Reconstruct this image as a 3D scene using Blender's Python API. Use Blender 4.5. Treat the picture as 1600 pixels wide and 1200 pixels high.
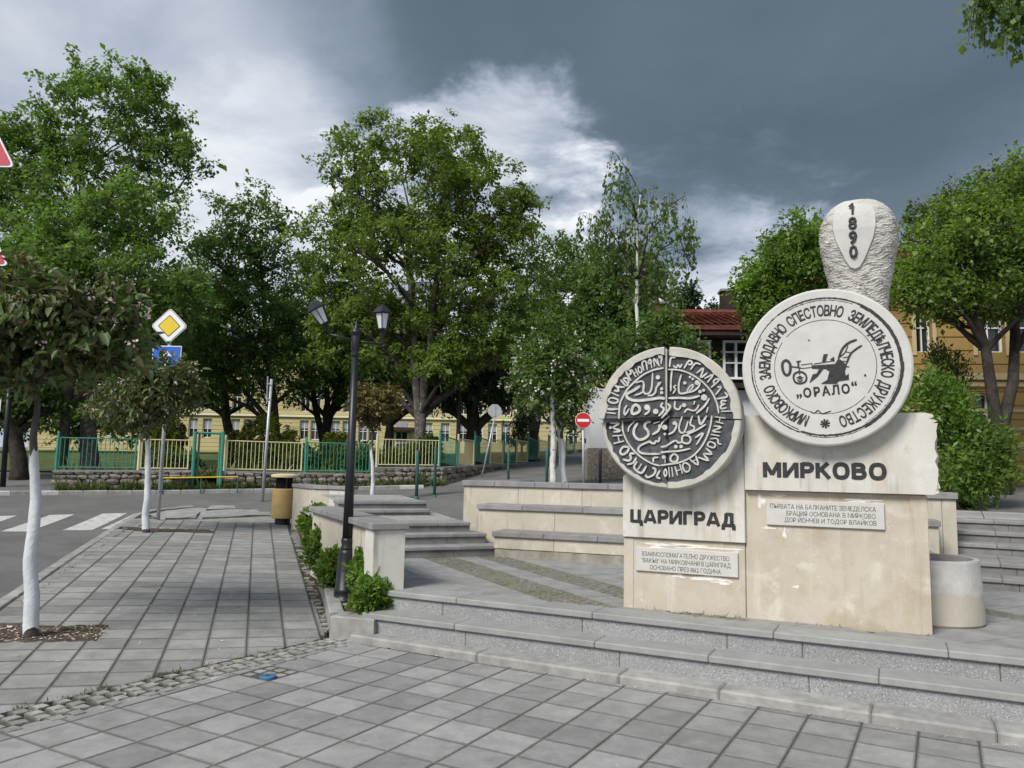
import bpy, bmesh, math, random
import numpy as np
from mathutils import Vector, Matrix
for _o in list(bpy.data.objects): bpy.data.objects.remove(_o)
SC = bpy.context.scene
COL = SC.collection
R = math.radians
random.seed(7)

# ------------------------------------------------------------------ camera
F, CW, CH, EYE = 1200.0, 1600.0, 1200.0, 1.6
PITCH, ROLL = R(6.3), R(1.1)
ROT = (Matrix.Rotation(math.pi/2+PITCH, 3, 'X') @ Matrix.Rotation(ROLL, 3, 'Z'))
cd = bpy.data.cameras.new('camera'); cam = bpy.data.objects.new('camera', cd); COL.objects.link(cam)
cd.sensor_fit = 'HORIZONTAL'; cd.sensor_width = 36.0; cd.lens = 36.0*F/CW
cd.clip_start = 0.05; cd.clip_end = 2000
M4 = ROT.to_4x4(); M4.translation = Vector((0, 0, EYE)); cam.matrix_world = M4
SC.camera = cam

# ------------------------------------------------------------------ sky, sun, exposure
SUN_EL, SUN_AZ = R(45), R(-140)      # azimuth from +Y towards +X: the light comes from behind left
w = bpy.data.worlds.new('World'); SC.world = w; w.use_nodes = True
nt = w.node_tree; nt.nodes.clear()
def nd(tree, typ, **k):
    n = tree.nodes.new(typ)
    for a, b in k.items(): setattr(n, a, b)
    return n
def build_sky():
    L = nt.links.new
    out = nd(nt, 'ShaderNodeOutputWorld')
    sky = nd(nt, 'ShaderNodeTexSky', sky_type='NISHITA', sun_disc=False)
    sky.sun_elevation = SUN_EL; sky.sun_rotation = SUN_AZ
    bg1 = nd(nt, 'ShaderNodeBackground'); bg1.inputs[1].default_value = 0.05
    L(sky.outputs[0], bg1.inputs[0])
    tc = nd(nt, 'ShaderNodeTexCoord'); sep = nd(nt, 'ShaderNodeSeparateXYZ'); L(tc.outputs['Generated'], sep.inputs[0])
    def m(op, a, b=None, c=None, clamp=False):
        n = nd(nt, 'ShaderNodeMath', operation=op); n.use_clamp = clamp
        for i, v in enumerate((a, b, c)):
            if v is None: continue
            if isinstance(v, (int, float)): n.inputs[i].default_value = v
            else: L(v, n.inputs[i])
        return n.outputs[0]
    zz = m('ADD', m('MAXIMUM', sep.outputs[2], 0.0), 0.22)
    px = m('DIVIDE', sep.outputs[0], zz); py = m('DIVIDE', sep.outputs[1], zz)
    cb = nd(nt, 'ShaderNodeCombineXYZ'); L(px, cb.inputs[0]); L(py, cb.inputs[1]); cb.inputs[2].default_value = 3.7
    def noise(scale, det, rough, dist, off):
        v = nd(nt, 'ShaderNodeVectorMath', operation='ADD'); L(cb.outputs[0], v.inputs[0]); v.inputs[1].default_value = off
        n = nd(nt, 'ShaderNodeTexNoise'); n.inputs['Scale'].default_value = scale; n.inputs['Detail'].default_value = det
        n.inputs['Roughness'].default_value = rough; n.inputs['Distortion'].default_value = dist
        L(v.outputs[0], n.inputs['Vector']); return n.outputs[0]
    n1 = noise(0.9, 7, .52, .15, (1.3, 4.1, 0)); n2 = noise(2.2, 9, .56, .2, (7.3, 2.1, 1)); n3 = noise(.35, 3, .5, .2, (3.1, 9.2, 5))
    # the storm cloud: a bank ahead and to the right, light overcast everywhere else
    def axis(az, el):
        return (math.sin(az)*math.cos(el), math.cos(az)*math.cos(el), math.sin(el))
    def dotn(d):
        v = nd(nt, 'ShaderNodeVectorMath', operation='DOT_PRODUCT'); L(tc.outputs['Generated'], v.inputs[0]); v.inputs[1].default_value = d
        return v.outputs['Value']
    d1 = dotn(axis(R(21), R(40)))
    bank = m('ADD', d1, m('MULTIPLY', m('SUBTRACT', n1, .5), .42))
    bank = m('ADD', bank, m('MULTIPLY', m('SUBTRACT', n2, .5), .16))
    sm = nd(nt, 'ShaderNodeMapRange', interpolation_type='SMOOTHSTEP'); L(bank, sm.inputs[0])
    sm.inputs[1].default_value = .835; sm.inputs[2].default_value = .955; sm.inputs[3].default_value = 0; sm.inputs[4].default_value = 1
    dark = sm.outputs[0]
    tex = m('ADD', m('MULTIPLY', m('SUBTRACT', n2, .5), .62), m('MULTIPLY', m('SUBTRACT', n1, .5), 1.0))
    v = m('ADD', m('ADD', .55, m('MULTIPLY', tex, m('SUBTRACT', 1.0, m('MULTIPLY', dark, .45)))), m('MULTIPLY', dark, -.44))
    # brighter towards the horizon under the cloud base
    hz = nd(nt, 'ShaderNodeMapRange', interpolation_type='SMOOTHSTEP'); L(sep.outputs[2], hz.inputs[0])
    hz.inputs[1].default_value = .12; hz.inputs[2].default_value = .36; hz.inputs[3].default_value = .16; hz.inputs[4].default_value = 0
    v = m('ADD', v, hz.outputs[0])
    # ragged bright breaks along the edge of the bank
    n4 = noise(3.0, 10, .60, .35, (2.2, 5.7, 2))
    for az_, el_, c0, c1, am_ in ((-1.5, 18.0, .984, 1.0, .72), (13.0, 12.5, .975, .999, .6), (-19, 15, .97, .998, .3)):
        bk = nd(nt, 'ShaderNodeMapRange', interpolation_type='SMOOTHSTEP'); L(m('ADD', m('ADD', dotn(axis(R(az_), R(el_))), m('MULTIPLY', m('SUBTRACT', n4, .5), .075)), m('MULTIPLY', m('SUBTRACT', n1, .5), .06)), bk.inputs[0])
        bk.inputs[1].default_value = c0; bk.inputs[2].default_value = c1; bk.inputs[3].default_value = 0; bk.inputs[4].default_value = am_
        v = m('ADD', v, m('MULTIPLY', bk.outputs[0], m('MULTIPLY', m('SUBTRACT', n4, .28), 1.9)))
    rp = nd(nt, 'ShaderNodeValToRGB'); L(v, rp.inputs[0]); e = rp.color_ramp.elements
    e[0].position = .08; e[0].color = (.088, .124, .158, 1)
    e[1].position = .93; e[1].color = (.90, .92, .95, 1)
    for p, c in ((.25, (.135, .178, .222, 1)), (.42, (.26, .32, .395, 1)), (.60, (.46, .51, .60, 1)), (.76, (.66, .70, .77, 1))):
        x = e.new(p); x.color = c
    bg2 = nd(nt, 'ShaderNodeBackground'); bg2.inputs[1].default_value = .40
    L(rp.outputs[0], bg2.inputs[0])
    mx = nd(nt, 'ShaderNodeMixShader'); mx.inputs[0].default_value = .94
    L(bg1.outputs[0], mx.inputs[1]); L(bg2.outputs[0], mx.inputs[2]); L(mx.outputs[0], out.inputs[0])
build_sky()
sd = bpy.data.lights.new('sun', 'SUN'); sd.energy = 1.5; sd.angle = R(22); sd.color = (1.0, .965, .91)
sun = bpy.data.objects.new('sun', sd); COL.objects.link(sun)
sv = Vector((math.sin(SUN_AZ)*math.cos(SUN_EL), math.cos(SUN_AZ)*math.cos(SUN_EL), math.sin(SUN_EL)))
sun.rotation_euler = sv.to_track_quat('Z', 'Y').to_euler(); sun.location = sv*40
vs = SC.view_settings; vs.view_transform = 'Standard'; vs.look = 'None'; vs.exposure = 1.42; vs.gamma = 1; vs.use_curve_mapping = False
SC.cycles.max_bounces = 7; SC.cycles.transparent_max_bounces = 6

# ------------------------------------------------------------------ survey: from a sighting to a point in the place
def ray(px, py): return ROT @ Vector(((px-800)/F, (600-py)/F, -1.0))
def lev(px, py, z):
    r = ray(px, py); return Vector((0, 0, EYE)) + r*((z-EYE)/r.z)
def dep(px, py, y):
    r = ray(px, py); return Vector((0, 0, EYE)) + r*(y/r.y)
SWN = Vector((.044, -.032, .999)).normalized(); SW0 = lev(300, 1045, 0)
def swz(x, y, dz=0): return SW0.z - (SWN.x*(x-SW0.x)+SWN.y*(y-SW0.y))/SWN.z + dz
def onsw(px, py):
    r = ray(px, py); o = Vector((0, 0, EYE)); return o + r*(SWN.dot(SW0-o)/SWN.dot(r))

# ------------------------------------------------------------------ object helpers
def setp(o, label=None, cat=None, group=None, kind=None):
    for k, v in (('label', label), ('category', cat), ('group', group), ('kind', kind)):
        if v: o[k] = v
    return o
def link(o, parent=None):
    COL.objects.link(o)
    if parent is not None: o.parent = parent
    return o
def thing(name, label, cat, loc=(0, 0, 0), rz=0, group=None):
    o = bpy.data.objects.new(name, None); o.empty_display_size = .2; link(o)
    o.location = loc; o.rotation_euler = (0, 0, rz)
    return setp(o, label, cat, group)
def md(name, verts, faces, mat=None, smooth=False):
    me = bpy.data.meshes.new(name); me.from_pydata([tuple(v) for v in verts], [], faces); me.update()
    if mat: me.materials.append(mat)
    if smooth: me.polygons.foreach_set('use_smooth', [True]*len(me.polygons))
    return me
def ob(name, me, parent=None, loc=None, rot=None, scale=None, **k):
    o = bpy.data.objects.new(name, me); link(o, parent)
    if loc is not None: o.location = loc
    if rot is not None: o.rotation_euler = rot
    if scale is not None: o.scale = scale
    return setp(o, **k) if k else o
class MB:
    def __init__(s): s.v = []; s.f = []
    def add(s, vs, fs):
        n = len(s.v); s.v += [tuple(v) for v in vs]; s.f += [tuple(i+n for i in f) for f in fs]; return s
    def box(s, x0, x1, y0, y1, z0, z1):
        return s.add([(x0,y0,z0),(x1,y0,z0),(x1,y1,z0),(x0,y1,z0),(x0,y0,z1),(x1,y0,z1),(x1,y1,z1),(x0,y1,z1)],
                     [(0,3,2,1),(4,5,6,7),(0,1,5,4),(1,2,6,5),(2,3,7,6),(3,0,4,7)])
    def bar(s, a, b, r, n=6, r2=None):
        return s.tube([a, b], [r, r if r2 is None else r2], n)
    def tube(s, pts, rad, n=6, cap=True):
        pts = [Vector(p) for p in pts]; k = len(pts); base = len(s.v)
        ref = None
        for i, p in enumerate(pts):
            t = (pts[min(i+1, k-1)]-pts[max(i-1, 0)])
            if t.length < 1e-9: t = Vector((0, 0, 1))
            t.normalize()
            if ref is None: ref = Vector((1, 0, 0)) if abs(t.x) < .9 else Vector((0, 1, 0))
            u = (ref - t*ref.dot(t)).normalized(); vv = t.cross(u); ref = u
            for j in range(n):
                a = 2*math.pi*j/n; q = p+(u*math.cos(a)+vv*math.sin(a))*rad[i]; s.v.append((q.x, q.y, q.z))
        for i in range(k-1):
            for j in range(n):
                a = base+i*n+j; b = base+i*n+(j+1) % n; s.f.append((a, b, b+n, a+n))
        if cap:
            s.f.append(tuple(base+j for j in range(n))[::-1]); s.f.append(tuple(base+(k-1)*n+j for j in range(n)))
        return s
    def lathe(s, prof, n=16, c=(0, 0, 0), cap=True):
        base = len(s.v)
        for r, z in prof:
            for j in range(n):
                a = 2*math.pi*j/n; s.v.append((c[0]+r*math.cos(a), c[1]+r*math.sin(a), c[2]+z))
        k = len(prof)
        for i in range(k-1):
            for j in range(n):
                a = base+i*n+j; b = base+i*n+(j+1) % n; s.f.append((a, b, b+n, a+n))
        if cap:
            s.f.append(tuple(base+j for j in range(n))[::-1]); s.f.append(tuple(base+(k-1)*n+j for j in range(n)))
        return s
    def prism(s, poly, z0, z1):      # poly counter-clockwise in x,y
        n = len(poly); return s.add([(x, y, z0) for x, y in poly]+[(x, y, z1) for x, y in poly],
            [tuple(range(n))[::-1], tuple(range(n, 2*n))]+[(i, (i+1) % n, n+(i+1) % n, n+i) for i in range(n)])
    def prism_y(s, poly, y0, y1):    # poly counter-clockwise in x,z seen from -y (front)
        n = len(poly); return s.add([(x, y0, z) for x, z in poly]+[(x, y1, z) for x, z in poly],
            [tuple(range(n)), tuple(range(n, 2*n))[::-1]]+[((i+1) % n, i, n+i, n+(i+1) % n) for i in range(n)])
    def mesh(s, name, mat=None, smooth=False): return md(name, s.v, s.f, mat, smooth)
    def build(s, name, mat, parent=None, smooth=False, **k): return ob(name, s.mesh(name, mat, smooth), parent, **k)
def bevel(me, wd, seg=1):
    bm = bmesh.new(); bm.from_mesh(me)
    bmesh.ops.bevel(bm, geom=[e for e in bm.edges if e.calc_face_angle(0) > .5], offset=wd, segments=seg, affect='EDGES', profile=.5)
    bm.to_mesh(me); bm.free(); return me
def bbox(name, x0, x1, y0, y1, z0, z1, mat, parent, bv=.006, **k):
    me = MB().box(x0, x1, y0, y1, z0, z1).mesh(name, mat)
    if bv: bevel(me, bv)
    return ob(name, me, parent, **k)
def rough(me, amp, seed=0, sub=0):
    bm = bmesh.new(); bm.from_mesh(me)
    if sub: bmesh.ops.subdivide_edges(bm, edges=bm.edges[:], cuts=sub, use_grid_fill=True)
    rg = random.Random(seed)
    for v in bm.verts: v.co += Vector((rg.uniform(-1, 1), rg.uniform(-1, 1), rg.uniform(-1, 1)))*amp
    bm.to_mesh(me); bm.free(); return me
_tc = {}
def text_mesh(body, size, ext, off=0.0, mat=None, align='CENTER', sx=1.0):
    c = bpy.data.curves.new('lettering', 'FONT'); c.body = body; c.size = size; c.extrude = ext; c.offset = off
    c.resolution_u = 2; c.align_x = align; c.fill_mode = 'BOTH'; c.bevel_depth = off; c.bevel_resolution = 0; c.offset = 0
    o = bpy.data.objects.new('lettering', c); COL.objects.link(o)
    dg = bpy.context.evaluated_depsgraph_get()
    me = bpy.data.meshes.new_from_object(o.evaluated_get(dg)); bpy.data.objects.remove(o); bpy.data.curves.remove(c)
    me.materials.clear()
    if mat: me.materials.append(mat)
    # text lies in x,y: stand it up to face -y
    n = len(me.vertices); a = np.empty(n*3); me.vertices.foreach_get('co', a); a = a.reshape(-1, 3)
    b = np.stack([a[:, 0]*sx, -a[:, 2], a[:, 1]], 1); me.vertices.foreach_set('co', b.ravel()); me.update()
    return me
def merge_meshes(name, lst, mat):      # [(mesh, Matrix)] -> one mesh
    bm = bmesh.new()
    for me, mx in lst:
        m2 = me.copy(); m2.transform(mx); bm.from_mesh(m2); bpy.data.meshes.remove(m2)
    out = bpy.data.meshes.new(name); bm.to_mesh(out); bm.free(); out.materials.clear(); out.materials.append(mat)
    for p in out.polygons: p.material_index = 0
    return out
def ribbons(name, strokes, mat, y, th, dots=(), polys=(), parent=None, cx=0, cz=0, square=False):
    mb = MB(); k = 0
    for wd, pts in strokes:
        # smooth the traced stroke
        P = [Vector((p[0], p[1])) for p in pts]
        closed = len(P) > 3 and (P[0]-P[-1]).length < 1e-6
        if len(P) > 2:
            Q = []
            n = len(P)
            for i in range(n-1):
                p0 = P[i-1] if i else (P[-2] if closed else P[0]*2-P[1]); p3 = P[i+2] if i+2 < n else (P[1] if closed else P[-1]*2-P[-2])
                for t in (0, .33, .67):
                    Q.append(.5*((2*P[i])+(P[i+1]-p0)*t+(2*p0-5*P[i]+4*P[i+1]-p3)*t*t+(3*P[i]-p0-3*P[i+1]+p3)*t**3))
            Q.append(P[-1]); P = Q
        n = len(P); l = []; r = []
        for i, p in enumerate(P):
            a = P[i-1] if i else (P[-2] if closed else P[0]); b = P[i+1] if i+1 < n else (P[1] if closed else P[-1])
            t = (b-a); t = t.normalized() if t.length > 1e-9 else Vector((1, 0)); nn = Vector((-t.y, t.x))
            h = wd*.5*(1 if closed or 0 < i < n-1 or square else .62)
            l.append(p+nn*h); r.append(p-nn*h)
        yy = y-th-k*.00025; k = (k+1) % 9
        V = [(cx+p.x, yy, cz+p.y) for p in l]+[(cx+p.x, yy, cz+p.y) for p in r]+[(cx+p.x, y+.004, cz+p.y) for p in l]+[(cx+p.x, y+.004, cz+p.y) for p in r]
        Fs = []
        for i in range(n-1):
            Fs += [(i, n+i, n+i+1, i+1), (i, i+1, 2*n+i+1, 2*n+i), (n+i+1, n+i, 3*n+i, 3*n+i+1)]
        if not closed: Fs += [(0, 2*n, 3*n, n), (n-1, 2*n-1, 4*n-1, 3*n-1)]
        mb.add(V, Fs)
    for x, z, r in dots:
        mb.prism_y([(cx+x+r*math.cos(2*math.pi*j/12), cz+z+r*math.sin(2*math.pi*j/12)) for j in range(12)], y-th-.003, y+.004)
    for pl in polys:
        a = sum(pl[i][0]*pl[(i+1) % len(pl)][1]-pl[(i+1) % len(pl)][0]*pl[i][1] for i in range(len(pl)))
        q = pl if a > 0 else pl[::-1]
        mb.prism_y([(cx+x, cz+z) for x, z in q], y-th-.0035, y+.004)
    return mb.build(name, mat, parent)

# ------------------------------------------------------------------ materials
def mat(name, col, rough=.7, spec=.3, var=.0, var_scale=8, col2=None, bump=0, bump_scale=40, rnd=0, metal=0, blot=None, speck=None, streak=None, coord='Object', edge=None, zband=None):
    m = bpy.data.materials.new(name); m.use_nodes = True; t = m.node_tree; L = t.links.new
    b = t.nodes['Principled BSDF']; b.inputs['Roughness'].default_value = rough
    b.inputs['Specular IOR Level'].default_value = spec; b.inputs['Metallic'].default_value = metal
    tcn = nd(t, 'ShaderNodeTexCoord')
    src = tcn.outputs['Object']
    if coord == 'World':
        g = nd(t, 'ShaderNodeNewGeometry'); src = g.outputs['Position']
    def noise(sc, det=6, ro=.6, vec=None, dist=0):
        n = nd(t, 'ShaderNodeTexNoise'); n.inputs['Scale'].default_value = sc; n.inputs['Detail'].default_value = det; n.inputs['Roughness'].default_value = ro
        n.inputs['Distortion'].default_value = dist
        L(vec if vec is not None else src, n.inputs['Vector']); return n.outputs[0]
    def mixc(f, a, bb, typ='MIX'):
        n = nd(t, 'ShaderNodeMix', data_type='RGBA', blend_type=typ); n.clamp_factor = True
        for s, vv in ((0, f), (6, a), (7, bb)):
            if isinstance(vv, (int, float)): n.inputs[s].default_value = vv
            elif isinstance(vv, tuple): n.inputs[s].default_value = (*vv[:3], 1)
            else: L(vv, n.inputs[s])
        return n.outputs[2]
    def rng(x, a, bb, lo=0., hi=1.):
        n = nd(t, 'ShaderNodeMapRange', interpolation_type='SMOOTHSTEP'); L(x, n.inputs[0])
        for i, vv in enumerate((a, bb, lo, hi)): n.inputs[i+1].default_value = vv
        return n.outputs[0]
    c = None
    if col2: c = mixc(rng(noise(var_scale, 7, .62), .36, .66), tuple(col), tuple(col2))
    elif var:
        lo = tuple(x*(1-var) for x in col); hi = tuple(min(1, x*(1+var)) for x in col)
        c = mixc(rng(noise(var_scale, 7, .62), .3, .7), lo, hi)
    else:
        c = mixc(0., tuple(col), tuple(col))
    if blot:   # (colour, scale, lo, hi, strength)
        for bc, bs, lo, hi, st in blot: c = mixc(rng(noise(bs, 8, .65, dist=.4), lo, hi, 0, st), c, tuple(bc))
    if streak:  # vertical runs: (colour, scale, lo, hi, strength)
        for bc, bs, lo, hi, st in streak:
            mp = nd(t, 'ShaderNodeMapping'); L(src, mp.inputs[0]); mp.inputs['Scale'].default_value = (bs, bs, bs*.09)
            c = mixc(rng(noise(1., 6, .6, mp.outputs[0]), lo, hi, 0, st), c, tuple(bc))
    if speck:  # (colour, scale, lo, hi, strength)
        for bc, bs, lo, hi, st in speck: c = mixc(rng(noise(bs, 2, .5), lo, hi, 0, st), c, tuple(bc))
    if edge:   # dirt gathered along the joints of a slab: (half size, width, colour, strength)
        sp_ = nd(t, 'ShaderNodeSeparateXYZ'); L(tcn.outputs['Object'], sp_.inputs[0])
        def mm(op, a, bb=None):
            n = nd(t, 'ShaderNodeMath', operation=op)
            for i, vv in enumerate((a, bb)):
                if vv is None: continue
                if isinstance(vv, (int, float)): n.inputs[i].default_value = vv
                else: L(vv, n.inputs[i])
            return n.outputs[0]
        q = mm('MAXIMUM', mm('ABSOLUTE', sp_.outputs[0]), mm('ABSOLUTE', sp_.outputs[1]))
        q = mm('ADD', q, mm('MULTIPLY', mm('SUBTRACT', noise(28, 4, .6), .5), edge[1]*1.3))
        c = mixc(rng(q, edge[0]-edge[1], edge[0], 0, edge[3]), c, tuple(edge[2]))
    if zband:  # stain up to a ragged tide line: (height, softness, colour, strength)
        sp2 = nd(t, 'ShaderNodeSeparateXYZ'); L(tcn.outputs['Object'], sp2.inputs[0])
        n_ = nd(t, 'ShaderNodeMath', operation='MULTIPLY_ADD'); L(noise(5, 5, .6), n_.inputs[0]); n_.inputs[1].default_value = .16; L(sp2.outputs[2], n_.inputs[2])
        c = mixc(rng(n_.outputs[0], zband[0]+.08-zband[1], zband[0]+.08+zband[1], zband[3], 0), c, tuple(zband[2]))
    if rnd:
        oi = nd(t, 'ShaderNodeObjectInfo'); hs = nd(t, 'ShaderNodeHueSaturation')
        mr = nd(t, 'ShaderNodeMapRange'); L(oi.outputs['Random'], mr.inputs[0]); mr.inputs[3].default_value = 1-rnd; mr.inputs[4].default_value = 1+rnd
        L(mr.outputs[0], hs.inputs['Value']); L(c, hs.inputs['Color']); c = hs.outputs[0]
    L(c, b.inputs['Base Color'])
    if bump:
        bn = nd(t, 'ShaderNodeBump'); bn.inputs['Strength'].default_value = bump; bn.inputs['Distance'].default_value = .01
        L(noise(bump_scale, 8, .65), bn.inputs['Height']); L(bn.outputs[0], b.inputs['Normal'])
    return m
def leafmat(name, cols, trans=.48, rough=.5, spec=.35):
    m = bpy.data.materials.new(name); m.use_nodes = True; t = m.node_tree; L = t.links.new
    b = t.nodes['Principled BSDF']; b.inputs['Roughness'].default_value = rough; b.inputs['Specular IOR Level'].default_value = spec
    g = nd(t, 'ShaderNodeNewGeometry'); rp = nd(t, 'ShaderNodeValToRGB'); L(g.outputs['Random Per Island'], rp.inputs[0])
    e = rp.color_ramp.elements; e[0].position = 0; e[0].color = (*cols[0], 1); e[1].position = 1; e[1].color = (*cols[-1], 1)
    for i, c in enumerate(cols[1:-1]): x = e.new((i+1)/(len(cols)-1)); x.color = (*c, 1)
    ns = nd(t, 'ShaderNodeTexNoise'); ns.inputs['Scale'].default_value = .9; ns.inputs['Detail'].default_value = 3; L(g.outputs['Position'], ns.inputs['Vector'])
    mr = nd(t, 'ShaderNodeMapRange'); L(ns.outputs[0], mr.inputs[0]); mr.inputs[1].default_value = .3; mr.inputs[2].default_value = .7; mr.inputs[3].default_value = .72; mr.inputs[4].default_value = 1.28
    hs = nd(t, 'ShaderNodeHueSaturation'); L(mr.outputs[0], hs.inputs['Value']); L(rp.outputs[0], hs.inputs['Color'])
    L(hs.outputs[0], b.inputs['Base Color'])
    tr = nd(t, 'ShaderNodeBsdfTranslucent')
    gm = nd(t, 'ShaderNodeMix', data_type='RGBA', blend_type='MULTIPLY'); gm.inputs[0].default_value = 1; gm.inputs[7].default_value = (1.25, 1.35, .55, 1); L(hs.outputs[0], gm.inputs[6])
    L(gm.outputs[2], tr.inputs[0])
    mx = nd(t, 'ShaderNodeMixShader'); mx.inputs[0].default_value = trans; L(b.outputs[0], mx.inputs[1]); L(tr.outputs[0], mx.inputs[2])
    L(mx.outputs[0], t.nodes['Material Output'].inputs[0]); return m
MT = {}
MT['slab'] = mat('concrete_slab', (0.261,0.259,0.252), .88, .25, .14, 5, bump=.25, bump_scale=120, rnd=.19, edge=(.159, .018, (0.091,0.087,0.078), .72), coord='World', blot=[((0.159,0.158,0.151), .9, .50, .70, .55), ((0.181,0.179,0.172), 3.5, .52, .72, .6), ((0.085,0.085,0.083), 26, .71, .74, .7), ((0.383,0.383,0.377), 11, .55, .72, .4)], speck=[((0.181,0.181,0.176), 140, .55, .70, .55), ((0.447,0.447,0.436), 170, .60, .72, .5)])
MT['slab2'] = mat('sidewalk_slab', (0.273,0.269,0.260), .9, .22, .14, 5, bump=.25, bump_scale=120, rnd=.17, edge=(.158, .022, (0.093,0.087,0.077), .68), coord='World', blot=[((0.163,0.161,0.151), .8, .48, .68, .55), ((0.181,0.177,0.166), 2.6, .5, .72, .6), ((0.077,0.077,0.072), 26, .71, .74, .7), ((0.371,0.369,0.361), 9, .56, .74, .4)], speck=[((0.175,0.172,0.163), 140, .55, .70, .5), ((0.437,0.437,0.425), 170, .60, .72, .45)])
MT['slabfar'] = mat('paving_concrete', (0.275,0.271,0.262), .9, .22, .14, 5, bump=.25, bump_scale=120, coord='World', blot=[((0.182,0.178,0.167), 2.6, .5, .72, .6)])
MT['joint'] = mat('joint_sand', (.085,.080,.068), .95, .1, .3, 12, blot=[((.06,.072,.035), 3, .5, .7, .5)], coord='World', bump=.4, bump_scale=90)
MT['cobble'] = mat('cobble_granite', (0.292,0.289,0.270), .85, .25, .2, 14, bump=.5, bump_scale=60, rnd=.22, coord='World', edge=(.50, .16, (0.065,0.067,0.049), .85), speck=[((0.173,0.173,0.162), 160, .6, .72, .5)])
MT['cobble_moss'] = mat('mossy_cobble', (.19,.185,.155), .9, .2, .2, 14, bump=.5, bump_scale=60, coord='World', blot=[((.14,.145,.075), 2.2, .50, .66, .6)])
MT['granite'] = mat('grey_granite', (0.279,0.281,0.284), .6, .4, .08, 5, bump=.12, bump_scale=150, rnd=.05, coord='World', speck=[((0.135,0.135,0.140), 110, .53, .61, .75), ((0.504,0.504,0.504), 85, .58, .66, .65)])
MT['granite_tread'] = mat('worn_granite', (0.290,0.293,0.283), .75, .3, .12, 4, bump=.12, bump_scale=120, rnd=.05, coord='World', speck=[((0.202,0.207,0.202), 80, .58, .68, .5)], blot=[((0.230,0.235,0.202), 2, .52, .72, .6)])
MT['cap'] = mat('grey_coping', (.25,.245,.245), .8, .3, .15, 5, bump=.2, bump_scale=90, rnd=.08, coord='World', blot=[((.15,.145,.14), 3, .55, .75, .6)])
MT['step'] = mat('dark_step_stone', (.205,.20,.19), .85, .25, .18, 4, bump=.2, bump_scale=80, rnd=.08, coord='World', blot=[((.13,.125,.105), 2.4, .5, .7, .7)])
MT['kerb'] = mat('concrete_kerb', (.31,.305,.29), .9, .2, .2, 6, bump=.35, bump_scale=60, rnd=.08, coord='World', blot=[((.15,.145,.11), 3, .52, .72, .6)])
MT['limestone'] = mat('cream_limestone', (0.473,0.419,0.332), .8, .25, .10, 3, bump=.18, bump_scale=55, coord='World', col2=(0.525,0.474,0.389),
    blot=[((0.636,0.593,0.509), 4.0, .52, .66, .75), ((0.396,0.313,0.214), 2.2, .50, .68, .5), ((0.430,0.390,0.279), 9, .55, .70, .5), ((0.671,0.644,0.575), 16, .62, .72, .6), ((0.533,0.492,0.460), 3.1, .58, .7, .6)],
    streak=[((0.344,0.279,0.189), 7, .54, .72, .5), ((0.654,0.609,0.525), 11, .56, .74, .5), ((0.284,0.245,0.180), 16, .64, .78, .5)])
MT['limestone2'] = mat('pale_limestone', (0.542,0.516,0.456), .8, .25, .10, 3, bump=.18, bump_scale=55, coord='World', col2=(0.593,0.576,0.525),
    blot=[((0.671,0.662,0.636), 2.5, .48, .66, .7), ((0.430,0.361,0.258), 5, .56, .72, .5), ((0.396,0.387,0.361), 9, .60, .74, .5)],
    streak=[((0.292,0.275,0.232), 9, .54, .72, .6), ((0.464,0.378,0.249), 5, .54, .72, .55), ((0.232,0.224,0.198), 18, .62, .76, .6)])
MT['wallstone'] = mat('terrace_limestone', (0.475,0.436,0.352), .85, .22, .10, 3, bump=.2, bump_scale=50, coord='World', col2=(0.528,0.488,0.409), rnd=.06,
    blot=[((0.616,0.581,0.510), 4, .52, .68, .6), ((0.387,0.326,0.238), 3, .54, .72, .5), ((0.458,0.414,0.326), 11, .56, .7, .5)], streak=[((0.229,0.211,0.176), 7, .58, .76, .65), ((0.317,0.273,0.211), 14, .56, .74, .5)])
MT['plinth'] = mat('grey_plinth', (.30,.28,.24), .9, .2, .25, 6, bump=.3, bump_scale=50, coord='World', blot=[((.17,.16,.12), 2.5, .5, .7, .6)])
MT['medal'] = mat('white_medallion_stone', (0.544,0.535,0.506), .75, .25, .06, 6, bump=.15, bump_scale=70, coord='World', blot=[((0.476,0.468,0.425), 4, .56, .76, .5)], streak=[((0.425,0.408,0.357), 6, .62, .82, .4)])
MT['medalrim'] = mat('grey_medallion_stone', (0.482,0.464,0.413), .8, .25, .12, 6, bump=.3, bump_scale=60, coord='World', blot=[((0.310,0.292,0.249), 3.5, .53, .74, .6)])
MT['field'] = mat('blackened_field', (.060,.063,.068), .75, .3, .35, 9, bump=.6, bump_scale=60, coord='World', blot=[((.15,.155,.16), 7, .50, .70, .7), ((.035,.036,.04), 14, .58, .72, .6)])
MT['relief'] = mat('pale_relief', (0.528,0.519,0.484), .8, .25, .15, 18, bump=.2, bump_scale=80, coord='World', blot=[((0.352,0.343,0.317), 14, .58, .78, .4)])
MT['ink'] = mat('black_inlay', (.030,.030,.031), .6, .35, .4, 30, coord='World', blot=[((.12,.12,.11), 22, .6, .78, .5)])
MT['inkgrey'] = mat('worn_black_letters', (.085,.085,.085), .6, .3, .3, 40, coord='World', blot=[((.28,.275,.26), 16, .5, .7, .55)])
MT['plaque'] = mat('marble_plaque', (0.546,0.528,0.493), .5, .4, .05, 9, coord='World', bump=.05, blot=[((0.616,0.598,0.563), 5, .5, .7, .5)])
MT['asphalt'] = mat('asphalt', (0.142,0.140,0.136), .9, .25, .16, .9, bump=.35, bump_scale=130, coord='World', blot=[((0.109,0.106,0.103), .5, .5, .68, .6), ((0.190,0.186,0.180), 1.3, .58, .75, .4)], speck=[((0.247,0.242,0.237), 120, .62, .72, .4)])
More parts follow.
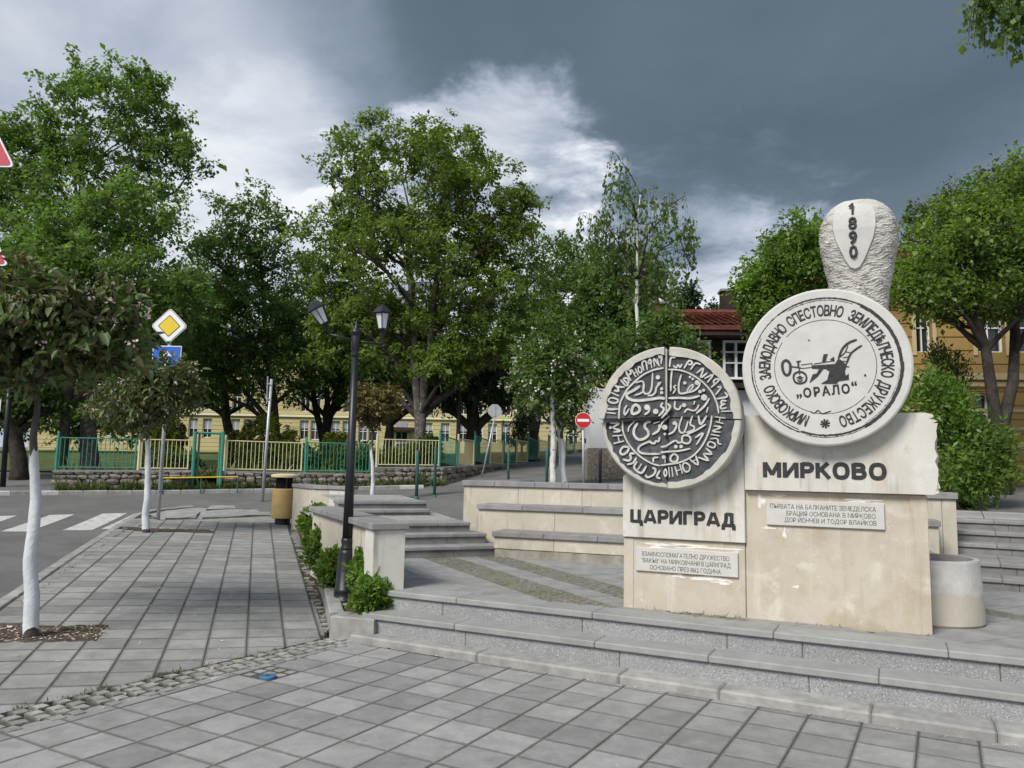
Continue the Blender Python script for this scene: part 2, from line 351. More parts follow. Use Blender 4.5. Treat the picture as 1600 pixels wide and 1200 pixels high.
MT['paint'] = mat('road_paint', (0.515,0.515,0.497), .85, .25, .1, 6, coord='World', blot=[((0.202,0.198,0.189), 7, .54, .66, .65), ((0.184,0.179,0.175), 25, .60, .68, .7)])
MT['soil'] = mat('soil', (.085,.065,.048), .95, .1, .4, 9, bump=.8, bump_scale=30, coord='World', blot=[((.07,.085,.03), 3, .52, .66, .7)])
MT['grass'] = mat('grass_ground', (.075,.105,.035), .95, .15, .4, 1.3, bump=.6, bump_scale=30, coord='World', blot=[((.16,.14,.08), .8, .56, .75, .5)])
MT['rubble'] = mat('rubble_stone', (0.230,0.208,0.178), .9, .2, .25, 6, bump=.5, bump_scale=35, rnd=.28, coord='World', blot=[((0.136,0.119,0.098), 4, .53, .72, .6)])
MT['mortar'] = mat('rubble_mortar', (.10,.092,.078), .95, .15, .3, 9, bump=.6, bump_scale=40, coord='World')
MT['black'] = mat('black_paint', (.010,.011,.014), .42, .5, .25, 14, bump=.05, bump_scale=60)
MT['green'] = mat('green_paint', (0.050,0.234,0.171), .5, .45, .12, 8, coord='World')
MT['greend'] = mat('dark_green_paint', (.035,.115,.09), .55, .4, .2, 8, coord='World')
MT['cream'] = mat('cream_paint', (0.612,0.558,0.324), .5, .45, .08, 8, coord='World')
MT['steel'] = mat('galvanised_steel', (.42,.43,.45), .45, .5, .12, 12, metal=.35)
MT['white'] = mat('sign_white', (.82,.83,.84), .4, .5)
MT['yellow'] = mat('sign_yellow', (.78,.56,.03), .4, .5)
MT['blue'] = mat('sign_blue', (.02,.13,.55), .4, .5)
MT['red'] = mat('sign_red', (.50,.018,.022), .4, .5)
MT['redfade'] = mat('faded_sign_red', (.52,.06,.085), .4, .5)
MT['ochre'] = mat('ochre_bin_paint', (0.504,0.347,0.135), .6, .35, .10, 6, coord='World', blot=[((0.405,0.252,0.081), 5, .58, .76, .5)], streak=[((0.342,0.234,0.108), 8, .62, .8, .5)])
MT['bincream'] = mat('cream_bin_lid', (.66,.56,.32), .6, .35, .1, 6)
MT['bark'] = mat('dark_bark', (.055,.047,.040), .95, .15, .35, 6, bump=1., bump_scale=18, coord='World')
MT['barklichen'] = mat('lichen_bark', (.10,.09,.078), .95, .15, .35, 6, bump=1., bump_scale=18, coord='World', blot=[((.30,.30,.26), 9, .52, .66, .75)])
MT['cherrybark'] = mat('cherry_bark', (.085,.075,.070), .8, .3, .25, 8, bump=.5, bump_scale=30, coord='World', streak=[((.13,.12,.11), 3, .5, .7, .6)])
MT['white_wash'] = mat('whitewash', (0.585,0.602,0.619), .9, .15, .08, 9, bump=.9, bump_scale=30, coord='World', blot=[((0.396,0.413,0.430), 10, .54, .72, .6), ((0.138,0.129,0.120), 20, .66, .74, .8), ((0.292,0.284,0.267), 5, .62, .76, .5)])
MT['birchbark'] = mat('birch_bark', (.60,.59,.56), .8, .2, .1, 8, coord='World', blot=[((.07,.065,.06), 7, .58, .64, .9)])
MT['schoolwall'] = mat('school_yellow_render', (0.496,0.432,0.224), .9, .15, .06, .6, coord='World')
MT['schooltrim'] = mat('school_trim', (.70,.66,.50), .9, .15)
MT['ochrewall'] = mat('ochre_render', (0.340,0.225,0.081), .9, .15, .10, .8, coord='World', blot=[((0.289,0.187,0.076), 1.1, .55, .75, .5)])
MT['ochretrim'] = mat('ochre_trim', (.50,.40,.22), .9, .15, .1, 2, coord='World')
MT['wood'] = mat('dark_timber', (.038,.030,.025), .85, .2, .3, 7, coord='World')
MT['render_white'] = mat('white_render', (0.568,0.576,0.593), .9, .15, .06, 1.5, coord='World', blot=[((0.430,0.430,0.430), 2, .56, .75, .4)])
MT['mosaic'] = mat('pebble_render', (.24,.21,.17), .9, .2, .3, 40, coord='World', speck=[((.42,.37,.30), 18, .56, .62, .9), ((.10,.09,.07), 24, .58, .64, .9)], bump=.6, bump_scale=30)
MT['rooftile'] = mat('roof_tile', (.165,.055,.040), .85, .2, .35, 7, coord='World', rnd=.2, blot=[((.15,.055,.04), 3, .53, .72, .6)])
MT['frame_white'] = mat('window_white', (.75,.76,.76), .5, .4)
MT['glass'] = mat('window_glass', (.025,.03,.035), .06, .6, .2, 2, coord='World')
MT['blind'] = mat('window_blind', (.30,.31,.33), .7, .3, .1, 3)
MT['lampglass'] = mat('frosted_lamp_glass', (.66,.67,.72), .35, .4, .06, 9)
MT['dark'] = mat('dark_inside', (.012,.012,.012), .9, .1)
MT['covblue'] = mat('blue_cap', (0.049,0.140,0.252), .6, .4, .2, 12)
MT['petal'] = leafmat('fallen_petal', [(.60,.48,.48), (.70,.62,.60), (.50,.36,.37), (.66,.60,.54)], .2)
MT['blossom'] = leafmat('cherry_blossom', [(.62,.42,.47), (.72,.56,.60), (.80,.70,.70)], .3)
MT['whiteblossom'] = leafmat('white_blossom', [(.62,.62,.56), (.74,.74,.68), (.52,.55,.45)], .25)
MT['grassblade'] = leafmat('grass_blade', [(.07,.11,.03), (.11,.15,.05), (.17,.17,.07)], .3)
LM = {}
LM['maple'] = leafmat('maple_leaf', [(0.095,0.174,0.045), (0.140,0.230,0.062), (0.196,0.289,0.090), (0.112,0.193,0.050)])
LM['lime'] = leafmat('lime_leaf', [(0.110,0.168,0.034), (0.155,0.218,0.047), (0.207,0.274,0.076), (0.118,0.177,0.038)])
LM['dark'] = leafmat('dark_leaf', [(0.054,0.103,0.029), (0.078,0.134,0.040), (0.105,0.166,0.052)])
LM['mid'] = leafmat('mid_leaf', [(0.081,0.146,0.040), (0.114,0.185,0.054), (0.159,0.233,0.078)])
LM['birch'] = leafmat('birch_leaf', [(0.073,0.130,0.036), (0.122,0.195,0.048), (0.170,0.252,0.073)])
LM['cherry'] = leafmat('cherry_leaf', [(0.090,0.140,0.045), (0.129,0.174,0.065), (0.157,0.118,0.067), (0.084,0.134,0.045), (0.168,0.213,0.095), (0.106,0.157,0.054), (0.134,0.095,0.056)], .28, .45, .35)
LM['fresh'] = leafmat('fresh_leaf', [(0.123,0.196,0.041), (0.174,0.261,0.058), (0.225,0.312,0.080)])
LM['rose'] = leafmat('shrub_leaf', [(0.087,0.167,0.026), (0.131,0.225,0.038), (0.189,0.283,0.058), (0.072,0.123,0.029)])
LM['thuja'] = leafmat('golden_thuja', [(0.138,0.167,0.017), (0.203,0.225,0.026), (0.109,0.138,0.020)], .2)
LM['conifer'] = leafmat('conifer_needle', [(0.023,0.049,0.020), (0.038,0.070,0.029), (0.052,0.087,0.038)], .1)
LM['bushy'] = leafmat('bush_leaf', [(0.090,0.170,0.032), (0.155,0.252,0.048), (0.227,0.325,0.078)])
LM['purple'] = leafmat('bronze_leaf', [(.130,.110,.040), (.165,.125,.045), (.110,.130,.040)], .25)
# ================================================================== GROUND
CP = [(-1,3,-.25),(3,3,-.25),(0,7,-.2),(4,6,-.2),(-.8,9.5,.15),(2.3,9.3,.15),(.3,11.5,.5),(7,8,.2),(6,5,-.2),(10,4,-.1),
      (-2.6,14.2,.98),(0,13.6,1.0),(3,13,1.0),(6,13,1.0),(10,11,1.0),(0,18,1.12),(2,25,1.6),(3.6,32,2.1),(4.4,38,2.6),
      (-10.97,19.0,.76),(-7.5,20.6,.82),(-4.5,21.9,.92),(-2.2,22.7,1.0),(-17,17.5,.75),
      (-40,60,2.3),(0,60,2.6),(40,60,3),(60,20,2),(-60,20,.6),(0,200,4),(-200,100,3),(200,100,4),(0,-60,-.5),(40,-20,0),(-40,-20,-.3),
      (-8,44,2.2),(-25,44,2.0),(9,20,1.5),(14,20,1.5),(20,10,1.0)]
for x, y in ((-5,3),(-4.95,7.7),(-7.66,16.3),(-9,10),(-9,3),(-15,8),(-14,14),(-4.6,15.5),(-3.2,11.5),(-3.9,13.2),(-4.4,14.5),(-3.6,12.6),(-5.2,14.5),(-4.2,12),(-2.1,8.3),(-3.2,5.2),(-3.4,2)):
    CP.append((x, y, swz(x, y, -.09 if x < -4.9 else -.16)))
cp = np.array(CP)
_A = np.sqrt(((cp[:, None, :2]-cp[None, :, :2])**2).sum(-1)); _n = len(cp)
_P = np.c_[np.ones(_n), cp[:, :2]]
_S = np.block([[_A, _P], [_P.T, np.zeros((3, 3))]])
_W = np.linalg.solve(_S, np.r_[cp[:, 2], 0, 0, 0])
def gz(x, y):
    d = np.sqrt((cp[:, 0]-x)**2+(cp[:, 1]-y)**2); return float(d@_W[:_n]+_W[_n]+_W[_n+1]*x+_W[_n+2]*y)
def sheet(name, xs, ys, mt, fz, keep=None, **k):
    vs = [(x, y, fz(x, y)) for y in ys for x in xs]; n = len(xs); fs = []
    for j in range(len(ys)-1):
        for i in range(n-1):
            if keep is None or keep((xs[i]+xs[i+1])/2, (ys[j]+ys[j+1])/2):
                fs.append((j*n+i, j*n+i+1, (j+1)*n+i+1, (j+1)*n+i))
    return ob(name, md(name, vs, fs, mt, True), None, **k)
gx = list(np.concatenate([[-420,-250,-140,-90,-60,-45,-34,-28,-24], np.arange(-20, 20.01, .6), [24,28,34,45,60,90,140,250,420]]))
gy = list(np.concatenate([[-300,-150,-80,-40,-20,-10,-5], np.arange(-2, 42.01, .6), [46,52,60,75,100,150,250,420]]))
sheet('ground', gx, gy, MT['asphalt'], gz, kind='structure')

# school yard lawn behind the fence wall
WA, WB = dep(82, 735, 19.4), dep(580, 741, 22.3)
WC, WD = dep(586, 730, 22.4), dep(694, 730, 23.2)
FE = [dep(694, 731, 23.2), dep(925, 717, 39)]        # receding fence: foot of the panels
def wall_side(x, y):
    # >0 behind the fence line
    if x <= WD.x:
        t = (x-WA.x)/(WD.x-WA.x); return y-(WA.y+(WD.y-WA.y)*t)
    t = (y-WD.y)/(FE[1].y-WD.y); return (WD.x+(FE[1].x-WD.x)*t)-x
def lawn_z(x, y):
    d = max(0, wall_side(x, y)); base = gz(x, y)
    return max(base+.06, 1.14+.02*max(0, x+11)) if d < 8 else max(base+.05, 1.2+.03*(d-8))
lx = list(np.arange(-34, 6.1, .8)); ly = list(np.arange(18, 62, .8))
sheet('lawn', lx, ly, MT['grass'], lawn_z, lambda x, y: wall_side(x, y) > .25 and x > WA.x-.2 or (x <= WA.x-.2 and y > 26), kind='structure')

# ---- paving slab meshes (shared)
def slab_mesh(name, sx, sy, h, mt, bv=.0025):
    x, y = sx/2, sy/2; a, b = x-bv, y-bv
    vs = [(-x,-y,-h),(x,-y,-h),(x,y,-h),(-x,y,-h),(-x,-y,-bv),(x,-y,-bv),(x,y,-bv),(-x,y,-bv),(-a,-b,0),(a,-b,0),(a,b,0),(-a,b,0)]
    fs = [(0,1,5,4),(1,2,6,5),(2,3,7,6),(3,0,4,7),(4,5,9,8),(5,6,10,9),(6,7,11,10),(7,4,8,11),(8,9,10,11)]
    return md(name, vs, fs, mt)
def inpoly(x, y, P):
    c = False; n = len(P)
    for i in range(n):
        x1, y1 = P[i]; x2, y2 = P[(i+1) % n]
        if (y1 > y) != (y2 > y) and x < (x2-x1)*(y-y1)/(y2-y1)+x1: c = not c
    return c
def clip_half(P, a, b):     # keep left of a->b
    out = []; n = len(P)
    def s(p): return (b[0]-a[0])*(p[1]-a[1])-(b[1]-a[1])*(p[0]-a[0])
    for i in range(n):
        p, q = P[i], P[(i+1) % n]; sp, sq = s(p), s(q)
        if sp >= 0: out.append(p)
        if sp*sq < 0: t = sp/(sp-sq); out.append((p[0]+(q[0]-p[0])*t, p[1]+(q[1]-p[1])*t))
    return out
def clip_convex(P, C):
    for i in range(len(C)):
        if not P: return P
        P = clip_half(P, C[i], C[(i+1) % len(C)])
    return P
def area(P): return .5*sum(P[i][0]*P[(i+1) % len(P)][1]-P[(i+1) % len(P)][0]*P[i][1] for i in range(len(P)))

rgs = random.Random(3); SKIPPED = []
def pave(parent, mesh_full, sx, sy, org, ang, irange, jrange, region, zf, tiltn, name='paving_slab', gap=.006, mt=None, stagger=0, skip=None, cap_n=290, mark=None):
    """lay slabs over a convex region: whole ones share a mesh, cut ones at the border get their own"""
    ca, sa = math.cos(ang), math.sin(ang); todo = []
    for i in irange:
        so = rgs.uniform(0, stagger)
        for j in jrange:
            cx, cy = (i+.5)*sx, (j+.5+so)*sy
            x, y = org[0]+ca*cx-sa*cy, org[1]+sa*cx+ca*cy
            hx, hy = (sx-gap)/2, (sy-gap)/2
            q = [(x+ca*a-sa*b, y+sa*a+ca*b) for a, b in ((-hx,-hy),(hx,-hy),(hx,hy),(-hx,hy))]
            if skip and skip(x, y):
                SKIPPED.append((x, y)); continue
            c = clip_convex(q, region)
            if len(c) < 3 or area(c) < .012: continue
            todo.append((x, y, q, c))
    todo.sort(key=lambda t: math.hypot(t[0], t[1]-1.5)); rest = MB()
    for k, (x, y, q, c) in enumerate(todo):
        vis = y > 3.0
        z = zf(x, y)+rgs.uniform(-.0008, .0012)
        if abs(area(c)-area(q)) < 1e-6:
            if vis and cap_n > 0:
                cap_n -= 1
                o = ob(name, mesh_full, parent, (x, y, z))
                nrm = (Vector(tiltn)+Vector((rgs.uniform(-.004, .004), rgs.uniform(-.004, .004), 0))).normalized()
                o.rotation_euler = (Vector((0, 0, 1)).rotation_difference(nrm) @ Matrix.Rotation(ang+rgs.choice((0, math.pi)), 3, 'Z').to_quaternion()).to_euler()
            else:
                rest.prism(q, z-.05, z); 
        else:
            bot = [((a-x)*ca+(b-y)*sa, -(a-x)*sa+(b-y)*ca) for a, b in c]; n = len(bot)
            zz = [zf(a, b)-zf(x, y) for a, b in c]
            me = md(name, [(p[0], p[1], zz[i]-.05) for i, p in enumerate(bot)]+[(p[0], p[1], zz[i]) for i, p in enumerate(bot)],
                    [tuple(range(n, 2*n))]+[(i, (i+1) % n, n+(i+1) % n, n+i) for i in range(n)], mt)
            if vis and cap_n > 0: cap_n -= 1; ob(name, me, parent, (x, y, z), (0, 0, ang))
            else: rest.add([(v.co.x*ca-v.co.y*sa+x, v.co.x*sa+v.co.y*ca+y, v.co.z+z) for v in me.vertices], [tuple(p.vertices) for p in me.polygons])
    if rest.v: rest.build('paving_slabs', MT['slabfar'], parent, kind='stuff')

def polysheet(name, P, zf, mt, **k):
    return ob(name, md(name, [(x, y, zf(x, y)) for x, y in P], [tuple(range(len(P)))], mt), **k)

# ---- lines of the front steps (shared by plaza and steps)
KL, KR = lev(545, 1003, 0), lev(1600, 1168, 0)                    # foot of the kerb
def ext(a, b, t): return a+(b-a)*t
KR2 = ext(KL, KR, 1.45)
# cobble strip edges between sidewalk and plaza
CT = [lev(-290, 1180, 0), lev(0, 1114, 0), lev(300, 1046, 0), lev(528, 993, 0)]
CB = [lev(-290, 1223, 0), lev(0, 1149, 0), lev(300, 1072, 0), lev(560, 1006, 0)]

# ---- front plaza
plaza = polysheet('front_plaza', [(-7.5,-4),(8,-4),(8,1.5),(KR2.x, KR2.y+.1),(KL.x+.05, KL.y+.1),(CB[2].x, CB[2].y),(CB[1].x, CB[1].y),(CB[0].x, CB[0].y),(-7.5, CB[0].y-1.5)], lambda x, y: -.003, MT['joint'], kind='structure')
TS = .325; PANG = R(-29.4)
sm = slab_mesh('paving_slab', TS-.006, TS-.006, .05, MT['slab'])
cb0, cb1 = (CB[0].x, CB[0].y), (CB[3].x, CB[3].y)
# region is convex: left edge along the cobbles, right edge along the kerb
_sl = (CB[3].y-CB[1].y)/(CB[3].x-CB[1].x)
preg = [(CB[1].x-(CB[1].y-.5)/_sl,.5),(6.5,.5),(6.5, KL.y+(6.5-KL.x)*(KR.y-KL.y)/(KR.x-KL.x)),(KL.x+.02, KL.y)]
CAPX = lev(418, 1059, 0)
def skip_cap(x, y): return (Vector((x, y))-CAPX.xy-Vector((.04,.02))).length < .17
pave(plaza, sm, TS, TS, (.136, 5.96), PANG, range(-24, 24), range(-26, 26), preg, lambda x, y: 0, (0, 0, 1), mt=MT['slab'], skip=skip_cap, cap_n=285)

# ---- cobble meshes
def cobble_meshes(mt, n=6):
    out = []
    for s in range(n):
        rg = random.Random(50+s); vs = []; 
        def j(a): return rg.uniform(-a, a)
        for z, k in ((-.06, 1.), (-.012, 1.), (0, .80)):
            for x, y in ((-.5,-.5),(0,-.54),(.5,-.5),(.54,0),(.5,.5),(0,.54),(-.5,.5),(-.54,0)):
                vs.append((x*k+j(.05), y*k+j(.05), z+(j(.002) if z == 0 else 0)))
        fs = []
        for r in range(2):
            for i in range(8): a = r*8+i; b = r*8+(i+1) % 8; fs.append((a, b, b+8, a+8))
        fs.append(tuple(range(16, 24))); out.append(md('cobblestone', vs, fs, mt, False))
    return out
cobs = cobble_meshes(MT['cobble'])
strip = polysheet('cobble_strip', [(p.x, p.y) for p in CB]+[(p.x, p.y) for p in CT[::-1]], lambda x, y: -.03, MT['joint'], kind='structure')
def lay_cobbles(parent, A, B, C, D, sz, zf, name='cobblestone', seed=1, limit=400):
    """bilinear field A->B (long), A->D (across)"""
    rg = random.Random(seed); n = max(1, round((B-A).length/sz)); m = max(1, round((D-A).length/sz)); k = 0
    for i in range(n):
        for j in range(m):
            u, v = (i+.5+(.3 if j % 2 else 0)+rg.uniform(-.05, .05))/n, (j+.5+rg.uniform(-.04, .04))/m
            if u > 1: continue
            p = A.lerp(B, u).lerp(D.lerp(C, u), v)
            d = (B-A); a = math.atan2(d.y, d.x)+rg.uniform(-.08, .08)
            o = ob(name, rg.choice(cobs), parent, (p.x, p.y, zf(p.x, p.y)+rg.uniform(-.004, .005)), (rg.uniform(-.03,.03), rg.uniform(-.03,.03), a))
            o.scale = ((B-A).length/n*.82*rg.uniform(.86, 1.04), (D-A).length/m*.80*rg.uniform(.93, 1.05), 1); k += 1
    return k
for s in range(3):
    lay_cobbles(strip, CB[s], CB[s+1], CT[s+1], CT[s], .122, lambda x, y: .002, seed=20+s)
# cobbles in place of the slab round the blue cap
for (hx_, hy_) in [p for p in SKIPPED if p[1] > 5.2][:2]:
    for i in range(3):
        for j in range(3):
            u_ = Vector((math.cos(PANG), math.sin(PANG), 0)); v_ = Vector((-u_.y, u_.x, 0)); p = Vector((hx_, hy_, 0))+u_*(i-1)*.105+v_*(j-1)*.105
            if (p.xy-CAPX.xy).length < .085: continue
            o = ob('cobblestone', rgs.choice(cobs), strip, (p.x, p.y, .0), (0, 0, PANG+rgs.uniform(-.1, .1))); o.scale = (.09*rgs.uniform(.9, 1.05), .09*rgs.uniform(.9, 1.05), 1)
cap = thing('valve_cap', 'small round blue valve cap set among the cobbles', 'valve cap', (CAPX.x, CAPX.y, .004))
MB().lathe([(.062,-.03),(.062,.008),(.056,.014)], 20).build('lid', MT['covblue'], cap)
MB().lathe([(.012,.0142),(.012,.017)], 10).build('keyhole', MT['black'], cap)

# ---- sidewalk (tilted up towards the junction and towards the street)
a0 = onsw(398+1, 900); SDIR = Vector((-.31, .95, 0)).normalized()
v1, v2 = onsw(172, 959), onsw(287, 815); SDIR = Vector((v2.x-v1.x, v2.y-v1.y, 0)).normalized(); SPER = Vector((SDIR.y, -SDIR.x, 0))
sang = math.atan2(SPER.y, SPER.x)
SR = [onsw(500, 988), onsw(450, 819)]      # right edge of the slabs
SK = [onsw(-260, 1124), onsw(0, 951), onsw(112, 873), onsw(222, 803)]     # kerb line towards the street
far_l, far_r = onsw(262, 815), onsw(450, 817)
swreg = [(CT[0].x, CT[0].y), (CT[1].x, CT[1].y), (CT[2].x, CT[2].y), (SR[0].x, SR[0].y), (SR[1].x, SR[1].y), (far_l.x, far_l.y+.1), (SK[3].x+.1, SK[3].y-.3), (SK[2].x+.08, SK[2].y), (SK[1].x+.06, SK[1].y), (SK[0].x+.06, SK[0].y)]
side = polysheet('sidewalk', swreg, lambda x, y: swz(x, y, -.003), MT['joint'], kind='structure')
sm2 = slab_mesh('paving_slab', TS-.008, TS-.008, .05, MT['slab2'])
PIT1 = onsw(70, 990); PIT2 = onsw(262, 828)
def in_pit(x, y):
    d = Vector((x, y, 0))-Vector((PIT1.x, PIT1.y, 0)); return abs(d.dot(SPER)+.12) < .62 and abs(d.dot(SDIR)) < .26
def in_pit2(x, y):
    d = Vector((x, y, 0))-Vector((PIT2.x, PIT2.y, 0)); return abs(d.dot(SPER)) < .75 and abs(d.dot(SDIR)) < .17
# convex hull-ish region for clipping
_e = lev(509, 997, 0)
swc = [(CT[0].x, CT[0].y), (_e.x, _e.y), (SR[1].x, SR[1].y), (SK[3].x+.30, SK[3].y-.75), (SK[3].x+.14, SK[3].y-1.0), (SK[0].x+.06, SK[0].y)]
edge0 = onsw(490, 959)
pave(side, sm2, TS, TS, (edge0.x, edge0.y), sang, range(-22, 1), range(-16, 34), swc, lambda x, y: swz(x, y), SWN, mt=MT['slab2'], stagger=.5, skip=lambda x, y: in_pit(x, y) or in_pit2(x, y), cap_n=300)
# tree pits with soil
for P, wd, lab in ((PIT1, .62, 'bare soil of the tree pit in the foreground sidewalk'), (PIT2, .75, 'bare soil of the tree pit near the crossing')):
    c = Vector((P.x, P.y, 0)) - (SPER*.12 if P is PIT1 else SPER*0)
    me = []
    q = [c+SPER*a*wd+SDIR*b*(.36 if P is PIT1 else .20) for a, b in ((-1,-1),(1,-1),(1,1),(-1,1))]
    grid = MB(); n, m = 26, 9; vs = []
    for j in range(m+1):
        for i in range(n+1):
            p = q[0].lerp(q[1], i/n).lerp(q[3].lerp(q[2], i/n), j/m); vs.append((p.x, p.y, swz(p.x, p.y, .003+.004*math.sin(i*1.7+j*2.3)+random.uniform(-.003, .004)) if 0 < i < n and 0 < j < m else swz(p.x, p.y, -.03)))
    grid.add(vs, [(j*(n+1)+i, j*(n+1)+i+1, (j+1)*(n+1)+i+1, (j+1)*(n+1)+i) for j in range(m) for i in range(n)])
    grid.build('soil_bed', MT['soil'], None, True, kind='structure')

# ---- street kerb along the sidewalk and round the corner
def kerb_run(root, pts, wd, h, seg, zf, mt, name='kerb_stone', side=1, dz=0):
    pts = [Vector((p[0], p[1], 0)) for p in pts]; d = [0]
    for i in range(len(pts)-1): d.append(d[-1]+(pts[i+1]-pts[i]).length)
    def at(s):
        for i in range(len(pts)-1):
            if s <= d[i+1] or i == len(pts)-2: return pts[i].lerp(pts[i+1], (s-d[i])/(d[i+1]-d[i]))
    n = max(1, round(d[-1]/seg)); L = d[-1]/n
    for i in range(n):
        a, b = at(i*L), at((i+1)*L); t = (b-a).normalized(); nn = Vector((-t.y, t.x, 0))*side; a = a+t*.004; b = b-t*.004
        mb = MB(); bv = .012
        A = [a, b, b+nn*wd, a+nn*wd]
        zt = [zf(p.x, p.y)+dz+rgs.uniform(-.004, .004) for p in A]
        o0 = [(p.x, p.y, z-h) for p, z in zip(A, zt)]; o1 = [(p.x, p.y, z-bv) for p, z in zip(A, zt)]
        B = [a+(t+nn)*bv, b+(-t+nn)*bv, b+nn*wd+(-t-nn)*bv, a+nn*wd+(t-nn)*bv]; o2 = [(p.x, p.y, z) for p, z in zip(B, zt)]
        fs = [(0,1,5,4),(1,2,6,5),(2,3,7,6),(3,0,4,7),(4,5,9,8),(5,6,10,9),(6,7,11,10),(7,4,8,11),(8,9,10,11)]
        if side < 0: fs = [f[::-1] for f in fs]
        mb.add(o0+o1+o2, fs).build(name, mt, root)
kb = thing('street_kerb', 'worn concrete kerb between the slab sidewalk and the asphalt street', 'kerb')
SKC = [SK[0], SK[1], SK[2], onsw(190, 822), onsw(228, 799), onsw(262, 795), onsw(310, 790.5), onsw(370, 782.5), onsw(425, 775.5)]
kerb_run(kb, [(p.x, p.y) for p in SKC], .13, .22, .9, lambda x, y: swz(x, y, .005), MT['kerb'], side=1)
# broken paving of the corner behind the slabs
crn = [far_r, onsw(262, 815), onsw(232, 803), onsw(262, 797), onsw(310, 793), onsw(370, 785), onsw(425, 778), onsw(470, 776)]
corner = polysheet('corner_pavement', [(p.x, p.y) for p in crn], lambda x, y: swz(x, y, -.004), MT['kerb'], kind='structure')
for (pl, ) in (([(318,800),(420,796),(424,806),(316,811)],), ([(330,790),(432,786),(436,793),(322,798)],), ([(262,802),(310,800),(306,811),(258,812)],), ([(430,788),(470,787),(474,797),(434,797)],)):
    P = [onsw(*p) for p in pl][::-1]
    if area([(p.x, p.y) for p in P]) < 0: P = P[::-1]
    c = sum(P, Vector())/4; mb = MB(); k = len(P)
    mb.add([(p.x, p.y, p.z-.05) for p in P]+[(p.x, p.y, p.z+.035) for p in P], [tuple(range(k, 2*k))]+[(i, (i+1) % k, k+(i+1) % k, k+i) for i in range(k)])
    me = mb.mesh('pavement_slab', MT['kerb']); rough(me, .02, 5, 2); ob('pavement_slab', me, corner)

# ---- zebra crossing and far kerb paint
def zebra(pl, parent, dz=.006):
    P = [lev_g(px, py) for px, py in pl]
    if area([(p.x, p.y) for p in P]) < 0: P = P[::-1]
    n = 8; vs = []; fs = []
    for j in range(n+1):
        for i in range(n+1):
            p = P[0].lerp(P[1], i/n).lerp(P[3].lerp(P[2], i/n), j/n); vs.append((p.x, p.y, gz(p.x, p.y)+dz))
    for j in range(n):
        for i in range(n): fs.append((j*(n+1)+i, j*(n+1)+i+1, (j+1)*(n+1)+i+1, (j+1)*(n+1)+i))
    ob('stripe', md('stripe', vs, fs, MT['paint'], True), parent)
def lev_g(px, py):
    p = onsw(px, py)
    r = ray(px, py); t = (p-Vector((0, 0, EYE))).length/r.length
    for _ in range(30):
        q = Vector((0, 0, EYE))+r*t; e = q.z-gz(q.x, q.y); t -= e/r.z*.7
    return Vector((0, 0, EYE))+r*t
zb = setp(link(bpy.data.objects.new('zebra_crossing', None)), kind='structure')
for pl in ([(97,829),(143,829),(199,802),(160,803)], [(0,831),(45,831),(117,804),(78,805)], [(-120,834),(-52,833),(27,806),(-20,807)], [(-260,838),(-190,837),(-65,809),(-110,809)], [(158,827),(180,827),(226,803),(210,803)]):
    zebra(pl, zb)
zebra([(368,782),(455,779),(455,774.5),(368,776)], zb)
# ================================================================== FRONT GRANITE STEPS
def run_blocks(parent, A, B, depth, z0, z1, cuts, mt, name, bv=.006, joint=.003):
    A = Vector((A[0], A[1], 0)); B = Vector((B[0], B[1], 0)); d = (B-A); L = d.length; a = math.atan2(d.y, d.x); t = d/L
    xs = [0]+[c for c in cuts if 0 < c < L]+[L]
    for i in range(len(xs)-1):
        w = xs[i+1]-xs[i]-joint; p = A+t*(xs[i]+xs[i+1])/2
        me = MB().box(-w/2, w/2, 0, depth, 0, z1-z0).mesh(name, mt)
        if bv: bevel(me, bv)
        ob(name, me, parent, (p.x, p.y, z0), (0, 0, a))
fs = thing('granite_steps', 'two long grey speckled granite steps with kerb in front of the monument', 'steps')
def line(p1, p2, e0=0, e1=1.45):
    return p1+(p2-p1)*e0, p1+(p2-p1)*e1
r1a, r1b = line(lev(567, 986, .07), lev(1200, 1073, .07), 0, 2.0)
r2a, r2b = line(lev(605, 951, .243), lev(1200, 1022, .243), 0, 2.0)
t = (r1b-r1a).normalized(); back = Vector((-t.y, t.x, 0))
run_blocks(fs, KL, KR2, .6, -.1, .068, [1.35, 2.6, 3.35, 4.33, 5.03, 6.2], MT['kerb'], 'kerb_stone', .015)
run_blocks(fs, r1a, r1b, .30, .0, .188, [1.1, 2.5, 3.9, 5.2, 6.4], MT['granite'], 'riser')
run_blocks(fs, r1a-back*.03, r1b-back*.03, .42, .19, .243, [1.0, 2.3, 3.2, 4.35, 5.6, 6.5], MT['granite_tread'], 'tread', .008)
run_blocks(fs, r2a, r2b, .30, .18, .361, [.62, 2.0, 3.2, 3.75, 5.0, 6.2], MT['granite'], 'riser')
run_blocks(fs, r2a-back*.03, r2b-back*.03, .34, .363, .416, [.78, 2.1, 3.55, 4.7, 6.0], MT['granite_tread'], 'tread', .008)

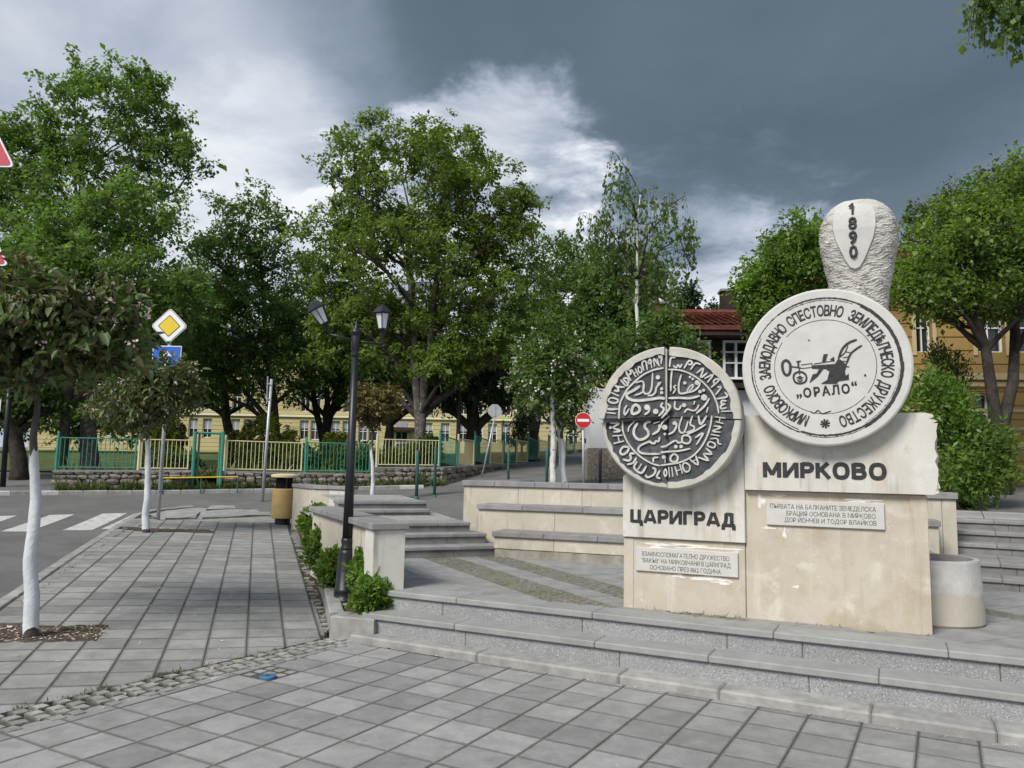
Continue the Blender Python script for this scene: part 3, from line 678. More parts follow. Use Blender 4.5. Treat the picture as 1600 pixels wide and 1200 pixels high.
# ================================================================== UPPER PLAZA
U0 = r2a+back*.30; U1 = r2b+back*.30
SB = lev(632, 869, .42); SBr = lev(775, 865, .42)
up_poly = [(U0.x-.1, U0.y), (U1.x, U1.y), (9.5, 6.0), (6.5, 8.6), (4.5, 9.8), (1.5, 11.2), (-.2, 11.3), (-2.6, 10.6), (-1.6, 7.9)]
upper = polysheet('upper_plaza', up_poly, lambda x, y: .404, MT['joint'], kind='structure')
BD = (lev(870, 940, .42)-lev(670, 872, .42)); bang = math.atan2(BD.y, BD.x)   # bands run towards the viewer
be = Vector((math.cos(bang), math.sin(bang), 0)); bp = Vector((be.y, -be.x, 0))
if bp.x < 0: bp = -bp
def sc_(px, py): return lev(px, py, .42).dot(bp)
bands = [(sc_(660, 872), sc_(716, 872)), (sc_(748, 871), sc_(800, 872))]
org = lev(716, 872, .42)
sm3 = slab_mesh('paving_slab', .49, .49, .05, MT['step'])
sm3b = slab_mesh('paving_slab', .49, .49, .05, MT['slabfar'])
upc = [(U0.x-.05, U0.y), (U1.x, U1.y), (8.5, 6.2), (4.6, 9.6), (1.5, 11.0), (-.2, 11.1), (-2.3, 10.5), (-1.5, 8.1)]
def in_band(x, y, m=.22):
    s = Vector((x, y, 0)).dot(bp); return any(a-m+.22 < s < b+m-.22 for a, b in bands)
def cutstrip(P, s0, s1):
    o0 = bp*s0; o1 = bp*s1; P = clip_half(P, (o0.x+be.x*0, o0.y), (o0.x+be.x, o0.y+be.y)) if True else P
    return P
mon_a = R(-24.2)
def lay_strip(s0, s1, mt, size):
    """slab rows between two band lines"""
    o0, o1 = bp*s0, bp*s1; n = max(1, round((s1-s0)/size)); w = (s1-s0)/n
    for i in range(n):
        off = rgs.uniform(0, size)
        for j in range(-4, 34):
            a = s0+i*w+.005; b = s0+(i+1)*w-.005; y0 = j*size+off; y1 = y0+size-.01
            # parametrize along -be from the far end
            q = [bp*a-be*y0, bp*b-be*y0, bp*b-be*y1, bp*a-be*y1]; q = [(p.x, p.y) for p in q]
            if area(q) < 0: q = q[::-1]
            c = clip_convex(q, upc)
            if len(c) < 3 or area(c) < .02: continue
            cx = sum(p[0] for p in c)/len(c); cy = sum(p[1] for p in c)/len(c)
            # nothing under the monument
            d = Vector((cx-1.017, cy-6.888, 0)); lx_ = d.x*math.cos(mon_a)+d.y*math.sin(mon_a); ly_ = -d.x*math.sin(mon_a)+d.y*math.cos(mon_a)
            if .2 < lx_ < 2.2 and .1 < ly_ < .75: continue
            z = .42+rgs.uniform(-.002, .002); m = len(c)
            me = md('paving_slab', [(x-cx, y-cy, -.05) for x, y in c]+[(x-cx, y-cy, 0) for x, y in c], [tuple(range(m, 2*m))]+[(k, (k+1) % m, m+(k+1) % m, m+k) for k in range(m)], mt)
            ob('paving_slab', me, upper, (cx, cy, z))
smin = min(Vector((x, y, 0)).dot(bp) for x, y in upc); smax = max(Vector((x, y, 0)).dot(bp) for x, y in upc)
lay_strip(smin-.1, bands[0][0], MT['slabfar'], .5)
lay_strip(bands[0][1], bands[1][0], MT['slabfar'], .5)
lay_strip(bands[1][1], bands[1][1]+2.2, MT['slabfar'], .5)
lay_strip(bands[1][1]+2.5, smax+.1, MT['slabfar'], .5)
def cobble_field(name, polyclip, s0, s1, sz, mt, seed):
    rg = random.Random(seed); mb = MB(); n = max(1, round((s1-s0)/sz)); w = (s1-s0)/n
    for i in range(n):
        for j in range(-30, 150):
            c = bp*(s0+(i+.5)*w)-be*((j+(.5 if i % 2 else 0))*sz*1.25)
            if not inpoly(c.x, c.y, polyclip): continue
            hx, hy = w*.45*rg.uniform(.88, 1), sz*.58*rg.uniform(.88, 1); z = .418+rg.uniform(-.006, .006); a = rg.uniform(-.1, .1)
            e1 = bp*math.cos(a)+be*math.sin(a); e2 = be*math.cos(a)-bp*math.sin(a)
            top = [c+e1*x*hx*.8+e2*y*hy*.8 for x, y in ((-1,-1),(1,-1),(1,1),(-1,1))]; bot = [c+e1*x*hx+e2*y*hy for x, y in ((-1,-1),(1,-1),(1,1),(-1,1))]
            V = [(p.x, p.y, z-.02) for p in bot]+[(p.x, p.y, z) for p in top]
            fl = (bot[1]-bot[0]).cross(bot[2]-bot[1]).z > 0
            Fs = [(4,5,6,7),(0,1,5,4),(1,2,6,5),(2,3,7,6),(3,0,4,7)]
            mb.add(V, Fs if fl else [f[::-1] for f in Fs])
    mb.build(name, mt, upper, kind='stuff')
cobble_field('cobble_band', upc, bands[0][0], bands[0][1], .085, MT['cobble_moss'], 3)
cobble_field('cobble_band', upc, bands[1][0], bands[1][1], .085, MT['cobble_moss'], 4)
cobble_field('cobble_band', upc, bands[1][1]+2.2, bands[1][1]+2.5, .085, MT['cobble_moss'], 5)

# ================================================================== TERRACED SEAT WALL
TB = lev(772, 870, .42); tang = R(-20.5)
tw = thing('terraced_wall', 'cream stone terraced wall of three tiers with grey coping behind the monument', 'wall', TB, tang)
tw.location.z = 0
tu = Vector((math.cos(tang), math.sin(tang), 0)); tn = Vector((math.sin(tang), -math.cos(tang), 0))
def on_tier(px, py, off):
    r = ray(px, py); o = Vector((0, 0, EYE)); p0 = TB-tn*off; tt = tn.dot(p0-o)/tn.dot(r); p = o+r*tt; return (p-TB).dot(tu), p.z
def tier(x0, x1, y, z0, zc, zt, panel, capw, plinth=None, seed=0, capd=.48):
    rg = random.Random(seed); cuts = [x0]
    while cuts[-1] < x1-.9: cuts.append(cuts[-1]+panel*rg.uniform(.85, 1.15))
    cuts.append(x1)
    if plinth: bbox('plinth', x0+.01, x1-.01, y+.012, y+.3, z0-.1, plinth-.002, MT['plinth'], tw, .004)
    for a, b in zip(cuts, cuts[1:]):
        bbox('facing_panel', a+.002, b-.002, y+rg.uniform(-.002, .002), y+.30, plinth or z0, zc-.001, MT['wallstone'], tw, .003)
    x = x0-.02
    while x < x1:
        n = min(x+capw*rg.uniform(.8, 1.2), x1+.02)
        if x1+.02-n < .3: n = x1+.02
        bbox('coping_stone', x+.002, n-.002, y-.035+rg.uniform(-.003, .003), y+capd, zc, zt+rg.uniform(-.002, .002), MT['cap'], tw, .006)
        x = n
e3 = on_tier(1493, 760, .9)[0]; e2 = on_tier(1466, 800, .45)[0]; e1 = on_tier(1458, 850, 0)[0]
tier(-.01, min(e1, e3-.3), 0, .42, .690, .762, .95, .75, .535, 1, .44)
tier(-.43, min(e2, e3-.15), .45, .42, 1.022, 1.094, 1.0, .8, None, 2, .44)
tier(-.87, e3, .90, .42, 1.335, 1.412, .95, .62, None, 3, .40)
# side return running back beside the stairs
for i, (a, b) in enumerate(((1.32, 2.2), (2.2, 3.1))):
    bbox('facing_panel', -.868, -.55, a+.002, b-.002, .95 if i else .82, 1.333, MT['wallstone'], tw, .003)
    bbox('plinth', -.855, -.56, a, b, .5, .948 if i else .818, MT['plinth'], tw, .004)
    bbox('coping_stone', -.905, -.50, a-.01, b-.014, 1.335, 1.41, MT['cap'], tw, .006)
bbox('core', -.54, e3-.3, 1.21, 1.3, .4, 1.33, MT['plinth'], tw, 0)

# ================================================================== STAIRS UP TO THE BACK STREET
bs = thing('stair_flight', 'dark grey stone stairs climbing behind the low wall with the lamp post', 'stairs')
sa = R(22); se = Vector((math.cos(sa), math.sin(sa), 0)); sb = Vector((-math.sin(sa), math.cos(sa), 0))
NOS = [(775, 852, .565), (747, 833, .705), (722, 816, .835), (667, 796, .945), (662, 783, 1.06)]
ends = [lev(*n) for n in NOS]
zs = [.42]+[n[2] for n in NOS]
for k, e in enumerate(ends):
    z0, z1 = zs[k], zs[k+1]; right = e+se*(.12 if k < 3 else .05); left = e-se*(2.1 if k == 0 else 1.95 if k < 3 else 1.36)
    dpt = .45 if k not in (2, 4) else (2.4 if k == 2 else 1.8)
    run_blocks(bs, left, right, .3, z0-.1, z1-.052, [.7, 1.5], MT['step'], 'riser', .004)
    run_blocks(bs, left-sb*.025, right-sb*.025, min(dpt, .45), z1-.05, z1, [.7, 1.6, 2.2], MT['cap'], 'tread', .008)
    if dpt > .5:
        mb = MB(); A = left+sb*.43; B = right+sb*.43; C = right+sb*dpt; D = left+sb*dpt; zz = z1+(.05 if k == 2 else .03)
        mb.add([(A.x, A.y, z1-.004), (B.x, B.y, z1-.004), (C.x, C.y, zz), (D.x, D.y, zz)], [(0,1,2,3)]); mb.build('landing', MT['kerb'], bs)
# right hand flight
rs = thing('stair_flight', 'dark stone stairs at the right edge beyond the round concrete planter', 'stairs')
RA = lev(1490, 917, .42); RBp = lev(1600, 926, .42); ra = math.atan2(RBp.y-RA.y, RBp.x-RA.x); re_ = Vector((math.cos(ra), math.sin(ra), 0)); rb = Vector((-re_.y, re_.x, 0))
for k in range(5):
    o = RA-re_*.1+rb*(.0, .36, 1.3, 1.66, 2.02)[k]; z0, z1 = .42+.128*k, .42+.128*(k+1); wdt = 4.2
    run_blocks(rs, o, o+re_*wdt, .3, z0-.1, z1-.052, [.7, 1.5, 2.4], MT['step'], 'riser', .004)
    run_blocks(rs, o-rb*.025, o+re_*wdt-rb*.025, .96 if k == 1 else .42, z1-.05, z1, [.55, 1.3, 2.2], MT['cap'], 'tread', .008)
uo = RA-re_*.6+rb*2.4
upath = polysheet('upper_path', [((uo+re_*a+rb*b).x, (uo+re_*a+rb*b).y) for a, b in ((0,0),(6,0),(6,5),(0,5))], lambda x, y: 1.052, MT['joint'], kind='structure')
for i in range(6):
    for j in range(3):
        p = uo+re_*(.5+i*.9)+rb*(.45+j*.8); bb = bevel(MB().box(-.445, .445, -.395, .395, -.05, 0).mesh('paving_slab', MT['kerb']), .006); ob('paving_slab', bb, upath, (p.x, p.y, 1.068), (0, 0, ra))

# ================================================================== LOW WALL BY THE LAMP POST AND PLANTER KERB
lw = thing('low_wall', 'low cream wall with grey coping stones running back behind the lamp post', 'wall')
W1 = Vector((-1.17, 7.62, 0)); W2 = Vector((-2.50, 10.45, 0)); wd_ = (W2-W1).normalized(); wn = Vector((wd_.y, -wd_.x, 0))
def wbox(name, s0, s1, n0, n1, z0, z1, mt, bv=.004):
    me = MB().box(s0, s1, n0, n1, z0, z1).mesh(name, mt)
    if bv: bevel(me, bv)
    ob(name, me, lw, W1, (0, 0, math.atan2(wd_.y, wd_.x)))
# local x runs back along the wall, local y to its left
wbox('end_pillar', -.03, .28, -.155, .165, .05, .985, MT['limestone2'])
Lw = (W2-W1).length; xs = [.285, .95, 1.6, 2.3, Lw]
for a, b in zip(xs, xs[1:]): wbox('facing_panel', a, b-.004, -.13, .14, .15, .985, MT['wallstone'])
xs = [-.06, .75, 1.6, 2.4, Lw+.02]
for a, b in zip(xs, xs[1:]): wbox('coping_stone', a, b-.004, -.185, .195, .988, 1.052, MT['cap'], .006)

pk = thing('planter_kerb', 'grey concrete kerb around the narrow planting bed with the lamp post', 'kerb')
PK = [onsw(514, 984), onsw(501, 922), onsw(484, 877), onsw(464, 824)]
PKs = [Vector((p.x, p.y, 0)) for p in PK]
kerb_run(pk, [(p.x, p.y) for p in PKs], .14, .35, .95, lambda x, y: swz(x, y, .17) if y > 8.4 else .19, MT['kerb'], side=-1)
eb0 = lev(519, 990, 0)
kerb_run(pk, [(-1.66, 7.37), (-1.22, 7.36-.12)], .24, .3, 1.0, lambda x, y: .205, MT['kerb'], side=1)
# soil bed
bedP = [PKs[0]+Vector((.1,.05,0)), PKs[1]+Vector((.1,0,0)), PKs[2]+Vector((.1,0,0)), PKs[3]+Vector((.1,0,0)), Vector((-4.2,15.2,0)), W2+Vector((-.2,.6,0)), W2+Vector((-.1,0,0)), W1-wn*.0+Vector((.1,-.02,0)), Vector((-1.2,7.3,0))]
bv_ = [(p.x, p.y) for p in bedP]
if area(bv_) < 0: bv_ = bv_[::-1]
polysheet('planting_bed', bv_, lambda x, y: max(.13, swz(x, y, .09)), MT['soil'], kind='structure')
# gutter of rough stones between sidewalk slabs and planter kerb
gut = polysheet('gutter_strip', [(p.x, p.y) for p in (SR[0], PKs[0], PKs[1], PKs[2], PKs[3], SR[1])], lambda x, y: swz(x, y, -.02), MT['soil'], kind='structure')
for i in range(44):
    u = (i+.5)/44; a = SR[0].lerp(SR[1], u**1.0); b = PKs[0].lerp(PKs[3], u)
    for q in (.35, .72):
        p = a.lerp(b, q+rgs.uniform(-.06, .06)); 
        if rgs.random() < .25: continue
        o = ob('cobblestone', rgs.choice(cobs), gut, (p.x, p.y, swz(p.x, p.y, -.004+rgs.uniform(-.012, .004))), (0, 0, rgs.uniform(-.4, .4)+sang)); w_ = rgs.uniform(.07, .11); o.scale = (w_, w_*rgs.uniform(1, 1.5), 1)

# far low wall at the top of the stairs
fw = thing('low_wall', 'short pale wall with grey coping beside the ochre litter bin', 'wall')
f0, f1, f2 = dep(457, 790, 15.3), dep(488, 790, 14.2), dep(543, 790, 13.9)
for i, (a, b, mt_) in enumerate(((f0, f1, 'plinth'), (f1, f1.lerp(f2, .45), 'wallstone'), (f1.lerp(f2, .45), f2, 'limestone2'))):
    run_blocks(fw, a, b, .3, .3, 1.16, [], MT['wallstone' if i == 0 else mt_], 'facing_panel', .004)
    d = (b-a).normalized(); n_ = Vector((d.y, -d.x, 0))
    run_blocks(fw, a+n_*.03, b+n_*.03, .36, 1.162+.002*i, 1.225+.002*i, [], MT['cap'], 'coping_stone', .006)
kb2 = thing('stone_block', 'small dark stone block standing behind the ochre litter bin', 'block', onsw(470, 815))
bbox('block', -.16, .16, -.12, .12, -.1, .22, MT['plinth'], kb2, .02)
QA=[(0.0153,[(-0.417,-0.008),(-0.411,0.113),(-0.383,0.179),(-0.34,0.25),(-0.279,0.309),(-0.206,0.367),(-0.115,0.406),(-0.026,0.421)]),(0.0183,[(-0.533,0.048),(-0.445,0.038)]),(0.0171,[(-0.52,0.118),(-0.517,0.078),(-0.423,0.077)]),(0.0134,[(-0.511,0.157),(-0.489,0.175),(-0.433,0.162),(-0.43,0.137),(-0.47,0.129),(-0.508,0.145),(-0.511,0.157)]),(0.0171,[(-0.486,0.221),(-0.418,0.189)]),(0.0159,[(-0.459,0.296),(-0.433,0.271),(-0.365,0.266)]),(0.0159,[(-0.433,0.271),(-0.421,0.234),(-0.461,0.238)]),(0.0146,[(-0.403,0.331),(-0.359,0.281),(-0.337,0.29),(-0.378,0.336),(-0.341,0.341),(-0.328,0.298)]),(0.0159,[(-0.31,0.319),(-0.353,0.396),(-0.335,0.417),(-0.313,0.401),(-0.316,0.377),(-0.335,0.374)]),(0.0159,[(-0.307,0.419),(-0.267,0.351)]),(0.0159,[(-0.273,0.424),(-0.246,0.365)]),(0.0122,[(-0.285,0.382),(-0.258,0.396)]),(0.0122,[(-0.243,0.438),(-0.221,0.428),(-0.215,0.398),(-0.23,0.386),(-0.246,0.405),(-0.243,0.438)]),(0.0134,[(-0.197,0.403),(-0.213,0.47),(-0.182,0.484),(-0.167,0.408)]),(0.0134,[(-0.163,0.468),(-0.145,0.5),(-0.134,0.473),(-0.157,0.46)]),(0.0134,[(-0.142,0.497),(-0.128,0.425)]),(0.0134,[(-0.103,0.436),(-0.112,0.505),(-0.067,0.443)]),(0.0134,[(-0.064,0.437),(-0.082,0.501)]),(0.0146,[(-0.07,0.53),(-0.058,0.509),(-0.043,0.526),(-0.049,0.455)]),(0.0146,[(-0.121,0.382),(-0.13,0.257),(-0.152,0.21),(-0.188,0.205),(-0.203,0.235),(-0.2,0.283)]),(0.0134,[(-0.27,0.3),(-0.212,0.313),(-0.197,0.271),(-0.212,0.217),(-0.279,0.192)]),(0.0232,[(-0.23,0.272),(-0.291,0.234),(-0.343,0.208),(-0.346,0.178),(-0.303,0.153),(-0.236,0.147),(-0.146,0.155),(-0.062,0.166),(-0.017,0.158)]),(0.0159,[(-0.082,0.283),(-0.05,0.3),(-0.089,0.256),(-0.098,0.215),(-0.128,0.19),(-0.164,0.189)]),(0.0146,[(-0.346,0.109),(-0.368,0.07),(-0.364,0.025),(-0.325,0.079)]),(0.0232,[(-0.264,0.111),(-0.233,0.08),(-0.245,0.048),(-0.291,0.033),(-0.303,0.057),(-0.291,0.096),(-0.264,0.111)]),(0.0171,[(-0.149,0.091),(-0.155,0.052),(-0.191,0.025)]),(0.0171,[(-0.035,0.125),(-0.051,0.095),(-0.027,0.077),(-0.035,0.048),(-0.071,0.013)]),(0.0159,[(0.006,0.118),(0.025,0.088),(-0.0,0.047),(-0.047,-0.005)])]
QAd=[(-0.076,0.342,0.0183),(-0.044,0.243,0.0134),(-0.044,0.21,0.0134),(-0.17,0.088,0.0244),(-0.095,0.052,0.0232)]
QB=[(0.0125,[(0.001,0.411),(0.084,0.405),(0.16,0.382),(0.234,0.341),(0.297,0.29),(0.353,0.227),(0.386,0.169),(0.411,0.1),(0.421,0.031)]),(0.0148,[(0.016,0.431),(0.028,0.508),(0.067,0.509)]),(0.0137,[(0.049,0.445),(0.072,0.423),(0.09,0.449),(0.104,0.425),(0.122,0.454)]),(0.0148,[(0.139,0.415),(0.18,0.478),(0.206,0.465),(0.201,0.448),(0.174,0.446)]),(0.0148,[(0.192,0.401),(0.235,0.455),(0.281,0.442)]),(0.0148,[(0.243,0.37),(0.301,0.412),(0.277,0.334),(0.332,0.37)]),(0.0137,[(0.309,0.324),(0.38,0.354),(0.331,0.289)]),(0.0137,[(0.362,0.247),(0.427,0.306),(0.408,0.317),(0.383,0.302),(0.39,0.273)]),(0.0137,[(0.398,0.186),(0.443,0.248),(0.412,0.248)]),(0.0148,[(0.406,0.151),(0.492,0.17),(0.471,0.207)]),(0.0137,[(0.486,0.133),(0.448,0.136),(0.445,0.113),(0.475,0.109),(0.442,0.096),(0.44,0.07),(0.486,0.078)]),(0.016,[(0.441,0.048),(0.53,0.049)]),(0.0137,[(0.037,0.401),(0.028,0.312),(0.026,0.224)]),(0.0125,[(0.072,0.275),(0.051,0.258),(0.066,0.24),(0.045,0.203)]),(0.0148,[(0.116,0.363),(0.095,0.287),(0.1,0.207),(0.159,0.209),(0.216,0.222),(0.257,0.253),(0.274,0.293)]),(0.0125,[(0.162,0.217),(0.182,0.255),(0.211,0.275),(0.208,0.248),(0.176,0.219)]),(0.0171,[(0.347,0.158),(0.307,0.095),(0.238,0.033)]),(0.0182,[(0.006,0.165),(0.1,0.166),(0.187,0.161),(0.268,0.18)]),(0.0148,[(0.062,0.14),(0.059,0.082),(0.094,0.07),(0.114,0.104)]),(0.0137,[(0.14,0.04),(0.164,0.069),(0.215,0.056),(0.244,0.073),(0.261,0.108)]),(0.0171,[(0.218,0.108),(0.227,0.137)]),(0.0137,[(0.0,0.118),(0.024,0.097),(0.021,0.071),(-0.012,0.042)]),(0.0171,[(0.335,0.083),(0.323,0.038)])]
QBd=[(0.248,0.291,0.0205),(0.145,0.291,0.0137),(0.189,0.34,0.0103),(0.212,0.323,0.0103),(0.271,0.215,0.0148),(0.301,0.226,0.0125),(0.304,0.165,0.0262),(0.138,0.104,0.0182)]
QC=[(0.0132,[(-0.404,-0.021),(-0.398,-0.111),(-0.364,-0.194),(-0.309,-0.271),(-0.236,-0.336),(-0.146,-0.387),(-0.072,-0.406)]),(0.0156,[(-0.513,-0.041),(-0.432,-0.044),(-0.488,-0.08),(-0.42,-0.108),(-0.482,-0.119)]),(0.018,[(-0.491,-0.153),(-0.401,-0.147)]),(0.0156,[(-0.441,-0.156),(-0.432,-0.2)]),(0.018,[(-0.481,-0.219),(-0.388,-0.197)]),(0.018,[(-0.345,-0.248),(-0.394,-0.248),(-0.422,-0.284),(-0.406,-0.314),(-0.363,-0.295),(-0.342,-0.254)]),(0.018,[(-0.293,-0.304),(-0.333,-0.307),(-0.327,-0.343),(-0.345,-0.366),(-0.397,-0.355)]),(0.0168,[(-0.278,-0.339),(-0.308,-0.384),(-0.36,-0.399)]),(0.0168,[(-0.272,-0.371),(-0.299,-0.425),(-0.236,-0.471),(-0.191,-0.408)]),(0.0168,[(-0.233,-0.391),(-0.266,-0.442)]),(0.0168,[(-0.14,-0.422),(-0.113,-0.439),(-0.128,-0.48),(-0.182,-0.505),(-0.2,-0.482)]),(0.0168,[(-0.075,-0.444),(-0.102,-0.497),(-0.072,-0.514)]),(0.012,[(-0.294,-0.025),(-0.343,-0.075),(-0.352,-0.117)]),(0.0216,[(-0.266,-0.04),(-0.297,-0.087),(-0.3,-0.141),(-0.266,-0.182),(-0.218,-0.179),(-0.176,-0.147),(-0.179,-0.111),(-0.206,-0.076),(-0.194,-0.04),(-0.152,-0.03)]),(0.0156,[(-0.128,-0.046),(-0.077,-0.03)]),(0.0192,[(-0.079,-0.056),(-0.086,-0.106),(-0.14,-0.141)]),(0.0168,[(-0.076,-0.161),(-0.086,-0.199),(-0.11,-0.197),(-0.122,-0.217),(-0.152,-0.211),(-0.164,-0.201),(-0.242,-0.235),(-0.263,-0.271),(-0.236,-0.299),(-0.17,-0.306),(-0.072,-0.305)]),(0.0156,[(-0.131,-0.378),(-0.128,-0.34),(-0.087,-0.335)])]
QCd=[(-0.51,-0.081,0.012)]
QD=[(0.0134,[(0.365,0.013),(0.35,-0.078),(0.316,-0.175),(0.264,-0.261),(0.19,-0.331),(0.086,-0.378),(-0.063,-0.401)]),(0.0134,[(0.39,0.004),(0.474,-0.008)]),(0.0123,[(0.432,-0.003),(0.424,-0.036)]),(0.0134,[(0.396,-0.036),(0.457,-0.053)]),(0.0123,[(0.378,-0.072),(0.44,-0.082),(0.368,-0.114),(0.434,-0.123)]),(0.0146,[(0.355,-0.141),(0.425,-0.154)]),(0.0112,[(0.349,-0.178),(0.405,-0.176),(0.416,-0.215),(0.441,-0.222)]),(0.0123,[(0.327,-0.227),(0.349,-0.201),(0.388,-0.221),(0.382,-0.249),(0.349,-0.245),(0.327,-0.227)]),(0.0146,[(0.315,-0.255),(0.362,-0.303),(0.295,-0.302),(0.334,-0.356),(0.25,-0.33)]),(0.0146,[(0.181,-0.349),(0.249,-0.393),(0.23,-0.316)]),(0.0101,[(0.21,-0.362),(0.238,-0.347)]),(0.0134,[(0.126,-0.389),(0.149,-0.378),(0.182,-0.406),(0.172,-0.444),(0.143,-0.451),(0.124,-0.418),(0.126,-0.389)]),(0.0157,[(0.057,-0.407),(0.08,-0.485)]),(0.0157,[(0.098,-0.387),(0.12,-0.469)]),(0.0123,[(0.068,-0.449),(0.11,-0.431)]),(0.0134,[(0.005,-0.414),(0.013,-0.5)]),(0.0134,[(0.031,-0.414),(0.04,-0.494)]),(0.0112,[(-0.022,-0.432),(-0.035,-0.461),(-0.025,-0.495),(-0.011,-0.466),(-0.022,-0.432)]),(0.0134,[(0.12,0.01),(0.093,-0.077),(0.105,-0.124),(0.139,-0.118),(0.169,-0.031)]),(0.0134,[(0.206,0.015),(0.186,-0.054),(0.22,-0.078),(0.208,-0.106),(0.148,-0.127)]),(0.0168,[(0.255,0.014),(0.266,-0.049),(0.283,-0.049),(0.323,0.014)]),(0.0146,[(0.314,-0.058),(0.243,-0.102),(0.142,-0.15)]),(0.0157,[(0.174,-0.155),(0.125,-0.153),(0.122,-0.205),(0.168,-0.216),(0.19,-0.187),(0.174,-0.155)]),(0.0146,[(-0.063,-0.246),(-0.018,-0.239),(0.058,-0.193),(0.087,-0.211),(0.119,-0.204)]),(0.0146,[(-0.063,-0.293),(-0.018,-0.287),(0.087,-0.28),(0.187,-0.259)]),(0.0157,[(0.052,-0.305),(0.021,-0.333),(0.028,-0.367),(0.069,-0.367),(0.082,-0.332),(0.052,-0.305)]),(0.0157,[(0.056,-0.03),(0.073,-0.065),(0.047,-0.118),(0.003,-0.141)]),(0.0146,[(0.225,-0.17),(0.294,-0.13),(0.236,-0.227)]),(0.0112,[(-0.026,-0.333),(-0.026,-0.383)]),(0.0123,[(0.012,0.014),(-0.053,-0.047),(-0.06,-0.088)])]
QDd=[(0.066,-0.245,0.0146),(0.11,-0.242,0.0146),(0.053,-0.048,0.014),(-0.027,-0.082,0.0224),(-0.027,-0.138,0.0112),(-0.036,-0.333,0.0157)]
QE=[(0.0177,[(-0.265,0.012),(-0.175,-0.004)]),(0.0236,[(-0.192,0.048),(-0.193,-0.001)]),(0.0177,[(-0.207,0.047),(-0.173,0.051)]),(0.0153,[(-0.187,-0.004),(-0.185,-0.056)]),(0.0071,[(-0.174,0.02),(-0.091,0.029)]),(0.0071,[(-0.175,-0.009),(-0.091,-0.002)]),(0.0083,[(-0.091,0.031),(-0.091,-0.004)]),(0.0077,[(-0.079,0.024),(0.068,0.044)]),(0.0165,[(0.104,0.062),(0.135,0.137),(0.182,0.182),(0.24,0.204)]),(0.0083,[(0.104,0.062),(0.151,0.104),(0.175,0.16)]),(0.0153,[(0.16,0.015),(0.191,0.09),(0.232,0.129),(0.275,0.157)]),(0.0083,[(0.151,0.112),(0.2,0.101)]),(0.0083,[(0.136,0.065),(0.176,0.071)]),(0.0071,[(0.123,0.04),(0.166,0.034)]),(0.0094,[(0.079,-0.001),(0.18,-0.008)]),(0.0083,[(-0.114,-0.352),(-0.082,-0.368),(-0.055,-0.346),(-0.029,-0.372),(0.0,-0.366),(0.041,-0.352)]),(0.0201,[(-0.28,0.061),(-0.309,0.046),(-0.314,0.001),(-0.3,-0.045),(-0.276,-0.059),(-0.257,-0.034),(-0.253,0.024),(-0.28,0.061)]),(0.0142,[(-0.182,-0.035),(-0.221,-0.048),(-0.231,-0.08),(-0.219,-0.116),(-0.184,-0.129),(-0.144,-0.115),(-0.134,-0.083),(-0.146,-0.051),(-0.182,-0.035)]),(0.0083,[(-0.21,-0.081),(-0.156,-0.082)]),(0.0094,[(-0.204,-0.097),(-0.183,-0.114),(-0.162,-0.098)])]
QEd=[(0.291,-0.078,0.0083),(-0.109,0.216,0.0059),(-0.183,-0.082,0.0153)]
QEp=[[(-0.091,0.012),(0.079,0.018),(0.104,0.062),(0.163,0.009),(0.147,-0.041),(0.155,-0.079),(0.174,-0.061),(0.175,-0.108),(0.099,-0.117),(0.087,-0.137),(-0.026,-0.134),(0.018,-0.107),(0.037,-0.038),(0.009,-0.017),(-0.092,-0.011)],[(-0.016,0.041),(-0.003,0.098),(0.026,0.1),(0.01,0.041)],[(0.043,0.056),(0.072,0.076),(0.075,0.037)],[(-0.038,-0.014),(-0.008,-0.017),(-0.052,-0.076),(-0.112,-0.125),(-0.087,-0.059),(-0.057,-0.053)]]
# ================================================================== MONUMENT
mon = thing('monument', 'cream stone monument with two round inscribed medallions and carved 1890 stele', 'monument', (1.017, 6.888, .42), R(-24.2))
def stone_block(name, poly, y0, y1, mt, bv=.006, **k):
    me = MB().prism_y(poly, y0, y1).mesh(name, mt); bevel(me, bv); return ob(name, me, mon, **k)
stone_block('pier', [(0,-.1),(1.03,-.1),(1.03,.60),(0,.60)], 0, .8, MT['limestone'])
for x in (.085, ):   # dressed corner strip of the left pier
    bbox('edge_strip', -.002, x, -.006, .1, -.1, .598, MT['limestone'], mon, .002)
stone_block('pier', [(1.034,-.1),(2.372,-.1),(2.372,1.04),(1.034,1.04)], .004, .8, MT['limestone'])
bbox('edge_strip', 2.255, 2.376, -.004, .1, -.1, 1.036, MT['limestone'], mon, .002)
stone_block('block', [(-.006,.605),(1.036,.605),(1.036,1.625),(.62,1.625),(-.006,1.13)], -.03, .75, MT['limestone2'])
# upper right block with a rough broken side
def rough_block():
    bm = bmesh.new(); y0, y1 = -.055, .72
    poly = [(1.042,1.045),(2.455,1.045),(2.475,1.10),(2.478,1.58),(2.43,1.655),(2.38,1.668),(1.042,1.66)]
    n = len(poly); fv = [bm.verts.new((x, y0, z)) for x, z in poly]; bk = [bm.verts.new((x, y1, z)) for x, z in poly]
    bm.faces.new(fv); bm.faces.new(bk[::-1])
    side = []
    for i in range(n):
        f = bm.faces.new((fv[(i+1) % n], fv[i], bk[i], bk[(i+1) % n]))
        if 1 <= i <= 4: side.append(f)
    ed = set(e for f in side for e in f.edges)
    bmesh.ops.subdivide_edges(bm, edges=list(ed), cuts=9, use_grid_fill=True)
    rg = random.Random(4)
    for v in bm.verts:
        if v.co.x > 2.44 and v.co.z < 1.66 and v.co.z > 1.05: v.co.x -= rg.uniform(0, .045); v.co.z += rg.uniform(-.006, .006)
    me = bpy.data.meshes.new('block'); bm.to_mesh(me); bm.free(); me.materials.append(MT['limestone2']); return me
ob('block', rough_block(), mon)

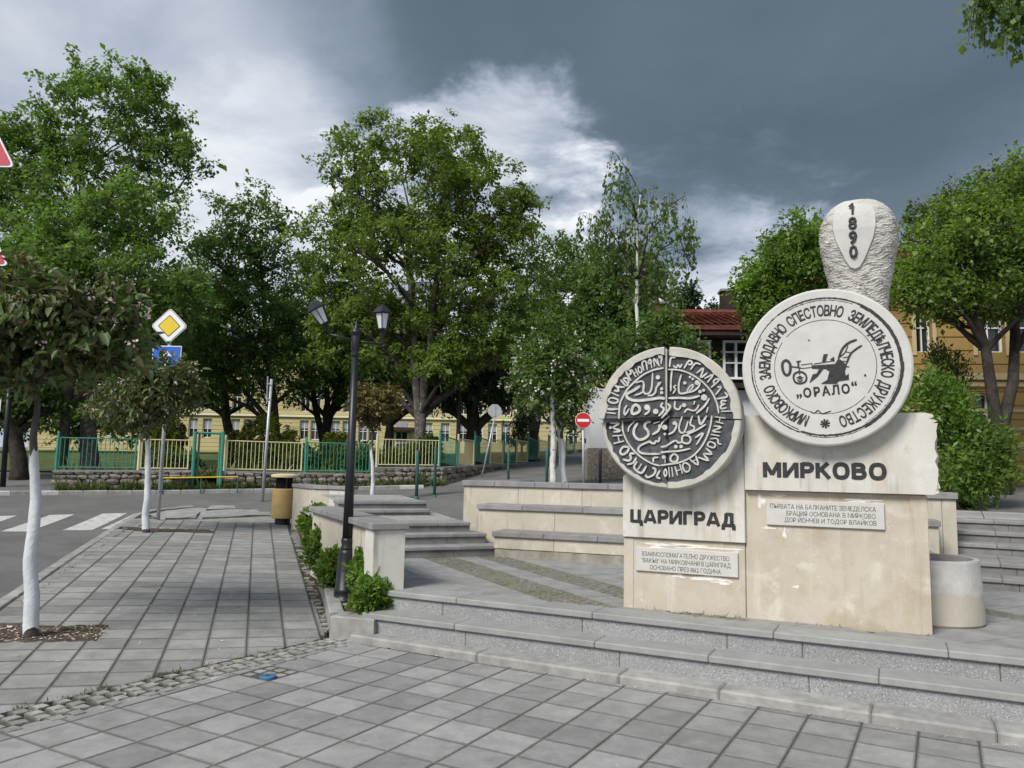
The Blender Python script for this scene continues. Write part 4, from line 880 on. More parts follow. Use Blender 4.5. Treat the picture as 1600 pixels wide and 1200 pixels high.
# ---- left medallion: four quadrants that do not quite meet
C1 = (.445, 1.635)
med1 = MB().lathe([(.56,-.02),(.60,.02),(.60,.12),(.585,.13)], 72).mesh('medallion', MT['medalrim'], False)
med1.transform(Matrix.Rotation(R(90), 4, 'X'))
md1 = ob('medallion', med1, mon, (C1[0]+.005, -.045, C1[1]-.01))
def quadrant(a0, a1, yoff, rim0, rim1, seed, shift):
    rg = random.Random(seed); n = 22; mb = MB(); ff = -.215-yoff
    ang = [a0+(a1-a0)*i/n for i in range(n+1)]
    jit = [rim0+rg.uniform(-.012, .008) for _ in ang]
    cx, cz = C1[0]+shift[0], C1[1]+shift[1]
    # rim: front, outer wall, inner wall
    def pt(r, a, y): return (cx+r*math.cos(a), y, cz+r*math.sin(a))
    yr = ff-.022; V = []; Fc = []
    for i, a in enumerate(ang): V += [pt(jit[i], a, ff+.002), pt(jit[i], a, yr), pt(rim1-.012, a, yr), pt(rim1, a, yr+.012), pt(rim1, a, -.17)]
    for i in range(n):
        b = i*5
        for k in range(4): Fc.append((b+k, b+k+1, b+5+k+1, b+5+k))
    Fc.append((0,4,3,2,1)); Fc.append(tuple(n*5+k for k in (0,1,2,3,4)))
    rim = ob('medallion_rim', md('medallion_rim', V, Fc, MT['medalrim']), md1); rim.matrix_parent_inverse = md1.matrix_basis.inverted()
    # dark field
    P = [(cx+.004*math.cos((a0+a1)/2), cz+.004*math.sin((a0+a1)/2))]+[(cx+(jit[i]+.01)*math.cos(a), cz+(jit[i]+.01)*math.sin(a)) for i, a in enumerate(ang)]
    f = MB().prism_y(P, ff, -.165).build('medallion_field', MT['field'], md1); f.matrix_parent_inverse = md1.matrix_basis.inverted()
    return ff
QY = {}
QY['A'] = quadrant(R(91.5), R(181), .050, .535, .598, 1, (-.006, .004))
QY['B'] = quadrant(R(-2), R(88.5), .018, .53, .600, 2, (.003, .004))
QY['C'] = quadrant(R(183.5), R(269), -.012, .555, .592, 3, (-.004, -.004))
QY['D'] = quadrant(R(269.5), R(357.5), .012, .545, .600, 4, (.002, -.002))
bbox('seam', C1[0]-.014, C1[0]-.002, -.268, -.17, C1[1]+.02, C1[1]+.585, MT['medalrim'], mon, .002)
for q, st, dt in (('A', QA, QAd), ('B', QB, QBd), ('C', QC, QCd), ('D', QD, QDd)):
    ribbons('relief_lettering', st, MT['relief'], QY[q], .014, dt, (), mon, C1[0], C1[1])

# ---- right medallion
C2 = (1.68, 2.03)
med2 = MB().lathe([(.60,-.02),(.628,0),(.628,.17),(.622,.176),(.612,.182),(.60,.182)], 96).mesh('medallion', MT['medal'])
med2.transform(Matrix.Rotation(R(90), 4, 'X'))
ob('medallion', med2, mon, (C2[0], -.022, C2[1]))
Y2 = -.204
rg = random.Random(9)
def arc_ring(r0, r1, a0, a1, n, jit, y=Y2-.002):
    mb = MB(); V = []; Fc = []
    for i in range(n+1):
        a = a0+(a1-a0)*i/n; j0, j1 = rg.uniform(-jit, jit), rg.uniform(-jit, jit)
        V += [(C2[0]+(r0+j0)*math.cos(a), y, C2[1]+(r0+j0)*math.sin(a)), (C2[0]+(r1+j1)*math.cos(a), y, C2[1]+(r1+j1)*math.sin(a))]
    for i in range(n): Fc.append((2*i, 2*i+1, 2*i+3, 2*i+2))
    # give it depth
    k = len(V); V2 = V+[(x, y+.004, z) for x, _, z in V]
    for i in range(n): Fc += [(2*i+1, k+2*i+1, k+2*i+3, 2*i+3), (2*i, 2*i+2, k+2*i+2, k+2*i)]
    return V2, Fc
rb_ = MB()
for a0, a1, r0, r1 in ((60, 128, .545, .557), (128, 150, .549, .556), (150, 250, .548, .557), (152, 248, .531, .536), (250, 300, .536, .550), (254, 305, .556, .560), (300, 362, .537, .563), (2, 60, .533, .558), (302, 358, .528, .531), (66, 120, .532, .536)):
    rb_.add(*arc_ring(r0, r1, R(a0), R(a1), max(8, int((a1-a0)*.8)), .0022))
rb_.add(*arc_ring(.372, .3765, R(-35), R(138), 90, .0008)); rb_.add(*arc_ring(.372, .376, R(146), R(320), 90, .0008))
rb_.build('ring_inlay', MT['ink'], mon)
def fit_word(word, a_start, a_end, r, size, out):
    n = len(word); ms = [text_mesh(ch, size, .003, size*.022, None, 'CENTER', .62) for ch in word]
    ws = []
    for me in ms:
        xs = [v.co.x for v in me.vertices]; ws.append(max(xs)-min(xs)+.013); xm = (max(xs)+min(xs))/2
        for v in me.vertices: v.co.x -= xm
    acc = 0; pos = []
    for q in ws: pos.append(acc+q/2); acc += q
    for i, (ch, me) in enumerate(zip(word, ms)):
        a = a_start+(a_end-a_start)*(pos[i]-pos[0])/(pos[-1]-pos[0])
        # radial lettering read clockwise, feet towards the centre
        mx = Matrix.Translation((C2[0]+r*math.cos(a), Y2, C2[1]+r*math.sin(a))) @ Matrix.Rotation(-(a-math.pi/2), 4, 'Y')
        out.append((me, mx))
for wrd, a, b in (('МИРКОВСКО', 249.5, 202), ('ЗАЕМОДАВНО', 189, 134), ('СПЕСТОВНО', 123, 74), ('ЗЕМЛЕДѢЛЧЕСКО', 62, -9.5), ('ДРУЖЕСТВО', -20.5, -74)):
    ol = []; fit_word(wrd, R(a), R(b), .408, .118, ol); ob('ring_lettering', merge_meshes('ring_lettering', ol, MT['ink']), mon)
star = MB()
for k in range(4):
    a = R(45*k+10); d = Vector((math.cos(a), 0, math.sin(a))); o = Vector((C2[0]-.005, Y2-.001-k*.0004, C2[1]-.452)); n_ = Vector((-d.z, 0, d.x))
    for sgn in (1, -1):
        star.add([o+n_*.004, o-n_*.004, o+d*.036*sgn-n_*.009, o+d*.036*sgn+n_*.009], [(0,1,2,3) if sgn < 0 else (3,2,1,0)])
star.build('star_inlay', MT['ink'], mon)
ribbons('plough_inlay', QE[:15]+QE[16:], MT['ink'], Y2, .0035, QEd[2:], QEp, mon, C2[0], C2[1])
ribbons('flourish_inlay', QE[15:16], MT['ink'], Y2, .0035, (), (), mon, C2[0], C2[1])
for _d in QEd[:2]: ribbons('speck', [], MT['ink'], Y2, .0035, [_d], (), mon, C2[0], C2[1])
ol = []
for i, ch in enumerate('„ОРАЛО“'):
    x = (-.172, -.108, -.038, .030, .100, .172, .236)[i]; z = -.222+.085*(x+.17)+(.012 if i == 0 else 0)
    me = text_mesh(ch, .098 if i not in (0, 6) else .12, .003, .0035, None, 'CENTER', .85); ol.append((me, Matrix.Translation((C2[0]-.02+x, Y2, C2[1]-.022+z)) @ Matrix.Rotation(R(-5), 4, 'Y')))
ob('centre_lettering', merge_meshes('centre_lettering', ol, MT['ink']), mon)

# ---- names and plaques
def letters(body, x, z, size, y, mt, wfit=None, off=0, slant=0, name='lettering', ext=.004):
    me = text_mesh(body, size, ext, off, mt, 'LEFT')
    xs = [v.co.x for v in me.vertices]; s = (wfit/(max(xs)-min(xs))) if wfit else 1
    x0 = min(xs)
    for v in me.vertices: v.co.x = (v.co.x-x0)*s; v.co.z += v.co.x*slant
    return ob(name, me, mon, (x, y, z))
LET = {  # bold capitals as thick strokes in a unit cell: (width, strokes)
 'Ц': (.92, [((.12,1),(.12,.0)), ((.12,.09),(.92,.09)), ((.68,1),(.68,.0)), ((.84,.09),(.84,-.24))]),
 'А': (.98, [((.10,0),(.44,1)), ((.88,0),(.54,1)), ((.26,.27),(.72,.27))]),
 'Р': (.78, [((.12,1),(.12,0)), ((.12,.91),(.48,.91),(.64,.83),(.68,.68),(.62,.52),(.46,.45),(.12,.45))]),
 'И': (.92, [((.12,1),(.12,0)), ((.80,1),(.80,0)), ((.16,.06),(.76,.94))]),
 'Г': (.70, [((.12,1),(.12,0)), ((.12,.91),(.66,.91))]),
 'Д': (.98, [((.04,.09),(.94,.09)), ((.12,.09),(.12,-.24)), ((.86,.09),(.86,-.24)), ((.72,1),(.72,.0)), ((.30,.91),(.72,.91)), ((.34,.96),(.30,.4),(.18,.06))]),
 'М': (1.08, [((.12,1),(.12,0)), ((.96,1),(.96,0)), ((.14,.98),(.54,.18)), ((.94,.98),(.54,.18))]),
 'К': (.86, [((.12,1),(.12,0)), ((.16,.46),(.72,1)), ((.32,.58),(.78,0))]),
 'О': (.96, [((.48,.93),(.22,.84),(.12,.5),(.22,.16),(.48,.07),(.74,.16),(.84,.5),(.74,.84),(.48,.93))]),
 'В': (.84, [((.12,1),(.12,0)), ((.12,.91),(.46,.91),(.62,.83),(.63,.66),(.50,.55),(.12,.54)), ((.12,.54),(.50,.53),(.68,.42),(.68,.22),(.52,.10),(.12,.09))])}
def carved(word, x, z, w, h, y, lw, name):
    tot = sum(LET[c][0] for c in word)+.10*(len(word)-1); k = w/tot; cx = x
    for c in word:
        st = [(lw if (abs(p[0][0]-p[-1][0]) < .3 or len(p) > 2) else lw*.92, [(q[0]*k, q[1]*h) for q in p]) for p in LET[c][1]]
        ribbons(name, st, MT['ink'], y, .004, (), (), mon, cx, z, True); cx += (LET[c][0]+.10)*k
carved('ЦАРИГРАД', .064, .735, .895, .112, -.03, .030, 'letter')
carved('МИРКОВО', 1.187, 1.152, .915, .122, -.055, .033, 'letter')
def line_mesh(body, size, ext, mt):
    cur = 0; lst = []; cache = {}
    for ch in body:
        if ch == ' ': cur += .30*size; continue
        c = 'Ь' if ch == 'Ъ' else ch
        if c not in cache: cache[c] = text_mesh(c, size, ext, 0, None, 'LEFT')
        me = cache[c]; xs = [v.co.x for v in me.vertices]; a, b = min(xs), max(xs); sh = .15*size if ch == 'Ъ' else 0
        if sh: lst.append((MB().box(cur, cur+sh+.08*size, -ext, ext, .64*size, .728*size).mesh('serif'), Matrix.Identity(4)))
        lst.append((me, Matrix.Translation((cur-a+sh, .0002 if sh else 0, 0)))); cur += b-a+sh+.09*size
    return merge_meshes('lettering', lst, mt)
def plaque(x0, x1, z0, z1, y, lines, mt):
    me = MB().box(x0, x1, y-.022, y+.01, z0, z1).mesh('plaque', MT['plaque']); bevel(me, .003); p = ob('plaque', me, mon)
    ol = []
    for body, a, b, z, size, mt_ in lines:
        m = line_mesh(body, size, .0012, mt_); xs = [v.co.x for v in m.vertices]; s = (b-a)/(max(xs)-min(xs)); k = min(xs)
        for v in m.vertices: v.co.x = (v.co.x-k)*s
        ob('lettering', m, p, (a, y-.022, z))
plaque(.11, .973, .322, .523, 0, [('ВЗАИМОСПОМАГАТЕЛНО ДРУЖЕСТВО', .165, .905, .452, .052, MT['inkgrey']), ('“ВАКЪВ” НА МИРКОВЧАНИ В ЦАРИГРАД', .160, .915, .396, .052, MT['inkgrey']), ('ОСНОВАНО ПРЕЗ 1862 ГОДИНА', .235, .835, .340, .052, MT['inkgrey'])], None)
plaque(1.205, 2.078, .765, .968, .004, [('ПЪРВАТА НА БАЛКАНИТЕ ЗЕМЕДЕЛСКА', 1.235, 2.02, .900, .052, MT['inkgrey']), ('ЕРАЦИЯ ОСНОВАНА В МИРКОВО', 1.36, 2.015, .847, .050, MT['inkgrey']), ('ДОР ЙОНЧЕВ И ТОДОР ВЛАЙКОВ', 1.345, 2.02, .795, .048, MT['inkgrey'])], None)

# ---- plaster patches round the plaques (old mortar smears, slightly proud)
def smear(x, z, rx, rz, seed, y):
    rg = random.Random(seed); n = 26; P = []
    for i in range(n):
        a = 2*math.pi*i/n; k = 1+.35*math.sin(3*a+seed)+rg.uniform(-.25, .25); P.append((x+rx*k*math.cos(a), z+rz*k*math.sin(a)))
    MB().prism_y(P, y-.0016, y+.004).build('mortar_smear', MT['smear'], mon)
MT['smear'] = mat('old_mortar', (.74,.71,.65), .9, .15, .08, 20, coord='World', bump=.3, bump_scale=50)
for a in ((.36,.545,.17,.018,1), (.62,.55,.26,.016,2), (.75,.295,.16,.020,3), (.48,.300,.05,.016,4), (.84,.268,.08,.012,5)): smear(*a, 0)
for a in ((1.30,1.005,.05,.010,6), (1.92,.985,.13,.012,7), (1.16,.955,.03,.05,8), (1.22,.74,.05,.012,9), (1.34,.70,.012,.04,10), (1.42,.28,.025,.012,11)): smear(*a, .004)

# ---- carved stele
def stele():
    nz, na = 300, 120; zb, zt = 1.62, 3.51; V = []; rg2 = np.random.default_rng(5)
    ph = rg2.uniform(0, 6.28, (40,))
    for i in range(nz+1):
        z = zb+(zt-zb)*i/nz; u = z
        # half width by height
        hw = float(np.interp(u, [1.6, 2.3, 2.5, 2.7, 2.9, 3.08, 3.2, 3.3, 3.39, 3.45, 3.49, 3.515], [.225, .205, .206, .222, .262, .297, .306, .296, .258, .205, .145, .05]))
        hd = hw*.80
        for j in range(na):
            a = 2*math.pi*j/na; c, s = math.cos(a), math.sin(a)
            k = (abs(c)**2.5+abs(s)**2.5)**(-1/2.5)
            g = z*46+.8*math.sin(a*2+ph[0])+.9*math.sin(3*a+z*9+ph[1])+.5*math.sin(7*a+ph[2]+z*21)
            fr = g-math.floor(g); am = .017*(.50+.50*math.sin(a*9+math.floor(g)*2.4+ph[int(abs(math.floor(g))) % 40]))
            d = am*(fr**.7-.5)+rg2.uniform(-.003, .003)
            if z > 3.30: d *= .6
            r = k*(1+0); x = c*k*(hw+d); y = s*k*(hd+d); V.append((x, y, z))
    Fc = []
    for i in range(nz):
        for j in range(na): A = i*na+j; B = i*na+(j+1) % na; Fc.append((A, B, B+na, A+na))
    Fc.append(tuple(nz*na+j for j in range(na)))
    return md('stele', V, Fc, MT['stele'])
MT['stele'] = mat('chiselled_stele_stone', (.45,.435,.40), .9, .15, .12, 6, bump=.5, bump_scale=45, coord='World', col2=(.56,.54,.50), blot=[((.26,.25,.22), 3, .53, .74, .6)], streak=[((.22,.21,.19), 6, .58, .8, .5)])
ob('stele', stele(), mon, (1.955, .30, 0))
pts = []
tp = [(0,3.425),(.08,3.42),(.140,3.385),(.162,3.31),(.160,3.21),(.138,3.11),(.102,3.02),(.068,2.94),(.035,2.885),(0,2.87)]
pp = [(-x, z) for x, z in tp]+[(x, z) for x, z in tp[::-1][1:-1]]
fy = .30-.312*.80*1.02
def panel():
    # smooth teardrop that follows the swelling front of the stele
    n = len(pp); V = []; 
    def yy(x, z):
        hw = float(np.interp(z, [2.56, 2.75, 3.0, 3.2, 3.33, 3.42, 3.475], [.226, .246, .290, .312, .303, .262, .20])); return .30-hw*.80-.012+.35*x*x
    cz = 3.2; rings = 6; cx = 1.925
    for r in range(rings):
        k = 1-r/rings
        for x, z in pp: V.append((cx+x*k, yy(x*k, cz+(z-cz)*k), cz+(z-cz)*k))
    V.append((cx, yy(0, cz), cz)); Fc = []
    for r in range(rings-1):
        for i in range(n): a = r*n+i; b = r*n+(i+1) % n; Fc.append((a, b, b+n, a+n))
    for i in range(n): Fc.append(((rings-1)*n+i, (rings-1)*n+(i+1) % n, len(V)-1))
    m0 = len(V)
    for x, z in pp: V.append((cx+x*1.03, yy(x, z)+.05, cz+(z-cz)*1.02))
    for i in range(n): Fc.append((m0+i, m0+(i+1) % n, (i+1) % n, i))
    return md('inscription_panel', V, Fc, MT['medal']), yy
pm, yyf = panel()
ob('inscription_panel', pm, mon)
ribbons('numeral', [(.018, [(0,.10),(0,0)]), (.014, [(0,.093),(-.026,.072)])], MT['ink'], yyf(0, 3.36)-.004, .010, (), (), mon, 1.918, 3.318, True)
for i, ch in enumerate(' 890'):
    if ch == ' ': continue
    z = 3.325-.118*i; me = text_mesh(ch, .142, .012, .0035, MT['ink'], 'CENTER', .95); ob('numeral', me, mon, (1.915, min(yyf(0, z), yyf(0, z+.08))+.004, z-.012))

# ================================================================== ROUND CONCRETE PLANTER
pc = lev(1480, 984, .42); 
rp_ = thing('round_planter', 'round grey concrete planter with stained lower half beside the monument', 'planter', (pc.x+.10, pc.y+.40, .42))
MT['planter'] = mat('planter_concrete', (.52,.51,.48), .85, .2, .12, 5, bump=.3, bump_scale=50, coord='World', blot=[((.40,.37,.31), 3.2, .52, .68, .5), ((.60,.60,.59), 4, .55, .7, .5)], zband=(.26, .02, (.47,.42,.33), .75))
MB().lathe([(.37,.0),(.385,.02),(.375,.30),(.362,.50),(.358,.515),(.318,.515),(.315,.44)], 64).build('tub', MT['planter'], rp_, False)
MB().lathe([(.316,.40),(.30,.455),(.1,.462)], 32).build('soil', MT['soil'], rp_, True)
# ================================================================== STONE WALL WITH RAILINGS
def rubble_meshes(n=10):
    out = []
    for s in range(n):
        bm = bmesh.new(); bmesh.ops.create_cube(bm, size=1.0); rg = random.Random(100+s)
        bmesh.ops.subdivide_edges(bm, edges=bm.edges[:], cuts=1, use_grid_fill=True)
        for v in bm.verts:
            r = abs(v.co.x*2)+abs(v.co.y*2)+abs(v.co.z*2)
            k = {3: .80, 2: .93, 1: 1.06}.get(round(r), 1); v.co *= k; v.co += Vector((rg.uniform(-.07,.07), rg.uniform(-.06,.06), rg.uniform(-.07,.07)))
        me = bpy.data.meshes.new('stone'); bm.to_mesh(me); bm.free(); me.materials.append(MT['rubble']); out.append(me)
    return out
RUB = rubble_meshes()
def rubble_wall(label, A, B, ztopA, ztopB, seed, size=(.16, .36), rowh=.13, thick=.35, group=None, zb=-.1):
    rg = random.Random(seed)
    A = Vector((A.x, A.y, 0)); B = Vector((B.x, B.y, 0)); d = B-A; L = d.length; t = d/L; n = Vector((t.y, -t.x, 0))
    if n.y > 0: n = -n
    root = thing('stone_wall', label, 'wall', A); root.rotation_euler = (0, 0, math.atan2(t.y, t.x))
    sgn = 1 if Vector((-t.y, t.x, 0)).dot(n) < 0 else -1     # local +y is behind the face when sgn=1
    za, zb_ = gz(A.x, A.y)+zb, gz(B.x, B.y)+zb
    V = []
    for yy in (.05*sgn, thick*sgn):
        V += [(0, yy, za-.3), (L, yy, zb_-.3), (L, yy, ztopB-.03), (0, yy, ztopA-.03)]
    Fc = [(0,1,2,3),(7,6,5,4),(3,2,6,7),(0,3,7,4),(1,5,6,2)]
    if sgn < 0: Fc = [f[::-1] for f in Fc]
    ob('mortar_core', md('mortar_core', V, Fc, MT['mortar']), root)
    # stones in uneven courses
    rows = max(3, round(((ztopA-za)+(ztopB-zb_))/2/rowh)); x = 0; off = [rg.uniform(-.4, .4) for _ in range(rows)]
    hts = [rg.uniform(.75, 1.3) for _ in range(rows)]; s_ = sum(hts); hts = [h/s_ for h in hts]; acc = 0
    for r in range(rows):
        x = rg.uniform(-.15, 0)
        while x < L-.05:
            w = min(rg.uniform(*size)*(1.35 if hts[r]*rows > 1.05 else .85), L-x)
            u = (x+w/2)/L; z0 = za+(zb_-za)*u; H_ = ztopA+(ztopB-ztopA)*u-z0
            zc = z0+(acc+hts[r]/2)*H_; h = hts[r]*H_
            o = ob('stone', rg.choice(RUB), root, (max(w/2, x+w/2), (.10+rg.uniform(-.015, .02))*sgn, zc+rg.uniform(-.012, .012)), (rg.choice((0, math.pi)), 0, rg.choice((0, math.pi))))
            o.rotation_euler.y += rg.uniform(-.12, .12); o.scale = (w*.98, .24, h*rg.uniform(.92, 1.08)); x += w
        acc += hts[r]
    # flat cap
    MB().add([(0,-.01*sgn,ztopA-.04),(L,-.01*sgn,ztopB-.04),(L,-.01*sgn,ztopB+.01),(0,-.01*sgn,ztopA+.01),(0,(thick+.02)*sgn,ztopA-.04),(L,(thick+.02)*sgn,ztopB-.04),(L,(thick+.02)*sgn,ztopB+.01),(0,(thick+.02)*sgn,ztopA+.01)],
        [(0,1,2,3),(7,6,5,4),(3,2,6,7),(0,3,7,4),(1,5,6,2),(0,4,5,1)]).build('coping', MT['cap'], root)
    return root
GL, GR = dep(300, 735, 20.65), dep(346, 736, 20.95)
rubble_wall('rubble stone wall under the green and cream railings left of the gate', WA, GL, WA.z, GL.z, 1)
rubble_wall('rubble stone wall under the railings between the gate and the lamp post', GR, WB, GR.z, WB.z, 2)
rubble_wall('higher rubble stone wall under the cream railing right of the lamp post', WC, WD, WC.z, WD.z, 3)
def railing(label, A, B, z0a, z0b, h, mt, gap=.105, post=True, cap_ball=False, tape=1.0):
    root = thing('fence_panel', label, 'fence', A, 0, 'alternating green and cream railing panels'); root.location.z = 0
    d = Vector((B.x-A.x, B.y-A.y, 0)); L = d.length; root.rotation_euler = (0, 0, math.atan2(d.y, d.x))
    yb = .16
    fr = MB()
    pa = lambda x, k: (x, yb, z0a+(z0b-z0a)*x/L+k)
    for k in (.05, h-.02): fr.bar(pa(.05, k), pa(L-.05, k), .018, 6)
    fr.bar(pa(.05, .03), pa(.05, h), .022, 6); fr.bar(pa(L-.05, .03), pa(L-.05, h), .022, 6)
    f = fr.build('frame', mt, root)
    n = max(3, round((L-.1)/gap)); bm_ = MB().bar((0,0,0), (0,0,1), .009, 4).mesh('bar', mt)
    for i in range(1, n):
        x = .05+(L-.1)*i/n; p = pa(x, .05); ob('bar', bm_, f, p, None, (1, 1, h-.07))
    if post: MB().bar(pa(0, -.1), pa(0, h+.07), .035, 8).build('post', mt, root)
    if post: MB().lathe([(.0,.05),(.03,.03),(.036,0),(.02,-.03)], 8, pa(0, h+.09), False).build('post_cap', mt, root)
    return root
def fz(px, y): return None
def rail_px(label, p0, p1, y0, y1, foot0, foot1, top0, mt, **k):
    A = dep(p0, foot0, y0); B = dep(p1, foot1, y1); T = dep(p0, top0, y0)
    return railing(label, A, B, A.z, B.z, T.z-A.z, mt, **k)
yl = lambda px: 19.4+(22.3-19.4)*(px-82)/(580-82)
rail_px('green railing panel at the left end of the stone wall', 86, 213, yl(86), yl(213), 733, 734, 682, MT['green'])
rail_px('short cream railing panel left of the green gate', 215, 296, yl(215), yl(296), 734.5, 735, 685, MT['cream'])
rail_px('long cream railing panel right of the green gate', 350, 474, yl(350), yl(474), 735.5, 738, 687, MT['cream'])
rail_px('green railing panel behind the black lamp post', 477, 581, yl(477), yl(581), 738, 739.5, 690, MT['green'])
rail_px('cream railing panel on the higher wall by the big forked tree', 590, 690, 22.4, 23.15, 728.5, 729.5, 685, MT['cream'])
# gate
gt = thing('gate_frame', 'tall narrow green gate frame standing open in the stone wall', 'gate', (0, 0, 0))
for px in (301, 345):
    yy = yl(px); b = dep(px-2, 772, yy); tp_ = dep(px+1, 674, yy); MB().bar((b.x, b.y, gz(b.x, b.y)-.1), (b.x, b.y, tp_.z), .05, 8).build('post', MT['green'], gt)
    b2 = dep(px+(5 if px < 320 else -6), 772, yy+.1); MB().bar((b2.x, b2.y, b2.z+.1), (b2.x, b2.y, tp_.z-.02), .03, 6).build('leaf_post', MT['green'], gt)
a_, b_ = dep(301, 676, yl(301)), dep(346, 676, yl(345)); b_.z = a_.z; MB().bar(a_, b_, .035, 6).build('lintel', MT['green'], gt)
ga, gb = dep(303, 770, yl(301)+.5), dep(343, 770, yl(345)+.5)
for k in range(4):
    st = MB().box(-.5, .5, 0, .34, -.3, .0); g_ = ga.lerp(gb, .5); o = ob('step', st.mesh('step', MT['step']), gt, (g_.x-.05*k, g_.y+.25+.33*k, gz(g_.x, g_.y)+.13*(k+1)), (0, 0, R(38)))
# yellow barrier rail in front of the gate
ba, bb_ = dep(255, 747, yl(255)-.5), dep(372, 747, yl(372)-.5); bb_.z = ba.z+.06
br = thing('barrier_rail', 'low yellow pedestrian barrier rail in front of the gate', 'barrier', (0, 0, 0))
MB().bar(ba, bb_, .016, 8).build('rail', MT['yellow'], br)
for q in (ba, ba.lerp(bb_, .5), bb_): MB().bar((q.x, q.y, gz(q.x, q.y)-.1), (q.x, q.y, q.z), .016, 6).build('post', MT['greend'], br)
# receding fence up the side street
nP = 13; fl_ = rubble_wall('low dark stone footing wall of the fence climbing the side street', FE[0], FE[1], FE[0].z, FE[1].z, 8, (.3, .6), .2)
for i in range(nP):
    u0, u1 = (i/nP), ((i+.985)/nP); A = FE[0].lerp(FE[1], u0); B = FE[0].lerp(FE[1], u1); zf0 = A.z+.02+(.12 if i % 2 == 0 else 0); zf1 = B.z-.04
    ordn = ['first', 'second', 'third', 'fourth', 'fifth', 'sixth', 'seventh', 'eighth', 'ninth', 'tenth', 'eleventh', 'twelfth', 'thirteenth'][i]
    railing('%s railing panel of the fence climbing the side street, %s from its near end' % ('green' if i % 2 == 0 else 'cream', ordn), A, B, zf0, zf1, .88, MT['green' if i % 2 == 0 else 'cream'], gap=.085)
# kerb stones painted white along the far street edge
fk = thing('far_kerb', 'far street kerb with white painted stones below the rubble wall', 'kerb')
kp = []
for px in range(-60, 700, 38):
    yy = 19.4+(23.2-19.4)*(px-82)/(694-82)-.55; q = dep(px, 770, yy); kp.append((q.x, q.y))
i_ = 0
for a, b in zip(kp, kp[1:]):
    kerb_run(fk, [a, b], .14, .25, 1.2, lambda x, y: gz(x, y)+.10, MT['paint'] if i_ in (0, 1, 3, 15, 18) else MT['kerb'], side=1); i_ += 1

# ================================================================== LAMP POST
LB = lev(539, 934, .20)
lp = thing('street_lamp', 'black cast iron lamp post with two crooked lanterns', 'street lamp', (LB.x, LB.y, .17), R(8))
MB().lathe([(.185,-.3),(.185,-.012),(.175,.0)], 28).build('footing', MT['kerb'], lp)
MB().lathe([(.15,-.002),(.15,.02),(.12,.035),(.118,.10),(.128,.115),(.112,.13),(.085,.50),(.078,.54)], 24).build('base', MT['black'], lp, True)
MB().lathe([(.072,.53),(.072,.56),(.058,.58),(.068,.63),(.060,.66)], 24).build('collar', MT['black'], lp, True)
MB().lathe([(.056,.64),(.046,1.4),(.036,2.66)], 20).build('shaft', MT['black'], lp, True)
MB().lathe([(.036,2.62),(.045,2.64),(.036,2.67),(.045,2.70),(.050,2.84),(.040,2.87),(.062,2.885),(.050,2.92),(.022,2.95),(.014,2.99),(.004,3.05)], 20).build('capital', MT['black'], lp, True)
def lantern(base, tilt, lean):
    """stem, glass panes, bars and roof of one lantern at its mount point"""
    mx = Matrix.Translation(base) @ Matrix.Rotation(tilt, 4, 'Y') @ Matrix.Rotation(lean, 4, 'X') @ Matrix.Rotation(R(25), 4, 'Z')
    def put(mb, name, mt, par, sm=False):
        me = mb.mesh(name, mt, sm); me.transform(mx); return ob(name, me, par)
    h = put(MB().lathe([(.012,-.085),(.022,-.07),(.014,-.05),(.020,-.03),(.022,.03),(.030,.075),(.044,.09),(.052,.098)], 14), 'lantern_stem', MT['black'], lp, True)
    gl = MB(); n = 6
    gl.lathe([(.050,.099),(.085,.272)], n); put(gl, 'lantern_glass', MT['lampglass'], h)
    fr = MB()
    for j in range(n):
        a = 2*math.pi*j/n; fr.bar((.053*math.cos(a), .053*math.sin(a), .096), (.088*math.cos(a), .088*math.sin(a), .275), .006, 4)
    put(fr, 'lantern_bars', MT['black'], h)
    put(MB().lathe([(.100,.262),(.118,.274),(.106,.290),(.066,.332),(.048,.348),(.018,.358),(.008,.372)], n), 'lantern_roof', MT['black'], h)
am = MB(); am.tube([(0,0,2.80),(-.14,0,2.83),(-.285,-.03,2.86)], [.016,.014,.013], 8); am.build('arm', MT['black'], lp, True)
am = MB(); am.tube([(0,0,2.80),(.13,.0,2.79),(.285,.03,2.775)], [.016,.014,.013], 8); am.build('arm', MT['black'], lp, True)
lantern(Vector((-.29,-.03,2.90)), R(-31), R(8))
lantern(Vector((.29,.03,2.86)), R(-2), R(2))

# ================================================================== LITTER BIN
bp_ = onsw(441, 819)
bn = thing('litter_bin', 'ochre cylindrical litter bin with cream lid on a black foot', 'litter bin', bp_, R(-15))
MB().lathe([(.15,-.02),(.15,.14)], 24).build('foot', MT['black'], bn)
MB().lathe([(.205,.12),(.222,.13),(.222,.70),(.212,.715),(.195,.715),(.195,.60)], 36, cap=False).build('drum', MT['ochre'], bn, False)
MB().lathe([(.20,.128),(.20,.60)], 24).build('liner', MT['dark'], bn)
for j in range(4):
    a = R(45+90*j); MB().box(-.02, .02, -.008, .008, .68, .95).build('upright', MT['black'], bn, rot=(0, 0, a+math.pi/2), loc=(.165*math.cos(a), .165*math.sin(a), 0))
MB().lathe([(.14,.60),(.16,.94)], 20).build('inner_hood', MT['dark'], bn)
MB().lathe([(.245,.935),(.262,.945),(.262,.985),(.24,1.0),(.10,1.015)], 36).build('lid', MT['bincream'], bn)

# ================================================================== TRAFFIC SIGNS AND POSTS
def pole(root, top, r=.03, mt='steel', lean=(0, 0)):
    return MB().tube([(0,0,-.15), (lean[0]*top, lean[1]*top, top)], [r, r], 10).build('pole', MT[mt], root, True)
